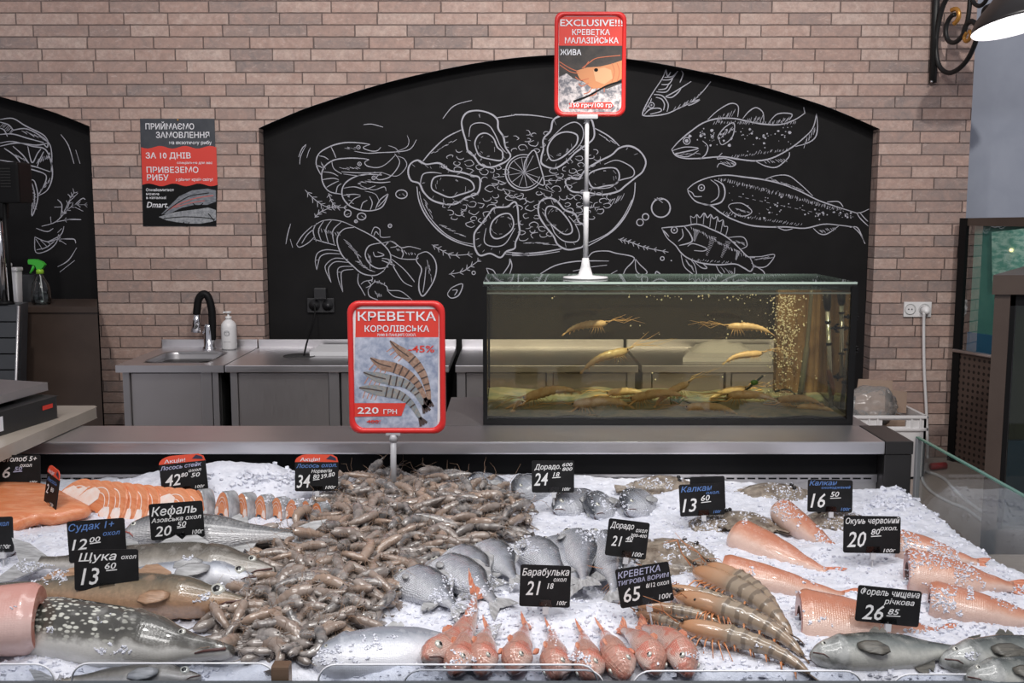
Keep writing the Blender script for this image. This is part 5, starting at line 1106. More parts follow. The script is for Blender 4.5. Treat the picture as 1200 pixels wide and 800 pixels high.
def pic_prawn(spine, w, mats=(0, 1, 2)):
    """printed prawn: tapering body with dark segment bands"""
    mb = MB(); L = smooth_line(spine, k=7); n = len(L); 
    def nrm(i): a = L[max(0, i-1)]; b = L[min(n-1, i+1)]; d = math.hypot(b[0]-a[0], b[1]-a[1]); return -(b[1]-a[1])/d, (b[0]-a[0])/d
    wd = []
    for i in range(n):
        q = i/(n-1); wd.append(w*(.12 + .88*min(1, q/.22)) * (1 if q < .45 else 1-.62*(q-.45)/.55) / 2)
    vs = []
    for i, (u, v) in enumerate(L): nx, ny = nrm(i); vs += [PY(u+nx*wd[i], v+ny*wd[i], YI)-Vector((0, .0010, 0)), PY(u-nx*wd[i], v-ny*wd[i], YI)-Vector((0, .0010, 0))]
    mb.add(vs, [(2*i, 2*i+1, 2*i+3, 2*i+2) for i in range(n-1)], 0)
    for f in (.40, .49, .58, .67, .76, .85):
        i = int(f*(n-1)); nx, ny = nrm(i); u, v = L[i]; px_line(mb, [(u+nx*wd[i], v+ny*wd[i]), (u-nx*wd[i], v-ny*wd[i])], w*.14, YI, 1, .0014)
    px_line(mb, [L[0], L[int(n*.18)], L[int(n*.36)]], w*.12, YI, 1, .0013)
    e = L[-1]; nx, ny = nrm(n-1); tx_, ty_ = ny, -nx
    for s in (-1, 0, 1): px_line(mb, [e, (e[0]+tx_*w*.8+nx*s*w*.35, e[1]+ty_*w*.8+ny*s*w*.35)], (w*.3, w*.25), YI, 1, .0012)
    # legs
    for f in (.12, .18, .24, .30):
        i = int(f*(n-1)); nx, ny = nrm(i); u, v = L[i]; px_line(mb, [(u+nx*wd[i]*.6, v+ny*wd[i]*.6), (u+nx*w*.95-ty_*0-2, v+ny*w*.95)], .9, YI, 2, .0009)
    return mb
pic_prawn([(457,399),(468,410),(483,421),(495,437),(501,455),(503,468)], 11).build('prawn_picture', [P1, P3, P4], t)
pic_prawn([(434,419),(447,427),(463,431),(479,439),(491,452),(498,466)], 12).build('prawn_picture', [P1, P3, P4], t)
pic_prawn([(426,436),(440,441),(457,445),(474,449),(487,459),(496,474)], 12).build('prawn_picture', [P2, P3, P4], t)
pic_prawn([(421,454),(436,456),(453,459),(469,463),(482,473),(492,489)], 12).build('prawn_picture', [P2, P3, P4], t)
mb = MB()
px_text(mb, 'КРЕВЕТКА', 419.5, 375.5, 10.5, YI, 0, 92, bold=.012); px_text(mb, 'КОРОЛІВСЬКА', 427.5, 388.5, 7.4, YI, 0, 76, bold=.012); px_text(mb, '70/80 В ПАНЦИРІ ОХОЛ.', 442, 393.6, 3, YI, 0, 46, bold=.012)
mb.build('lettering', PRINTW, t)
mb = MB(); px_line(mb, [(430, 493.6), (446.5, 492.6)], .8, YI, 0, .003); px_text(mb, '400.', 430, 495.8, 4.4, YI, 0, 16, bold=.012); mb.build('old_price_lettering', RED, t)
mb = MB(); px_text(mb, '-45%', 478.5, 412.5, 8.2, YI, 0, 31, bold=.012); mb.build('red_lettering', RED, t)
mb = MB(); px_poly(mb, [(415.3, 472), (476, 472), (470.5, 487), (415, 488)], YI, 0, .0016); mb.build('price_band', RED, t)
mb = MB(); px_text(mb, '220', 419.3, 484.3, 8, YI, 0, 25, bold=.012, lift=.0026); px_text(mb, 'ГРН', 449.5, 484.6, 5.6, YI, 0, 16, bold=.012, lift=.0026); mb.build('price_lettering', PRINTW, t)
CLRP = mat('frosted_plastic', (.42, .42, .44), .25)
mb = MB(); c = PY(461, 507, YSG+.008); b = PY(461, 577, YG+.008); mb.tube([c, b], .0075, 10); mb.tube([PY(461, 509, YSG+.008), PY(461, 517, YSG+.008)], .010, 10); mb.build('pole', CLRP, t)
mb = MB(); mb.box((c.x-9*k, YSG+.0, c.z-.006), (c.x+9*k, YSG+.02, c.z+.004), 0, .003); mb.build('clamp', CLRP, t)
mb = MB(); mb.lathe([(0, 0), (.06, 0), (.06, .004), (.014, .012), (0, .012)], (b.x, b.y, .905), 20); mb.build('base', CLRP, t)
# upper sign on the aquarium lid
zl_ = ZTOP + .007; pb = P(686, 326, zl_); YU = pb.y; k = pxm(YU)
t = thing('price_sign', 'red framed sign with one orange prawn on a grey pole above the aquarium', 'sign', tuple(pb)); YSG = YU - .012
sign_frame(t, 649.5, 13.5, 734.5, 136.5, YSG).build('backing', WHITE, t); YI = YSG + .0042
mb = MB(); px_poly(mb, [(655, 19.5), (729.5, 19.5), (729.5, 53.5), (655, 53.5)], YI, 0, .0004); mb.build('header', RED, t)
mb = MB(); px_poly(mb, [(655, 53.5), (729.5, 53.5), (729.5, 131.5), (655, 131.5)], YI, 0, .0004); mb.build('picture_ground', m_noise('dark_water_print', (.02, .018, .018), (.05, .04, .035), 30, .4), t)
mb = MB(); px_poly(mb, [(655, 90), (664, 86), (672, 92), (684, 96), (696, 103), (712, 104), (729.5, 97), (729.5, 131.5), (655, 131.5)], YI, 0, .0007); mb.build('gravel_picture', m_noise('gravel_print', (.14, .14, .16), (.55, .50, .50), 75, .4, lo=.4, hi=.6), t)
mb = MB(); px_poly(mb, [(675, 83), (688, 79), (703, 78), (716, 75), (729.5, 70.5), (729.5, 92), (718, 98), (705, 103), (694, 104), (687, 98), (679, 92)], YI, 0, .0010)
px_poly(mb, [(695, 82), (708, 79), (716, 82), (718, 92), (708, 99), (698, 95)], YI, 1, .0013)
for p_ in ([(678,84),(668,80),(655,72)], [(682,80),(690,74),(700,68),(727,65)], [(678,86),(668,84),(656,76)], [(684,80),(690,72)], [(690,92),(680,94),(674,90)], [(690,97),(682,101),(678,98)], [(694,102),(690,108),(684,110)], [(700,103),(698,110),(690,113)], [(708,101),(708,108)]): px_line(mb, p_, 1.0, YI, 2, .0012)
for u in (717, 723): px_line(mb, [(u, 74), (u+3, 84), (u, 96)], .7, YI, 2, .0014)
mb.build('prawn_picture', [mat('prawn_orange_print', (.47, .20, .09), .4), mat('prawn_pale_print', (.55, .30, .16), .4), mat('prawn_feeler_print', (.42, .12, .06), .4)], t)
mb = MB(); c = PY(698.5, 82, YI); mb.add([c + Vector((math.cos(a*PI/4)*2.4*k, -.0018, math.sin(a*PI/4)*2*k)) for a in range(8)], [tuple(range(8))]); px_line(mb, [(672, 119), (690, 112), (712, 100), (729, 95)], (2.5, 1.5), YI, 0, .0015); mb.build('eye_picture', BLKP, t)
mb = MB(); px_poly(mb, [(666.5, 121), (716, 119.5), (719, 124), (715, 127.5), (666.5, 127), (668.5, 124)], YI, 0, .0018); mb.build('price_band', RED, t)
mb = MB(); px_text(mb, 'EXCLUSIVE!!!', 656.5, 30.5, 7.4, YI, 0, 71, bold=.012); px_text(mb, 'КРЕВЕТКА', 670.5, 41, 6.2, YI, 0, 43, bold=.012); px_text(mb, 'МАЛАЗІЙСЬКА', 662, 50.8, 6.4, YI, 0, 61, bold=.012); px_text(mb, 'ЖИВА', 656.5, 64.5, 6.2, YI, 0, 24, bold=.012); px_text(mb, '150 грн/100 гр', 668.5, 125.6, 4.6, YI, 0, 47.5, bold=.012, lift=.003); mb.build('lettering', PRINTW, t)
mb = MB(); tp_ = PY(688, 138, YU); 
mb.tube([pb + Vector((0, 0, .05)), (pb+tp_)/2 + Vector((0, 0, .0))], .0078, 10); mb.tube([(pb+tp_)/2, tp_], .0062, 10); mb.tube([(pb+tp_)/2 + Vector((0, 0, -.02)), (pb+tp_)/2 + Vector((0, 0, .02))], .0098, 10); mb.build('pole', CLRP, t)
mb = MB(); mb.tube([PY(688, 132, YU), PY(688, 142, YU)], .009, 8); mb.box((tp_.x-12*k, YSG-.004, tp_.z-.004), (tp_.x+12*k, YSG+.02, tp_.z+.008), 0, .003); mb.build('clamp', CLRP, t)
mb = MB(); mb.lathe([(0, 0), (.068, 0), (.066, .005), (.022, .009), (.014, .035), (.0095, .06), (0, .06)], pb, 24); mb.build('base', CLRP, t)
# ================================================================== CRUSHED ICE
ICE_X0, ICE_X1 = XL + .02, XE - .004; ICE_Y0, ICE_Y1 = FY, YB2 - .008
def flat(u, v, z=.88): p = P(u, v, z); return p.x, p.y
MOUNDS = [(*flat(265, 565, .92), .34, .085, .14), (*flat(560, 572, .9), .22, .022, .12), (*flat(640, 566, .9), .2, .02, .1), (*flat(800, 580, .9), .3, .022, .16), (*flat(960, 660), .30, .02, .2), (*flat(645, 722), .26, .030, .085), (*flat(1120, 690), .2, .02, .2), (*flat(90, 640), .3, .015, .2), (*flat(1046, 575, .88), .045, .016, .04)]
PILE_PX = [(392,577),(430,563),(520,560),(575,572),(612,588),(624,610),(602,634),(562,640),(540,652),(515,668),(470,690),(445,722),(420,748),(368,770),(320,773),(280,766),(250,746),(254,716),(284,690),(295,666),(290,646),(310,632),(345,621),(372,605)]
PILE = [flat(u, v, .905) for u, v in PILE_PX]
def edge_dist(p, poly):
    best = 9
    for i in range(len(poly)):
        a, b = poly[i-1], poly[i]; dx, dy = b[0]-a[0], b[1]-a[1]; t = max(0, min(1, ((p[0]-a[0])*dx+(p[1]-a[1])*dy)/(dx*dx+dy*dy+1e-9)))
        best = min(best, math.hypot(p[0]-a[0]-dx*t, p[1]-a[1]-dy*t))
    return best
def ice(x, y, fine=True, edge=True):
    z = .872 + .016*max(0, min(1, (y-ICE_Y0)/(ICE_Y1-ICE_Y0)))
    for mx, my, rx, h, ry in MOUNDS:
        q = ((x-mx)/rx)**2 + ((y-my)/ry)**2
        if q < 4: z += h*math.exp(-q*1.4)
    if inside((x, y), PILE): d = edge_dist((x, y), PILE); z += .035*min(1, d/.13)
    z += .012*noise.noise((x*6, y*6, 1.3)) + .007*noise.noise((x*17, y*17, 4.1))
    e = y - ICE_Y0
    if edge and e < .05: z -= .10*(1-e/.05)**2
    r = ICE_X1 - x
    if edge and r < .06: z -= .06*(1-max(r, 0)/.06)**2
    bk = ICE_Y1 - y
    if x > .55 and bk < .10: z -= .045*(1-bk/.10)*min(1, (x-.55)/.15)
    if fine: z += .0035*noise.noise((x*60, y*60, 7)) + .0025*noise.noise((x*140, y*140, 9))
    return z
def G(u, v, dz=0.0):
    z = .885
    for _ in range(10): p = P(u, v, z + dz); z = .5*z + .5*ice(p.x, min(max(p.y, ICE_Y0+.001), ICE_Y1), False, False)
    return Vector((p.x, p.y, z))
ICEM = mat('crushed_ice', (.74, .77, .84), .38, 0, .6); tn = NT(ICEM); tn.color(tn.ramp(tn.noise(tn.obj(), 70, 4, .65), [(.3, (.58, .60, .68)), (.62, (.74, .75, .82))])); tn.bump(tn.noise(tn.obj(), 320, 3, .7), .55, .003)
tn.b.inputs['Subsurface Weight'].default_value = 0.0
mb = MB(); NX, NY = 330, 180; vs = []
for j in range(NY):
    y = ICE_Y0 + (ICE_Y1-ICE_Y0)*j/(NY-1)
    for i in range(NX): x = ICE_X0 + (ICE_X1-ICE_X0)*i/(NX-1); vs.append((x, y, ice(x, y)))
fs = [(j*NX+i, j*NX+i+1, (j+1)*NX+i+1, (j+1)*NX+i) for j in range(NY-1) for i in range(NX-1)]
mb.add(vs, fs, 0, True)
vb = [(ICE_X0 + (ICE_X1-ICE_X0)*i/(NX-1), ICE_Y0, .72) for i in range(NX)]; b0 = len(mb.v); mb.add(vb, [], 0)
for i in range(NX-1): mb.f.append([i+1, i, b0+i, b0+i+1]); mb.m.append(0); mb.sm.append(False)
CUBE = [(-1,-1,-1),(1,-1,-1),(1,1,-1),(-1,1,-1),(-1,-1,1),(1,-1,1),(1,1,1),(-1,1,1)]; CF = [(3,2,1,0),(4,5,6,7),(0,1,5,4),(1,2,6,5),(2,3,7,6),(3,0,4,7)]
def chip(mb, c, r):
    M = Matrix.Rotation(R.uniform(0, 6.28), 3, 'X') @ Matrix.Rotation(R.uniform(0, 6.28), 3, 'Z'); sx, sy, sz = R.uniform(.5, 1.4), R.uniform(.5, 1), R.uniform(.3, .7)
    mb.add([Vector(c) + M @ Vector((q[0]*sx*r*R.uniform(.6, 1.1), q[1]*sy*r*R.uniform(.6, 1.1), q[2]*sz*r*R.uniform(.6, 1.1))) for q in CUBE], CF, 0, False)
for i in range(9000):
    u, v = R.uniform(-20, 1215), 550 + 250*R.random()**.8; p = G(u, v)
    if not (ICE_X0+.01 < p.x < ICE_X1-.01 and ICE_Y0+.004 < p.y < ICE_Y1-.004) or inside((p.x, p.y), PILE): continue
    r = R.choice((.002, .0025, .0032, .0045))*R.uniform(.8, 1.2); chip(mb, (p.x, p.y, ice(p.x, p.y) + r*.2), r)
for (u, v, n, sp) in ((1052, 566, 60, 9), (1045, 590, 60, 14), (280, 548, 240, 60), (330, 560, 120, 30), (215, 545, 60, 20)):
    for _ in range(n):
        p = G(u + R.gauss(0, sp), v + R.gauss(0, 5))
        if ICE_X0 < p.x < ICE_X1-.01 and ICE_Y0 < p.y < ICE_Y1-.01: chip(mb, (p.x, p.y, ice(p.x, p.y)+.003), R.uniform(.004, .008))
ICE_MB = mb

# ================================================================== FISH
def lerp_tab(tab, t):
    for (t0, a), (t1, b) in zip(tab, tab[1:]):
        if t <= t1: k = (t-t0)/(t1-t0) if t1 > t0 else 0; k = k*k*(3-2*k)*.5 + k*.5; return a + (b-a)*k
    return tab[-1][1]
SHAPES = {  # top, bottom (fractions of the half height), width fraction of W, per body length
 'bream': dict(top=[(0,.02),(.06,.42),(.16,.80),(.32,1),(.55,.86),(.8,.36),(.93,.20),(1,.22)], bot=[(0,.06),(.06,.30),(.2,.72),(.4,.85),(.6,.70),(.8,.30),(.93,.18),(1,.2)], wid=[(0,.1),(.08,.55),(.25,1),(.5,.85),(.8,.32),(1,.10)], gill=.25),
 'mullet': dict(top=[(0,.10),(.05,.50),(.12,.78),(.25,1),(.5,.92),(.78,.46),(.93,.28),(1,.3)], bot=[(0,.14),(.04,.42),(.12,.68),(.3,.9),(.55,.85),(.78,.42),(.93,.25),(1,.28)], wid=[(0,.25),(.06,.7),(.2,1),(.5,.92),(.8,.4),(1,.12)], gill=.24),
 'pike': dict(top=[(0,.16),(.04,.24),(.10,.32),(.16,.52),(.22,.74),(.32,.92),(.55,1),(.8,.72),(.93,.34),(1,.36)], bot=[(0,.12),(.02,.26),(.10,.40),(.2,.7),(.35,1),(.6,.95),(.8,.6),(.93,.32),(1,.34)], wid=[(0,.30),(.05,.42),(.14,.55),(.25,.88),(.5,1),(.8,.5),(1,.14)], gill=.27),
 'zander': dict(top=[(0,.10),(.05,.30),(.12,.56),(.22,.86),(.36,1),(.6,.84),(.82,.40),(.94,.26),(1,.28)], bot=[(0,.14),(.04,.34),(.14,.64),(.3,.86),(.5,.85),(.82,.38),(.94,.24),(1,.26)], wid=[(0,.25),(.08,.6),(.22,1),(.5,.9),(.8,.42),(1,.12)], gill=.25),
 'trout': dict(top=[(0,.14),(.04,.44),(.1,.66),(.2,.88),(.4,1),(.62,.86),(.84,.42),(.94,.30),(1,.34)], bot=[(0,.2),(.04,.48),(.12,.74),(.25,.92),(.45,1),(.65,.85),(.84,.42),(.94,.28),(1,.32)], wid=[(0,.3),(.06,.7),(.2,1),(.5,.9),(.8,.42),(1,.12)], gill=.21),
 'goat': dict(top=[(0,.16),(.04,.46),(.09,.78),(.16,.98),(.3,1),(.55,.80),(.8,.42),(.94,.24),(1,.26)], bot=[(0,.2),(.05,.40),(.14,.62),(.3,.72),(.55,.60),(.8,.36),(.94,.24),(1,.26)], wid=[(0,.3),(.06,.72),(.18,1),(.45,.9),(.8,.42),(1,.14)], gill=.26),
 'carcass': dict(top=[(0,.90),(.04,1),(.3,.95),(.55,.75),(.8,.40),(.94,.22),(1,.24)], bot=[(0,.72),(.06,.85),(.3,.8),(.55,.62),(.8,.34),(.94,.2),(1,.22)], wid=[(0,.85),(.06,1),(.4,.9),(.8,.42),(1,.14)], gill=None)}
PUP = EYE; IRIS_S = mat('silver_iris', (.55, .55, .5), .2, .3); IRIS_G = mat('golden_iris', (.5, .38, .12), .25); CORNEA = mat('wet_dark', (.02, .02, .02), .1, 0, .8, .6)
FLESH = m_noise('red_flesh', (.34, .09, .06), (.52, .22, .16), 60, .3, .3, coat=.4); CAV = mat('dark_cavity', (.06, .02, .018), .4); MOUTH = mat('mouth_line', (.09, .04, .035), .4)
def fish(name, label, cat, shape, m, L, H, Wd, finm=None, group=None, bend=0.0, iris=IRIS_S, mouth=True, dorsal=(.34, .78, .30), soft=None, eye=(.11, .34, .032), pect=(.27, -.15, .16), tail=.16, nu=44, nv=22, fork=.45, droop=0.0, mouthm=None, belly_fin=True, prof=None):
    S = SHAPES[shape]; t = thing(name, label, cat, (0, 0, 0), group); bl = L*(1-tail*.85); hh = H/2
    def sp(s): return L*.5 - bl*s, bend*L*(4*s*(1-s) - .4), -droop*L*(s-.3)**2
    def pt(s, a, lift=1.0):
        x, yo, zo = sp(s); g = S['gill']; k = 1.0
        if g:
            gs = g + .035*math.cos(a) * 1.0 + .02*math.sin(a)
            if s < gs and s > .03: k = 1 + .12*max(0, 1-(gs-s)/.14)
            elif s >= gs: k = 1 - .02*max(0, 1-(s-gs)/.05)
        sn, cs = math.sin(a), math.cos(a); tp = lerp_tab(S['top'], s) if sn > 0 else lerp_tab(S['bot'], s)
        y = tp*hh*math.copysign(abs(sn)**.92, sn)*(1+(k-1)*.4); z = lerp_tab(S['wid'], s)*Wd/2*math.copysign(abs(cs)**.85, cs)*k
        return Vector((x, y*lift + yo, z*lift + zo))
    mb = MB(); rings = []; uvs = []
    for i in range(nu):
        s = i/(nu-1); s = s*s*.35 + s*.65
        rings.append([pt(s, 2*PI*j/nv) for j in range(nv)]); uvs += [(s, .5+.5*math.sin(2*PI*j/nv)) for j in range(nv)]
    cut = shape == 'carcass'
    if cut:
        mb.loft(rings, 0, True, caps=(False, True), uvs=uvs)
        r0 = rings[0]; c = sum(r0, Vector())/nv
        mb.loft([r0, [c + (p-c)*.9 + Vector((.003*L, 0, 0)) for p in r0], [c + (p-c)*.55 + Vector((-.0*L, -.04*H, 0)) for p in r0]], 1, True, caps=(False, False))
        mb.loft([[c + (p-c)*.55 + Vector((0, -.04*H, 0)) for p in r0], [c + (p-c)*.4 + Vector((-.05*L, -.04*H, 0)) for p in r0]], 2, True, caps=(False, True))
    else: mb.loft(rings, 0, True, uvs=uvs)
    fm = finm or m
    mb.build('body', [m, FLESH, CAV], t, rel=False)
    # tail fin: a forked fan with ribs
    x, yo, zo = sp(.985); b = lerp_tab(S['top'], 1)*hh; tl_ = tail*L; mb = MB(); n = 13; rg = []; dy = bend*L*-4*.9
    for th in (.0035, -.0035):
        for q in range(n):
            f = -1 + 2*q/(n-1); yy = b*f*.9; ox = tl_*(1 - fork*(1-abs(f))); wob = .0012*(q % 2)
            rg += [Vector((x+.01*L, yo+yy, zo+th*.8)), Vector((x-ox*.5, yo+dy*.06+f*tl_*.42+yy*.4, zo+th*.5+wob)), Vector((x-ox, yo+dy*.12+f*tl_*.62, zo+th*.15+wob))]
    fsx = []
    for s_ in (0, 1):
        o_ = s_*n*3
        for q in range(n-1):
            for r_ in range(2): a_ = o_+q*3+r_; fsx.append((a_, a_+1, a_+4, a_+3))
    for q in range(n-1): fsx.append((q*3+2, q*3+5, n*3+q*3+5, n*3+q*3+2))
    for r_ in range(2): fsx += [(r_, r_+1, n*3+r_+1, n*3+r_), ((n-1)*3+r_, (n-1)*3+r_+1, n*3+(n-1)*3+r_+1, n*3+(n-1)*3+r_)]
    mb.add(rg, fsx, 0, False); mb.build('tail_fin', fm, t, rel=False)
    def edge_fin(s0, s1, hgt, top, nm, slope=.5, n=12):
        mb = MB(); A = PI/2 if top else -PI/2; rg = []
        for q in range(n):
            f = q/(n-1); s = s0+(s1-s0)*f; p = pt(s, A, .96); hq = hgt*H*(math.sin(PI*min(1, f*1.6+.12))**.7 if f < .5 else max(0, math.sin(PI*min(1, .9*f+.18)))**.8 + .05)*(1 if q % 2 == 0 else .9)
            sg = 1 if top else -1; rg.append((p, p + Vector((-hq*slope, sg*hq, .0))))
        vs_ = [];  
        for th in (.0018, -.0018): vs_ += [v_ + Vector((0, 0, th)) for pr in rg for v_ in pr]
        m2 = 2*n; ff = []
        for o_ in (0, m2): ff += [(o_+2*q, o_+2*q+1, o_+2*q+3, o_+2*q+2) for q in range(n-1)]
        ff += [(2*q+1, 2*q+3, m2+2*q+3, m2+2*q+1) for q in range(n-1)] + [(0, 1, m2+1, m2), (2*n-2, 2*n-1, m2+2*n-1, m2+2*n-2)]
        mb.add(vs_, ff, 0, False); mb.build(nm, fm, t, rel=False)
    if dorsal: edge_fin(dorsal[0], dorsal[1], dorsal[2], True, 'dorsal_fin')
    if soft: edge_fin(soft[0], soft[1], soft[2], True, 'dorsal_fin')
    if belly_fin: edge_fin(.64, .80, .22, False, 'anal_fin')
    if cut: return t
    for sd in (1, -1):
        if pect:
            a0 = pt(pect[0], math.asin(pect[1]) if sd > 0 else PI - math.asin(pect[1])); mb = MB(); fl = pect[2]*L; rg = []
            for f, w_ in ((0, .12), (.3, .26), (.7, .30), (1, .12)):
                c = a0 + Vector((-fl*f, -fl*.22*f, sd*(.002+.005*f))); rg.append([c + Vector((math.sin(q*PI/4)*fl*w_*.25, math.cos(q*PI/4)*fl*w_, sd*.0016*math.sin(q*PI/4))) for q in range(8)])
            mb.loft(rg, 0, True); mb.build('pectoral_fin', fm, t, rel=False)
        es, ev, er = eye; aa = math.asin(ev); p = pt(es, aa if sd > 0 else PI-aa); er *= L; mb = MB()
        p = p - Vector((0, 0, sd*er*.25))
        mb.ball(p, (er, er, er*.62), 0, sub=2); o = mb.build('eye', iris, t, rel=False)
        mb = MB(); mb.ball(p + Vector((0, 0, sd*er*.22)), (er*.62, er*.62, er*.48), 0, sub=2); q = mb.build('pupil', PUP, o, rel=False)
        if mouth:
            mb = MB(); pts_ = [pt(s_, (a_ if sd > 0 else PI - a_), 1.0) + Vector((0, 0, sd*.0003)) for s_, a_ in ((.004, -.25), (.03, -.42), (.06, -.62), (.085, -.85))]
            mb.tube(pts_, [.006*L*.6, .007*L*.6, .006*L*.6, .002*L], 6); mb.build('mouth', mouthm or MOUTH, t, rel=False)
    return t
def lay(t, hp, tp, roll=25, up=0.0, sink=0.0, dorsal=1, L=None, pitch=0.0):
    """put the fish with its snout over pixel hp and its tail towards pixel tp"""
    a, b = G(*hp, dz=up), G(*tp, dz=up); d = (a - b); d.z = 0; d = d.normalized(); n = Vector((-d.y, d.x, 0))
    if n.y < 0 or (abs(n.y) < .25 and False): n = -n
    if dorsal < 0: n = -n
    f = math.radians(roll); xx = Vector((d.x*math.cos(pitch), d.y*math.cos(pitch), math.sin(pitch))); upv = Vector((0, 0, 1))
    yy = (n*math.cos(f) + upv*math.sin(f)); yy = (yy - xx*yy.dot(xx)).normalized(); zz = xx.cross(yy)
    M = Matrix((xx, yy, zz)).transposed(); t.rotation_euler = M.to_euler()
    c = a - d*(L*.5); t.location = Vector((c.x, c.y, max(ice(c.x, c.y, False, False), (a.z + b.z)/2) + up)); return t
def span(hp, tp): a, b = G(*hp), G(*tp); return math.hypot(a.x-b.x, a.y-b.y)
PIKE = m_fish('pike_skin', (.06, .058, .05), (.125, .12, .105), (.60, .59, .56), .2, (46, 17, .34), (.55, .55, .49), .2, 110, .20, .42, coat=.8)
ZAND = m_fish('zander_skin', (.085, .075, .06), (.26, .235, .20), (.58, .55, .52), .25, None, mottled=.4, scales=90)
ZHEAD = m_fish('zander_amber_skin', (.085, .075, .05), (.33, .235, .145), (.60, .36, .22), .2, None, mottled=.6, coat=.8, scales=80, vlo=.1, vhi=.75)
GREYM = m_fish('grey_mullet_skin', (.10, .105, .11), (.38, .38, .39), (.68, .67, .68), .2, None, mottled=.35, scales=44, bumpy=1.5, coat=.8, bdist=.006)
BREAM = m_fish('bream_skin', (.035, .042, .055), (.34, .36, .41), (.66, .67, .72), .18, None, mottled=.5, scales=44, bumpy=1.6, vlo=.35, vhi=.90, coat=.9, bdist=.006)
SILV = m_fish('silver_skin', (.22, .24, .28), (.50, .52, .58), (.74, .75, .80), .25, None, mottled=.15, scales=80)
TROUT = m_fish('trout_skin', (.04, .05, .045), (.22, .24, .23), (.56, .56, .52), .22, None, mottled=.4, scales=100, vlo=.22, vhi=.74, coat=.8, head=((.46, .47, .46), .215, .8))
REDM = m_fish('red_mullet_skin', (.50, .26, .20), (.60, .41, .35), (.72, .60, .56), .2, None, mottled=.30, scales=40, bumpy=1.0, vlo=.2, vhi=.85, coat=.7, blotch=((.50, .17, .12), 34, .50), bdist=.004)
PERCHR = m_fish('red_perch_skin', (.50, .19, .11), (.62, .33, .23), (.72, .52, .44), .24, None, mottled=.30, scales=60, bumpy=.6)
PINK = m_fish('pink_skin', (.52, .26, .22), (.62, .36, .32), (.66, .46, .42), .3, None, mottled=.1, scales=60, bumpy=.2)
F_GREY = m_noise('grey_fin', (.24, .24, .24), (.42, .42, .43), 60, .35, .3, stretch=(.5, 3, 1)); F_RED = m_noise('red_fin', (.50, .14, .07), (.62, .30, .20), 60, .35, .3, stretch=(.5, 3, 1)); F_DARK = m_noise('dark_fin', (.05, .05, .045), (.13, .12, .10), 60, .35, .3, stretch=(.5, 3, 1)); F_AMB = m_noise('amber_fin', (.24, .14, .08), (.40, .24, .15), 60, .35, .3, stretch=(.5, 3, 1))
def F_(name, label, cat, shape, m, hp, tp, H, Wd, roll=25, up=.012, dorsal_side=1, Lk=1.0, pitch=0.0, **kw):
    L = span(hp, tp)*Lk; t = fish(name, label, cat, shape, m, L, H, Wd, **kw); return lay(t, hp, tp, roll, up, dorsal=dorsal_side, L=L, pitch=pitch)
# left side
F_('pike', 'large pike with pale spots on dark green grey skin at the front left', 'fish', 'pike', PIKE, (271, 770), (-135, 716), .112, .09, 42, .024, finm=F_DARK, dorsal=(.72, .86, .3), eye=(.14, .5, .010), pect=None, iris=IRIS_S, bend=-.0, mouth=True, nu=60)
F_('zander', 'amber headed zander with a big glassy eye beside the shrimp pile', 'fish', 'zander', ZHEAD, (291, 703), (-60, 690), .088, .075, 40, .028, finm=F_AMB, eye=(.105, .42, .025), pect=(.25, -.4, .085), dorsal=(.30, .55, .3), soft=(.60, .8, .26), iris=IRIS_S, nu=56)
F_('zander', 'pale silver zander lying behind the amber headed one', 'fish', 'zander', ZAND, (322, 664), (15, 662), .105, .08, 38, .03, finm=F_GREY, eye=(.09, .42, .016), pect=(.27, -.3, .09), dorsal=(.30, .55, .25), soft=(.60, .8, .22))
F_('zander', 'slim silver fish tucked between the two zanders', 'fish', 'zander', SILV, (302, 676), (90, 676), .07, .06, 30, .028, finm=F_GREY, dorsal=None)
F_('grey_mullet', 'grey mullet with large scales and its head to the left under its price tag', 'fish', 'mullet', GREYM, (146, 632), (372, 620), .095, .075, 38, .035, finm=F_GREY, eye=(.07, .2, .016), mouthm=mat('red_mouth', (.35, .08, .06), .35), soft=(.6, .72, .2), dorsal=(.36, .46, .22))
F_('grey_mullet', 'second grey mullet lying behind the zander at the left edge', 'fish', 'mullet', GREYM, (18, 640), (-190, 632), .085, .07, 35, .02, finm=F_GREY, dorsal=(.36, .46, .22))
F_('fish_carcass', 'pink skinned fish without head lying over the pike tail at the left edge', 'fish', 'carcass', PINK, (46, 728), (-190, 742), .13, .10, 48, .045, finm=F_RED, dorsal=None, belly_fin=False)
F_('small_fish', 'dark slim fish lying low behind the front guard below the pike', 'fish', 'zander', ZAND, (236, 797), (30, 801), .05, .04, 30, .0, finm=F_GREY, dorsal=None)
F_('silver_fish', 'smooth silver white fish half buried in ice left of the red mullets', 'fish', 'trout', SILV, (366, 776), (590, 748), .095, .07, 30, .006, finm=F_GREY, dorsal=(.45, .58, .2), eye=(.08, .3, .012), mouth=False, pect=None)
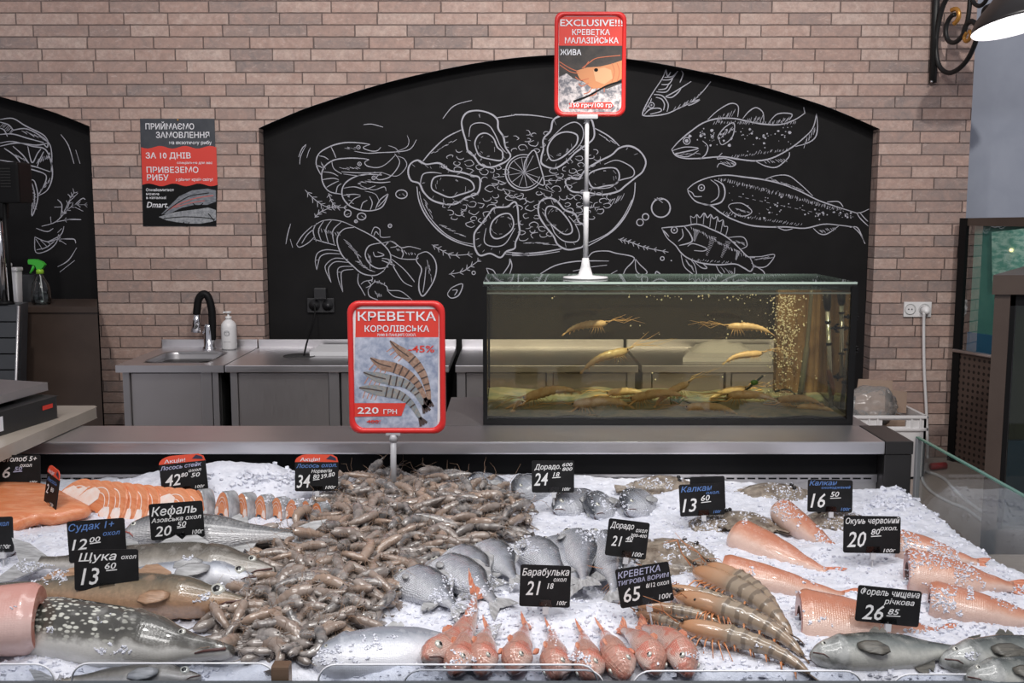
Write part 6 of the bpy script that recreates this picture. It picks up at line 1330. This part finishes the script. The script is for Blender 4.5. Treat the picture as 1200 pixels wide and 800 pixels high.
# silver breams
BG = 'silver sea breams laid in a fan'
for i, (hp, tp, lab) in enumerate((((462, 676), (548, 716), 'silver sea bream nearest the bottom end of the shrimp pile'), ((500, 664), (596, 706), 'silver sea bream overlapping the lowest one of the fan'), ((518, 653), (606, 692), 'silver sea bream mostly covered by its neighbours in the fan'), ((553, 643), (626, 690), 'silver sea bream behind the left edge of the barabulka tag'),
      ((604, 634), (676, 690), 'silver sea bream rising behind the middle of the barabulka tag'), ((632, 632), (686, 690), 'silver sea bream squeezed between two others behind the barabulka tag'), ((660, 630), (702, 700), 'silver sea bream with a long curved dark back right of the barabulka tag'), ((690, 628), (733, 706), 'pale silver sea bream beside the tiger prawn tag'))):
    F_('sea_bream', lab, 'fish', 'bream', BREAM, hp, tp, .098, .052, 20, .012 + .004*(i % 2), group=BG, finm=F_GREY, bend=.05, eye=(.10, .3, .03), dorsal=(.30, .78, .12), pect=(.27, -.3, .10))
for hp, tp, lab in (((549, 580), (625, 560), 'sea bream head poking out of the ice at the top of the shrimp pile'), ((603, 594), (668, 562), 'sea bream head peeking out left under the 24 18 tag'), ((648, 608), (735, 572), 'sea bream head with an orange cheek below the 24 18 tag'), ((697, 614), (722, 566), 'sea bream head standing out of the ice behind the 21 40 tag'), ((734, 612), (786, 570), 'sea bream head half sunk in ice left of the 13 60 tag')):
    F_('sea_bream', lab, 'fish', 'bream', BREAM, hp, tp, .105, .06, 38, -.008, group='large sea breams sunk in the ice at the back', finm=F_GREY, eye=(.11, .3, .024), iris=IRIS_S, pitch=.10, dorsal=None, tail=.12)
# red mullets
for i, (hp, tp, H, lab, bd) in enumerate((((503, 780), (560, 700), .062, 'largest red mullet, curved, at the left end of the red row', -.10), ((535, 786), (553, 728), .052, 'red mullet with a pale spotted head second in the red row', 0), ((566, 788), (572, 726), .054, 'pink red mullet with a bright red cheek, third in the red row', .02), ((604, 790), (618, 722), .056, 'red mullet with raised reddish back, fourth in the red row', 0),
      ((655, 799), (646, 728), .058, 'red mullet right below the barabulka tag', 0), ((694, 799), (682, 732), .058, 'red mullet with silvery snout, sixth in the red row', 0), ((734, 793), (704, 730), .056, 'red mullet turned to the right, seventh in the red row', .03), ((770, 786), (728, 730), .056, 'pale pink red mullet, second last of the red row', .05), ((810, 786), (752, 728), .058, 'red mullet at the right end of the row beside the tiger prawns', .07))):
    F_('red_mullet', lab, 'fish', 'goat', REDM, hp, tp, H, .048, 52, .012, Lk=1.08, pitch=-.05, belly_fin=False, group='red mullets in a row at the front', finm=F_RED, bend=bd, eye=(.115, .42, .030), pect=(.30, -.5, .09), dorsal=(.36, .5, .12), dorsal_side=-1 if i in (4, 5, 6) else 1)
# trouts
for hp, tp, lab in (((950, 770), (1150, 766), 'cleaned trout with a silver gill plate below the 26 85 tag'), ((1103, 775), (1300, 757), 'dark headed trout at the right edge of the ice'), ((1130, 797), (1330, 790), 'trout nearest the front guard at the right edge')):
    F_('river_trout', lab, 'fish', 'trout', TROUT, hp, tp, .068, .06, 34, .014, group='cleaned river trouts at the front right', finm=F_DARK, eye=(.075, .34, .018), dorsal=(.42, .56, .25), iris=IRIS_S)
# red perch carcasses
for hp, tp, H, lab in (((914, 611), (1000, 648), .075, 'headless red perch farthest back below the 16 50 tag'), ((862, 637), (985, 672), .095, 'headless red perch with open dark cut end on the left'), ((846, 679), (1010, 697), .085, 'long headless red perch behind the tiger prawns'), ((936, 732), (1125, 742), .125, 'headless red perch with a wide cut end in front of the 26 85 tag'),
        ((1050, 648), (1160, 664), .085, 'headless red perch right beside the 20 80 tag'), ((1062, 682), (1205, 696), .11, 'headless red perch near the glass end, middle of the right hand ones'), ((1088, 712), (1265, 736), .09, 'headless red perch running out of view above the trouts')):
    F_('red_perch', lab, 'fish', 'carcass', PERCHR, hp, tp, H*.95, .075, 40, .000, pitch=.07, group='headless red perch on the right', finm=F_RED, dorsal=None, bend=-.02, tail=.14)
# flatfish
TURB = m_noise('turbot_skin', (.10, .075, .055), (.30, .25, .20), 42, .3, .6, coat=.3, detail=6)
def turbot(label, u, v, rx, ry, yaw, up, tilt=0.2):
    p = G(u, v); t = thing('turbot', label, 'fish', p + Vector((0, 0, up)), 'brown turbots in the ice'); t.rotation_euler = (tilt, 0, yaw)
    mb = MB(); n, m_ = 30, 9; rg = []
    for j in range(m_):
        f = j/(m_-1); rr = math.sin(f*PI/2) if j else .02; h = .026*math.cos(f*PI/2)
        rg.append([Vector((rx*rr*math.cos(2*PI*i/n)*(1+.1*math.cos(4*PI*i/n)), ry*rr*math.sin(2*PI*i/n), h + .003*noise.noise((i*.7, j*.9, u)))) for i in range(n)])
    rg.append([Vector((q.x*.9, q.y*.9, -.014)) for q in rg[-1]]); mb.loft(rg, 0, True); mb.build('body', TURB, t, rel=False)
    mb = MB(); rg = []
    for f, z in ((.96, .004), (1.12, .001), (1.22, -.003)): rg.append([Vector((rx*f*math.cos(2*PI*i/60)*(1+.1*math.cos(4*PI*i/60)), ry*f*math.sin(2*PI*i/60), z + (.003 if i % 2 else 0)*f)) for i in range(60)])
    rg.append([q - Vector((0, 0, .003)) for q in rg[-1]]); rg.append([q - Vector((0, 0, .003)) for q in rg[0]]); mb.loft(rg, 0, False, caps=(False, False)); mb.build('fin_fringe', TURB, t, rel=False)
    mb = MB(); rg = [[Vector((-rx*1.05-.045*f, (q-3)*ry*(.06+.10*f), .002*(q % 2))) for q in range(7)] for f in (0, .5, 1)]; vs_ = rg[0]+rg[1]+rg[2]; mb.add(vs_ + [q - Vector((0, 0, .004)) for q in vs_], [(r_*7+q, r_*7+q+1, (r_+1)*7+q+1, (r_+1)*7+q) for r_ in range(2) for q in range(6)] + [(21+r_*7+q, 21+r_*7+q+1, 21+(r_+1)*7+q+1, 21+(r_+1)*7+q) for r_ in range(2) for q in range(6)]); mb.build('tail_fin', TURB, t, rel=False)
    for s in (-1, 1): mb = MB(); mb.ball((rx*.62, ry*.16*s, .024), .006, sub=1); mb.build('eye', EYE, t, rel=False)
    return t
turbot('pale brown turbot lying in the ice between the two tags with 21 40 and 65', 795, 655, .075, .09, .9, .004, .1); turbot('brown turbot back showing through the ice right of the 13 60 tag', 872, 611, .065, .075, 2.6, -.004, .15); turbot('dark turbot at the very back between the 13 60 and 16 50 tags', 905, 580, .085, .05, .2, -.002, .25); turbot('turbot hidden under the 13 60 tag', 838, 614, .05, .05, 1.2, -.006, .1); turbot('turbot behind the foot of the 16 50 tag', 982, 609, .07, .06, 2.9, -.006, .1); turbot('dark turbot edge by the red arrow on the back panel', 775, 572, .07, .035, .1, .004, .3)

# ================================================================== SALMON
SALM = m_noise('salmon_flesh', (.60, .19, .075), (.70, .31, .16), 40, .32, .3, coat=.3, stretch=(.5, 2, 2), lo=.4, hi=.7); FAT = m_noise('salmon_fat', (.80, .74, .70), (.78, .60, .52), 40, .35, coat=.2); SKIN = m_noise('salmon_skin', (.12, .13, .14), (.42, .43, .45), 34, .28, .4, coat=.4, stretch=(1, 1, .5))
def steak(name, label, u, v, w, h, th, face, lean, group, rim=None, belly=False, nseg=22):
    """arched slice standing on its belly; face = yaw of the cut face normal"""
    p = G(u, v); t = thing(name, label, 'salmon', p + Vector((0, 0, -.004)), group); t.rotation_euler = (lean[0], lean[1], face)
    def outline(k, dy): 
        o = [(math.cos(PI*i/nseg), math.sin(PI*i/nseg)) for i in range(nseg+1)]
        pts = [Vector((w/2*c*k*(1.0 - .12*s), dy, h*(s**.85 if s > 0 else 0)*k + (1-k)*h*.25)) for c, s in o]
        pts += [Vector((-w/2*k*.62, dy, -.006*k+(1-k)*h*.2)), Vector((-w*.10*k, dy, h*.14+(1-k)*h*.1)), Vector((w*.10*k, dy, h*.14+(1-k)*h*.1)), Vector((w/2*k*.62, dy, -.006*k+(1-k)*h*.2))]
        return pts
    rg = [outline(.95, -th/2 - .0), outline(1, -th/2 + .003), outline(1, th/2 - .003), outline(.95, th/2)]
    mb = MB(); mb.loft(rg, 0, False, caps=(False, False)); mb.build('skin', rim or SKIN, t, rel=False)
    mb = MB(); mb.add(outline(.952, -th/2 - .0006), [tuple(range(nseg+5))]); mb.add(outline(.952, th/2 + .0006), [tuple(range(nseg+5))]); mb.build('flesh', SALM, t, rel=False)
    mb = MB()
    for dy, sg in ((-th/2 - .0014, -1), (th/2 + .0014, 1)):
        for f in (-1, 1):
            mb.add([Vector((f*w*.47, dy, .004)), Vector((f*w*.34, dy, h*.02)), Vector((f*w*.18, dy, h*.16)), Vector((f*w*.22, dy, h*.34)), Vector((f*w*.34, dy, h*.40)), Vector((f*w*.42, dy, h*.26))], [(0, 1, 2, 3, 4, 5)])
        if belly: mb.add([Vector((x*w, dy*1.02, z*h)) for x, z in ((-.47,.0),(-.26,.0),(-.10,.20),(.0,.46),(-.06,.66),(-.22,.70),(-.36,.52),(-.45,.26))], [tuple(range(8))])
        for kk_ in (.72, .52):
            o = outline(kk_, dy)[2:-6]; o2 = outline(kk_-.035, dy)[2:-6]; mb.add(o + o2, [(i, i+1, len(o)+i+1, len(o)+i) for i in range(len(o)-1)])
    mb.build('fat_lines', FAT, t, rel=False); return t
n = 11
words = ['first', 'second', 'third', 'fourth', 'fifth', 'sixth', 'seventh', 'eighth', 'ninth', 'tenth', 'last']
for i in range(n):
    f = i/(n-1); steak('salmon_steak', f'orange salmon steak, {words[i]} from the left in the overlapping row', 80 + 128*f, 600 + 8*f, .125, .092 - .012*f, .012, -.50, (-.62, .22), 'overlapping salmon steaks at the back left', SALM, True)
pos = [(237, 602), (266, 603), (288, 603), (310, 604), (329, 605), (347, 606), (363, 606), (376, 607)]
for i, (u, v) in enumerate(pos): steak('salmon_chunk', f'salmon tail chunk with grey skin, {["first", "second", "third", "fourth", "fifth", "sixth", "seventh", "last"][i]} from the left in the spaced row', u, v, .056 - .002*i, .064 - .003*i, .034, -.62, (-.15, 0), 'spaced salmon chunks behind the mullet')
def fillet(label, px_, th, up):
    q = [G(u, v) for u, v in smooth_line(px_, True, 3)]; c = sum(q, Vector())/len(q); z0 = c.z + up; rg = []
    for k_, z in ((.96, 0), (1, .3), (.98, .75), (.9, .95), (.6, 1.05), (.2, 1.1)): rg.append([Vector((c.x+(p.x-c.x)*k_, c.y+(p.y-c.y)*k_, z0 + th*z + .12*(p.y-c.y)*k_)) for p in q])
    mb = MB(); mb.loft(rg, 0, True); return solo(mb, 'salmon_fillet', SALM, (c.x, c.y, z0), label, 'salmon', 'salmon fillets at the left edge')
fillet('broad orange salmon fillet at the left edge in front of the salmon steaks', [(-70, 592), (0, 588), (34, 587), (62, 592), (90, 602), (108, 607), (88, 613), (48, 618), (0, 624), (-70, 626)], .03, .012)
fillet('small orange fillet under the 6 50 tag at the left edge', [(-40, 576), (8, 574), (24, 577), (26, 583), (6, 586), (-40, 587)], .02, .012)
fillet('short salmon end piece with white fat beside the angled tag', [(36, 590), (44, 584), (54, 583), (58, 592), (50, 598), (42, 597)], .03, .006)

# ================================================================== SHRIMP PILE AND TIGER PRAWNS
RAW = m_noise('raw_shrimp_shell', (.070, .068, .070), (.31, .28, .26), 40, .13, .35, coat=1.0, rnd=(.30, .18, .105)); RAWL = mat('shrimp_leg', (.27, .17, .11), .4)
def raw_mesh(L, curl, fat, ns, seed, legs=True):
    mb, S, loc = prawn_body(L, curl, fat, ns); prawn_rostrum(mb, L, loc, 0); prawn_tail(mb, L, loc, 0)
    if legs: prawn_legs(mb, L, loc, 1, 4, .16, .04); prawn_swimmers(mb, L, loc, 1); prawn_feelers(mb, L, loc, 1, .35, seed, 2); prawn_eyes(mb, L, loc, 2)
    return mb
SRC = []
for i, (c, fa_) in enumerate(((1.2, 1.5), (2.0, 1.45), (2.8, 1.5), (3.6, 1.55), (4.4, 1.5), (3.2, 1.4), (.5, 1.5))):
    o = raw_mesh(.094, c, fa_, 9, i).build('raw_shrimp', [RAW, RAWL, EYE]); SRC.append(o)
def pile_pose(k):
    while True:
        u, v = R.uniform(245, 628), R.uniform(555, 776)
        if not inside((u, v), PILE_PX): continue
        p = G(u, v)
        if p.y > ICE_Y1 - .03: continue
        return p
LOW = [raw_mesh(.092, c, 1.45, 6, 1, False) for c in (1.2, 2.4, 3.4)]
mb = MB()
for i in range(520):
    p = pile_pose(0); s = R.uniform(.8, 1.1); src = R.choice(LOW)
    M = Matrix.Translation(p + Vector((0, 0, R.uniform(-.004, .010)))) @ Matrix.Rotation(R.uniform(0, 6.283), 4, 'Z') @ Matrix.Rotation(R.uniform(-.3, .3), 4, 'Y') @ Matrix.Rotation(R.choice((1, -1))*R.uniform(.9, 1.8), 4, 'X') @ Matrix.Scale(s, 4)
    b = len(mb.v); mb.v.extend([M @ q for q in src.v]); mb.uv.extend(src.uv); mb.f.extend([[b+i_ for i_ in f] for f in src.f]); mb.m.extend(src.m); mb.sm.extend(src.sm)
pc = G(440, 650); solo(mb, 'raw_shrimp_heap', RAW, pc, 'lower layers of the grey brown raw shrimp pile', 'shrimp', kind='stuff')
used = set(); occ = []
for i in range(300):
    best = None
    for _ in range(10):
        p = pile_pose(1); d = min((math.hypot(p.x-q.x, (p.y-q.y)*.6) for q in occ), default=9)
        if best is None or d > best[0]: best = (d, p)
    p = best[1]; occ.append(p); k = R.randrange(len(SRC)); src = SRC[k]
    if k in used: o = src.copy(); COL.objects.link(o)
    else: o = src; used.add(k)
    s = R.uniform(.82, 1.12); o.scale = (s, s, s)
    M = Matrix.Rotation(R.uniform(0, 6.283), 4, 'Z') @ Matrix.Rotation(R.uniform(-.35, .35), 4, 'Y') @ Matrix.Rotation(R.choice((1, -1))*R.choice((R.uniform(1.1, 1.8), R.uniform(.3, 1.5))), 4, 'X')
    o.rotation_euler = M.to_euler(); o.location = p + Vector((0, 0, R.uniform(.010, .026)))
    tag(o, 'grey brown raw shrimp lying in the big shrimp pile', 'shrimp', 'raw shrimps in the big pile')
for k in range(len(SRC)):
    if k not in used: bpy.data.objects.remove(SRC[k])
def m_tiger():
    m = mat('tiger_shell', (.2, .13, .08), .2, 0, .6, .6); tn = NT(m); uv = tn.uv(); sx = tn.n('ShaderNodeSeparateXYZ'); tn.l(uv, sx.inputs[0]); nn = tn.noise(tn.obj(), 50, 4, .6)
    w_ = tn.math('SINE', tn.math('ADD', tn.math('MULTIPLY', sx.outputs[0], 62.0), tn.math('MULTIPLY', nn, 3.0)))
    c = tn.ramp(sx.outputs[0], [(0, (.46, .20, .08)), (.3, (.36, .20, .11)), (.42, (.26, .21, .155)), (1, (.25, .17, .11))]); c = tn.mix(tn.math('MULTIPLY', tn.math('MULTIPLY', tn.ramp(w_, [(.45, (0, 0, 0)), (.8, (1, 1, 1))]), tn.ramp(sx.outputs[0], [(.34, (0, 0, 0)), (.40, (1, 1, 1))])), .8), c, (.075, .055, .04)); c = tn.mix(tn.math('MULTIPLY', nn, .35), c, (.42, .33, .24)); tn.color(c); return m
TIG = m_tiger(); TLEG = m_noise('orange_leg', (.50, .17, .06), (.58, .27, .13), 50, .35); TTAIL = m_noise('tiger_tail', (.07, .05, .035), (.22, .12, .06), 60, .3)
def tiger(label, hp, tp, curl, roll, up, i):
    a, b = G(*hp), G(*tp); L = math.hypot(a.x-b.x, a.y-b.y)*1.02; t = thing('tiger_prawn', label, 'prawn', (a+b)/2 + Vector((0, 0, up)), 'tiger prawns on the ice')
    yaw = math.atan2(a.y-b.y, a.x-b.x); t.rotation_euler = (Matrix.Rotation(yaw, 4, 'Z') @ Matrix.Rotation(roll, 4, 'X')).to_euler()
    mb, S, loc = prawn_body(L, curl, .94, 14, .95); mb.build('body', TIG, t, rel=False)
    mb = MB(); prawn_rostrum(mb, L, loc, 0); mb.build('rostrum', TTAIL, t, rel=False)
    mb = MB(); prawn_tail(mb, L, loc, 0, .06); mb.build('tail_fan', TTAIL, t, rel=False)
    mb = MB(); prawn_legs(mb, L, loc, 0, 6, .22, .05); prawn_swimmers(mb, L, loc, 0); mb.build('legs', TLEG, t, rel=False)
    mb = MB(); prawn_feelers(mb, L*.8, loc, 0, .22, i, 4); mb.build('antennae', TLEG, t, rel=False)
    mb = MB(); prawn_eyes(mb, L, loc); mb.build('eyes', EYE, t, rel=False)
for i, a in enumerate((('tiger prawn uppermost at the back of the prawn row', (826, 678), (925, 724), 1.0, .7, .022), ('tiger prawn just under the uppermost one, tail curling down right', (810, 680), (940, 742), .9, .7, .016), ('pale tiger prawn with orange head right of the 65 tag', (780, 706), (885, 722), .7, .6, .02), ('tiger prawn in the middle with its tail reaching the ice at the right', (790, 716), (948, 764), .9, .6, .022), ('dark green backed tiger prawn in the lower half', (812, 726), (930, 752), .6, .55, .026), ('frontmost tiger prawn with long head and orange legs', (796, 750), (952, 786), .8, .5, .02), ('tiger prawn with head below the 65 tag', (748, 714), (850, 738), .7, .6, .012), ('tiger prawn head lying beside the red mullets', (745, 722), (820, 752), .8, .8, .01), ('tiger prawn poking out left of the 65 tag', (716, 692), (752, 712), .8, .6, .012))): tiger(*a, i)

# ================================================================== PRICE TAGS
TAGB = m_noise('tag_black', (.008, .008, .0085), (.013, .013, .014), 20, .5, spec=.25); CHK = mat('chalk_pen', (.74, .74, .74), .8); CHKB = mat('blue_chalk_pen', (.10, .20, .46), .8); CHKP = mat('lilac_chalk_pen', (.42, .43, .60), .8); CLIP = m_glass('clip_plastic', (.70, .70, .70), 2.0, .1); PINM = mat('clear_pin', (.55, .55, .57), .25)
PROMO = mat('promo_red', (.66, .075, .035), .4)
def price_tag(label, uc, vb, w, h, lines, rot=0, yaw=0.0, head=False, lean=.12, dz=.035, clip=(.52, .26), near=16):
    foot = G(uc, vb + near); k = pxm(foot.y); W_, H_ = w*k, h*k
    c = PY(uc, vb, foot.y); t = thing('price_tag', label, 'price tag', (c.x, foot.y, min(foot.z, c.z)), 'handwritten price tags')
    RM = Matrix.Translation(c - Vector(t.location)) @ Matrix.Rotation(yaw, 4, 'Z') @ Matrix.Rotation(-lean, 4, 'X') @ Matrix.Rotation(math.radians(rot), 4, 'Y')
    def X(mb, nm, m): return mb.build(nm, m, t, M=RM, rel=False)
    o = [(x, z + H_/2) for x, z in rrect(W_, H_, .004, 3)]
    mb = MB(); mb.prism([(x, 0, z) for x, z in o], (0, .0022, 0)); X(mb, 'board', TAGB)
    cols = {}
    for ln in lines:
        s, fx_, fz, ch, col = ln[:5]; wd = ln[5] if len(ln) > 5 else None; m2 = cols.setdefault(col, MB())
        if s == '_': m2.add([Vector((W_*(fx_-.5), -.0009, H_*fz)), Vector((W_*(fx_-.5+wd), -.0009, H_*(fz+.02))), Vector((W_*(fx_-.5+wd), -.0009, H_*(fz+.045))), Vector((W_*(fx_-.5), -.0009, H_*(fz+.025)))], [(0, 1, 2, 3)]); continue
        text(m2, s, W_*(fx_-.5), H_*fz, ch*H_/.72, 0, .26, .010, width=W_*wd if wd else None, y=-.0008, rot=ln[6] if len(ln) > 6 else .03)
    for col, m2 in cols.items(): X(m2, 'lettering', col)
    if clip:
        cx, cw = clip; mb = MB(); mb.prism([(W_*(cx-.5)+x, -.0012, H_*.015+z) for x, z in [(-W_*cw/2, 0), (-W_*cw/2+.002, H_*.17), (W_*cw/2-.002, H_*.17), (W_*cw/2, 0)]], (0, -.002, 0)); X(mb, 'clip', CLIP)
        mb = MB(); xx = W_*(cx-.5); mb.tube([(xx, .001, .004), (xx, .001, -.02 - dz)], .0016, 6); mb.box((xx-.005, -.004, -.012), (xx+.005, .004, .001)); X(mb, 'pin', PINM)
    if head:
        mb = MB(); hh = H_*.26; ol = [(-W_/2, H_*.98)] + [(-W_/2 + W_*.30*(1-math.cos(q*PI/12)), H_*.98 + hh*math.sin(q*PI/12)) for q in range(1, 7)] + [(W_*.36, H_*.98+hh*.95), (W_*.47, H_*.98+hh*.6), (W_*.5, H_*.98)]
        mb.prism([(x, -.0004, z) for x, z in ol], (0, .0018, 0)); X(mb, 'promo_header', PROMO)
        mb = MB(); text(mb, 'Акція!', -W_*.38, H_*1.01, H_*.115/.72, 0, .1, .012, width=W_*.46, y=-.0012); X(mb, 'promo_lettering', PRINTW)
        mb = MB(); mb.add([(W_*.22, -.0012, H_*1.08), (W_*.32, -.0012, H_*1.2), (W_*.44, -.0012, H_*1.12), (W_*.46, -.0012, H_*1.03), (W_*.36, -.0012, H_*1.05)], [(0, 1, 2, 3, 4)]); X(mb, 'promo_emblem', mat('navy_print', (.03, .03, .06), .4))
    return t
w_, b_, l_ = CHK, CHKB, CHKP
price_tag('price tag reading Товстолоб 5+ 6 50 at the left edge', 21, 571, 54, 39, [('Товстолоб 5+', -.12, .78, .15, w_, 1.05), ('охол', .55, .63, .11, w_, .27), ('6', .16, .30, .34, w_, .18), ('50', .42, .52, .12, l_, .18), ('_', .40, .47, 0, l_, .2), ('100г', .76, .12, .09, w_, .18)])
price_tag('price tag with red top turned sideways beside the salmon steaks', 57.5, 596, 34, 42, [('Лосось', .08, .76, .12, b_, .8), ('2', .1, .4, .28, w_, .2), ('80', .45, .52, .14, w_, .25), ('100г', .5, .12, .10, w_, .35)], rot=8, yaw=-.75, head=True)
price_tag('small piece of a price tag with 100г cut by the left edge', 3, 647, 27, 43, [('охол', .25, .74, .14, b_, .6), ('100г', .40, .10, .12, w_, .5)], rot=-2)
price_tag('red topped price tag reading Лосось 42 above the salmon steaks', 217, 576, 56, 36, [('Лосось стейк', .02, .78, .13, l_, .90), ('охол', .62, .64, .10, w_, .28), ('42', .10, .24, .38, w_, .34), ('80', .45, .50, .14, w_, .15), ('50', .66, .46, .14, w_, .2), ('100г', .72, .08, .10, w_, .22)], rot=-6, head=True)
price_tag('red topped price tag reading Лосось охол. Норвегія 34 above the salmon chunks', 371, 575.5, 52, 36, [('Лосось охол.', .03, .78, .13, b_, .94), ('Норвегія', .38, .62, .11, w_, .48), ('34', .04, .12, .44, w_, .32), ('80', .42, .42, .15, w_, .15), ('_', .42, .37, 0, w_, .15), ('39.80', .60, .42, .14, w_, .34, .2), ('100г', .70, .08, .11, w_, .25)], head=True)
price_tag('price tag reading Кефаль Азовська 20 50 on the mullet', 208.5, 631, 65, 44, [('Кефаль', .04, .66, .24, w_, .85), ('Азовська охол', .03, .48, .12, w_, .94), ('20', .08, .10, .28, w_, .32), ('50', .50, .32, .15, w_, .18), ('_', .50, .28, 0, w_, .16), ('100г', .77, .10, .12, w_, .22)], rot=-4, near=38)
price_tag('price tag reading Судак 1+ 12 00 behind the Щука tag', 115, 657, 70, 50, [('Судак 1+', .03, .76, .17, b_, .8), ('охол', .62, .60, .11, b_, .3), ('12', .06, .30, .26, w_, .28), ('00', .38, .46, .13, w_, .19), ('_', .38, .42, 0, w_, .19)], rot=-4, dz=.06, near=26)
price_tag('price tag reading Щука охол 13 60 in front of the amber headed zander', 125, 691, 78, 49, [('Щука', .07, .72, .20, w_, .60), ('охол', .74, .76, .11, w_, .24), ('13', .10, .14, .42, w_, .30), ('60', .48, .52, .16, w_, .18), ('_', .50, .47, 0, w_, .17), ('100г', .76, .06, .11, w_, .21)], rot=-1, near=34)
price_tag('price tag reading Дорадо 600-800 24 18 at the middle of the back', 648, 577, 51, 38.5, [('Дорадо.', .06, .72, .16, w_, .62), ('600', .72, .82, .11, w_, .24), ('800', .72, .68, .11, w_, .24), ('24', .05, .22, .40, w_, .34), ('18', .50, .50, .14, w_, .16), ('_', .48, .45, 0, w_, .2), ('100г', .72, .06, .10, w_, .2)], near=24)
price_tag('price tag reading Дорадо охол 300-400 21 40 leaning right of the sea breams', 732.5, 653, 50, 45, [('Дорадо', .05, .76, .16, w_, .58), ('охол', .68, .72, .11, w_, .28), ('300-400', .56, .58, .09, w_, .4), ('21', .12, .28, .28, w_, .26), ('40', .46, .46, .12, w_, .18), ('_', .46, .42, 0, w_, .16), ('100г', .66, .06, .12, w_, .28)], rot=7, near=34)
price_tag('price tag reading Барабулька 21 18 above the red mullets', 638, 711, 62, 51, [('Барабулька', .04, .74, .17, w_, .93), ('охол', .66, .62, .10, w_, .26), ('21', .12, .28, .34, w_, .30), ('18', .54, .44, .14, w_, .13), ('100г', .74, .06, .10, w_, .2)], rot=2)
price_tag('price tag reading Креветка тигрова 65 tilted in front of the tiger prawns', 759, 708, 66, 48, [('КРЕВЕТКА', .03, .76, .16, l_, .80), ('ТИГРОВА ВОРИМ', .02, .58, .11, l_, .96), ('65', .08, .14, .36, w_, .34), ('8/12 охол', .52, .42, .11, w_, .44), ('100г', .72, .08, .13, w_, .26)], rot=-9, near=30)
price_tag('plain black tag standing behind the 13 60 turbot tag', 830, 597, 42, 40, [], rot=-2, dz=.05)
price_tag('price tag reading Калкан 13 60 right of the sea bream heads', 823.5, 604, 54, 38.5, [('Калкан', .04, .76, .18, b_, .70), ('охол.', .60, .66, .10, b_, .3), ('13', .05, .14, .42, w_, .34), ('60', .48, .46, .18, w_, .2), ('_', .48, .40, 0, w_, .22), ('100г', .74, .06, .09, b_, .18)], rot=-3)
price_tag('price tag reading Калкан 16 50 at the back right', 972.5, 600, 54, 39, [('Калкан', .03, .82, .15, b_, .62), ('охолоджений', .30, .72, .08, b_, .65), ('16', .06, .14, .44, w_, .34), ('50', .50, .48, .16, w_, .2), ('_', .50, .42, 0, w_, .24), ('100г', .74, .05, .10, b_, .22)], rot=1)
price_tag('price tag reading Окунь червоний 20 80 above the red perch', 1021.5, 648, 69, 45, [('Окунь червоний', .03, .78, .16, w_, .95), ('охол.', .64, .62, .12, w_, .30), ('20', .06, .16, .42, w_, .34), ('80', .48, .50, .16, w_, .16), ('_', .48, .44, 0, w_, .18), ('100г', .70, .03, .10, w_, .22)], rot=1)
price_tag('price tag reading Форель чищена річкова 26 85 above the trouts', 1039, 731, 78, 44, [('Форель чищена', .04, .76, .18, w_, .93), ('річкова', .42, .56, .15, w_, .48), ('26', .10, .08, .42, w_, .34), ('85', .50, .28, .16, w_, .18), ('_', .48, .22, 0, w_, .22)], rot=6)
# red arrow mark on the back panel
mb = MB(); yy = YB2 - .0012; px_poly(mb, [(744, 569), (788, 568), (788, 569.5), (744, 571)], YB2, 0, .0012); px_poly(mb, [(783, 564.5), (791, 564.5), (787, 570.5)], YB2, 0, .0014); mb.build('red_arrow', mat('arrow_red', (.40, .02, .03), .4), CNT)

# ice flung over the fish: chips resting where they are seen to lie
bpy.context.view_layer.update(); dg = bpy.context.evaluated_depsgraph_get()
SKIPPED = ('price_tag', 'price_sign', 'raw_shrimp', 'fish_counter', 'aquarium', 'salmon_steak', 'salmon_fillet', 'side_table', 'weighing_scale')
def top_name(o):
    while o.parent: o = o.parent
    return o.name.split('.')[0]
DENS = {'red_perch': .50, 'red_mullet': .26, 'sea_bream': .38, 'turbot': .52, 'silver_fish': .50, 'river_trout': .24, 'zander': .20, 'grey_mullet': .24, 'pike': .14, 'tiger_prawn': .22, 'fish_carcass': .15, 'small_fish': .4, 'salmon_chunk': .30}
for i in range(60000):
    u, v = R.uniform(0, 1200), R.uniform(560, 800)
    nv_ = .5 + .62*noise.noise((u*.022, v*.034, 5.5)) + .22*noise.noise((u*.10, v*.12, 2.2))
    if nv_ > .6: continue
    d = ray(u, v); ok, loc_, nor, idx, ob, mx_ = scene.ray_cast(dg, CAM, d)
    if not ok: continue
    nm = top_name(ob)
    if nm not in DENS or nv_ > DENS[nm]: continue
    if nor.z < .15 or not (ICE_Y0 + .002 < loc_.y < ICE_Y1): continue
    r = R.choice((.0012, .0016, .0022))*R.uniform(.8, 1.3); chip(ICE_MB, loc_ + Vector((0, 0, r*.2)), r)
solo(ICE_MB, 'crushed_ice', ICEM, (0, 2.1, .72), 'bed of white crushed ice filling the steel fish counter', 'ice', kind='stuff')
bpy.data.objects.remove(_fo); bpy.data.curves.remove(_fc)
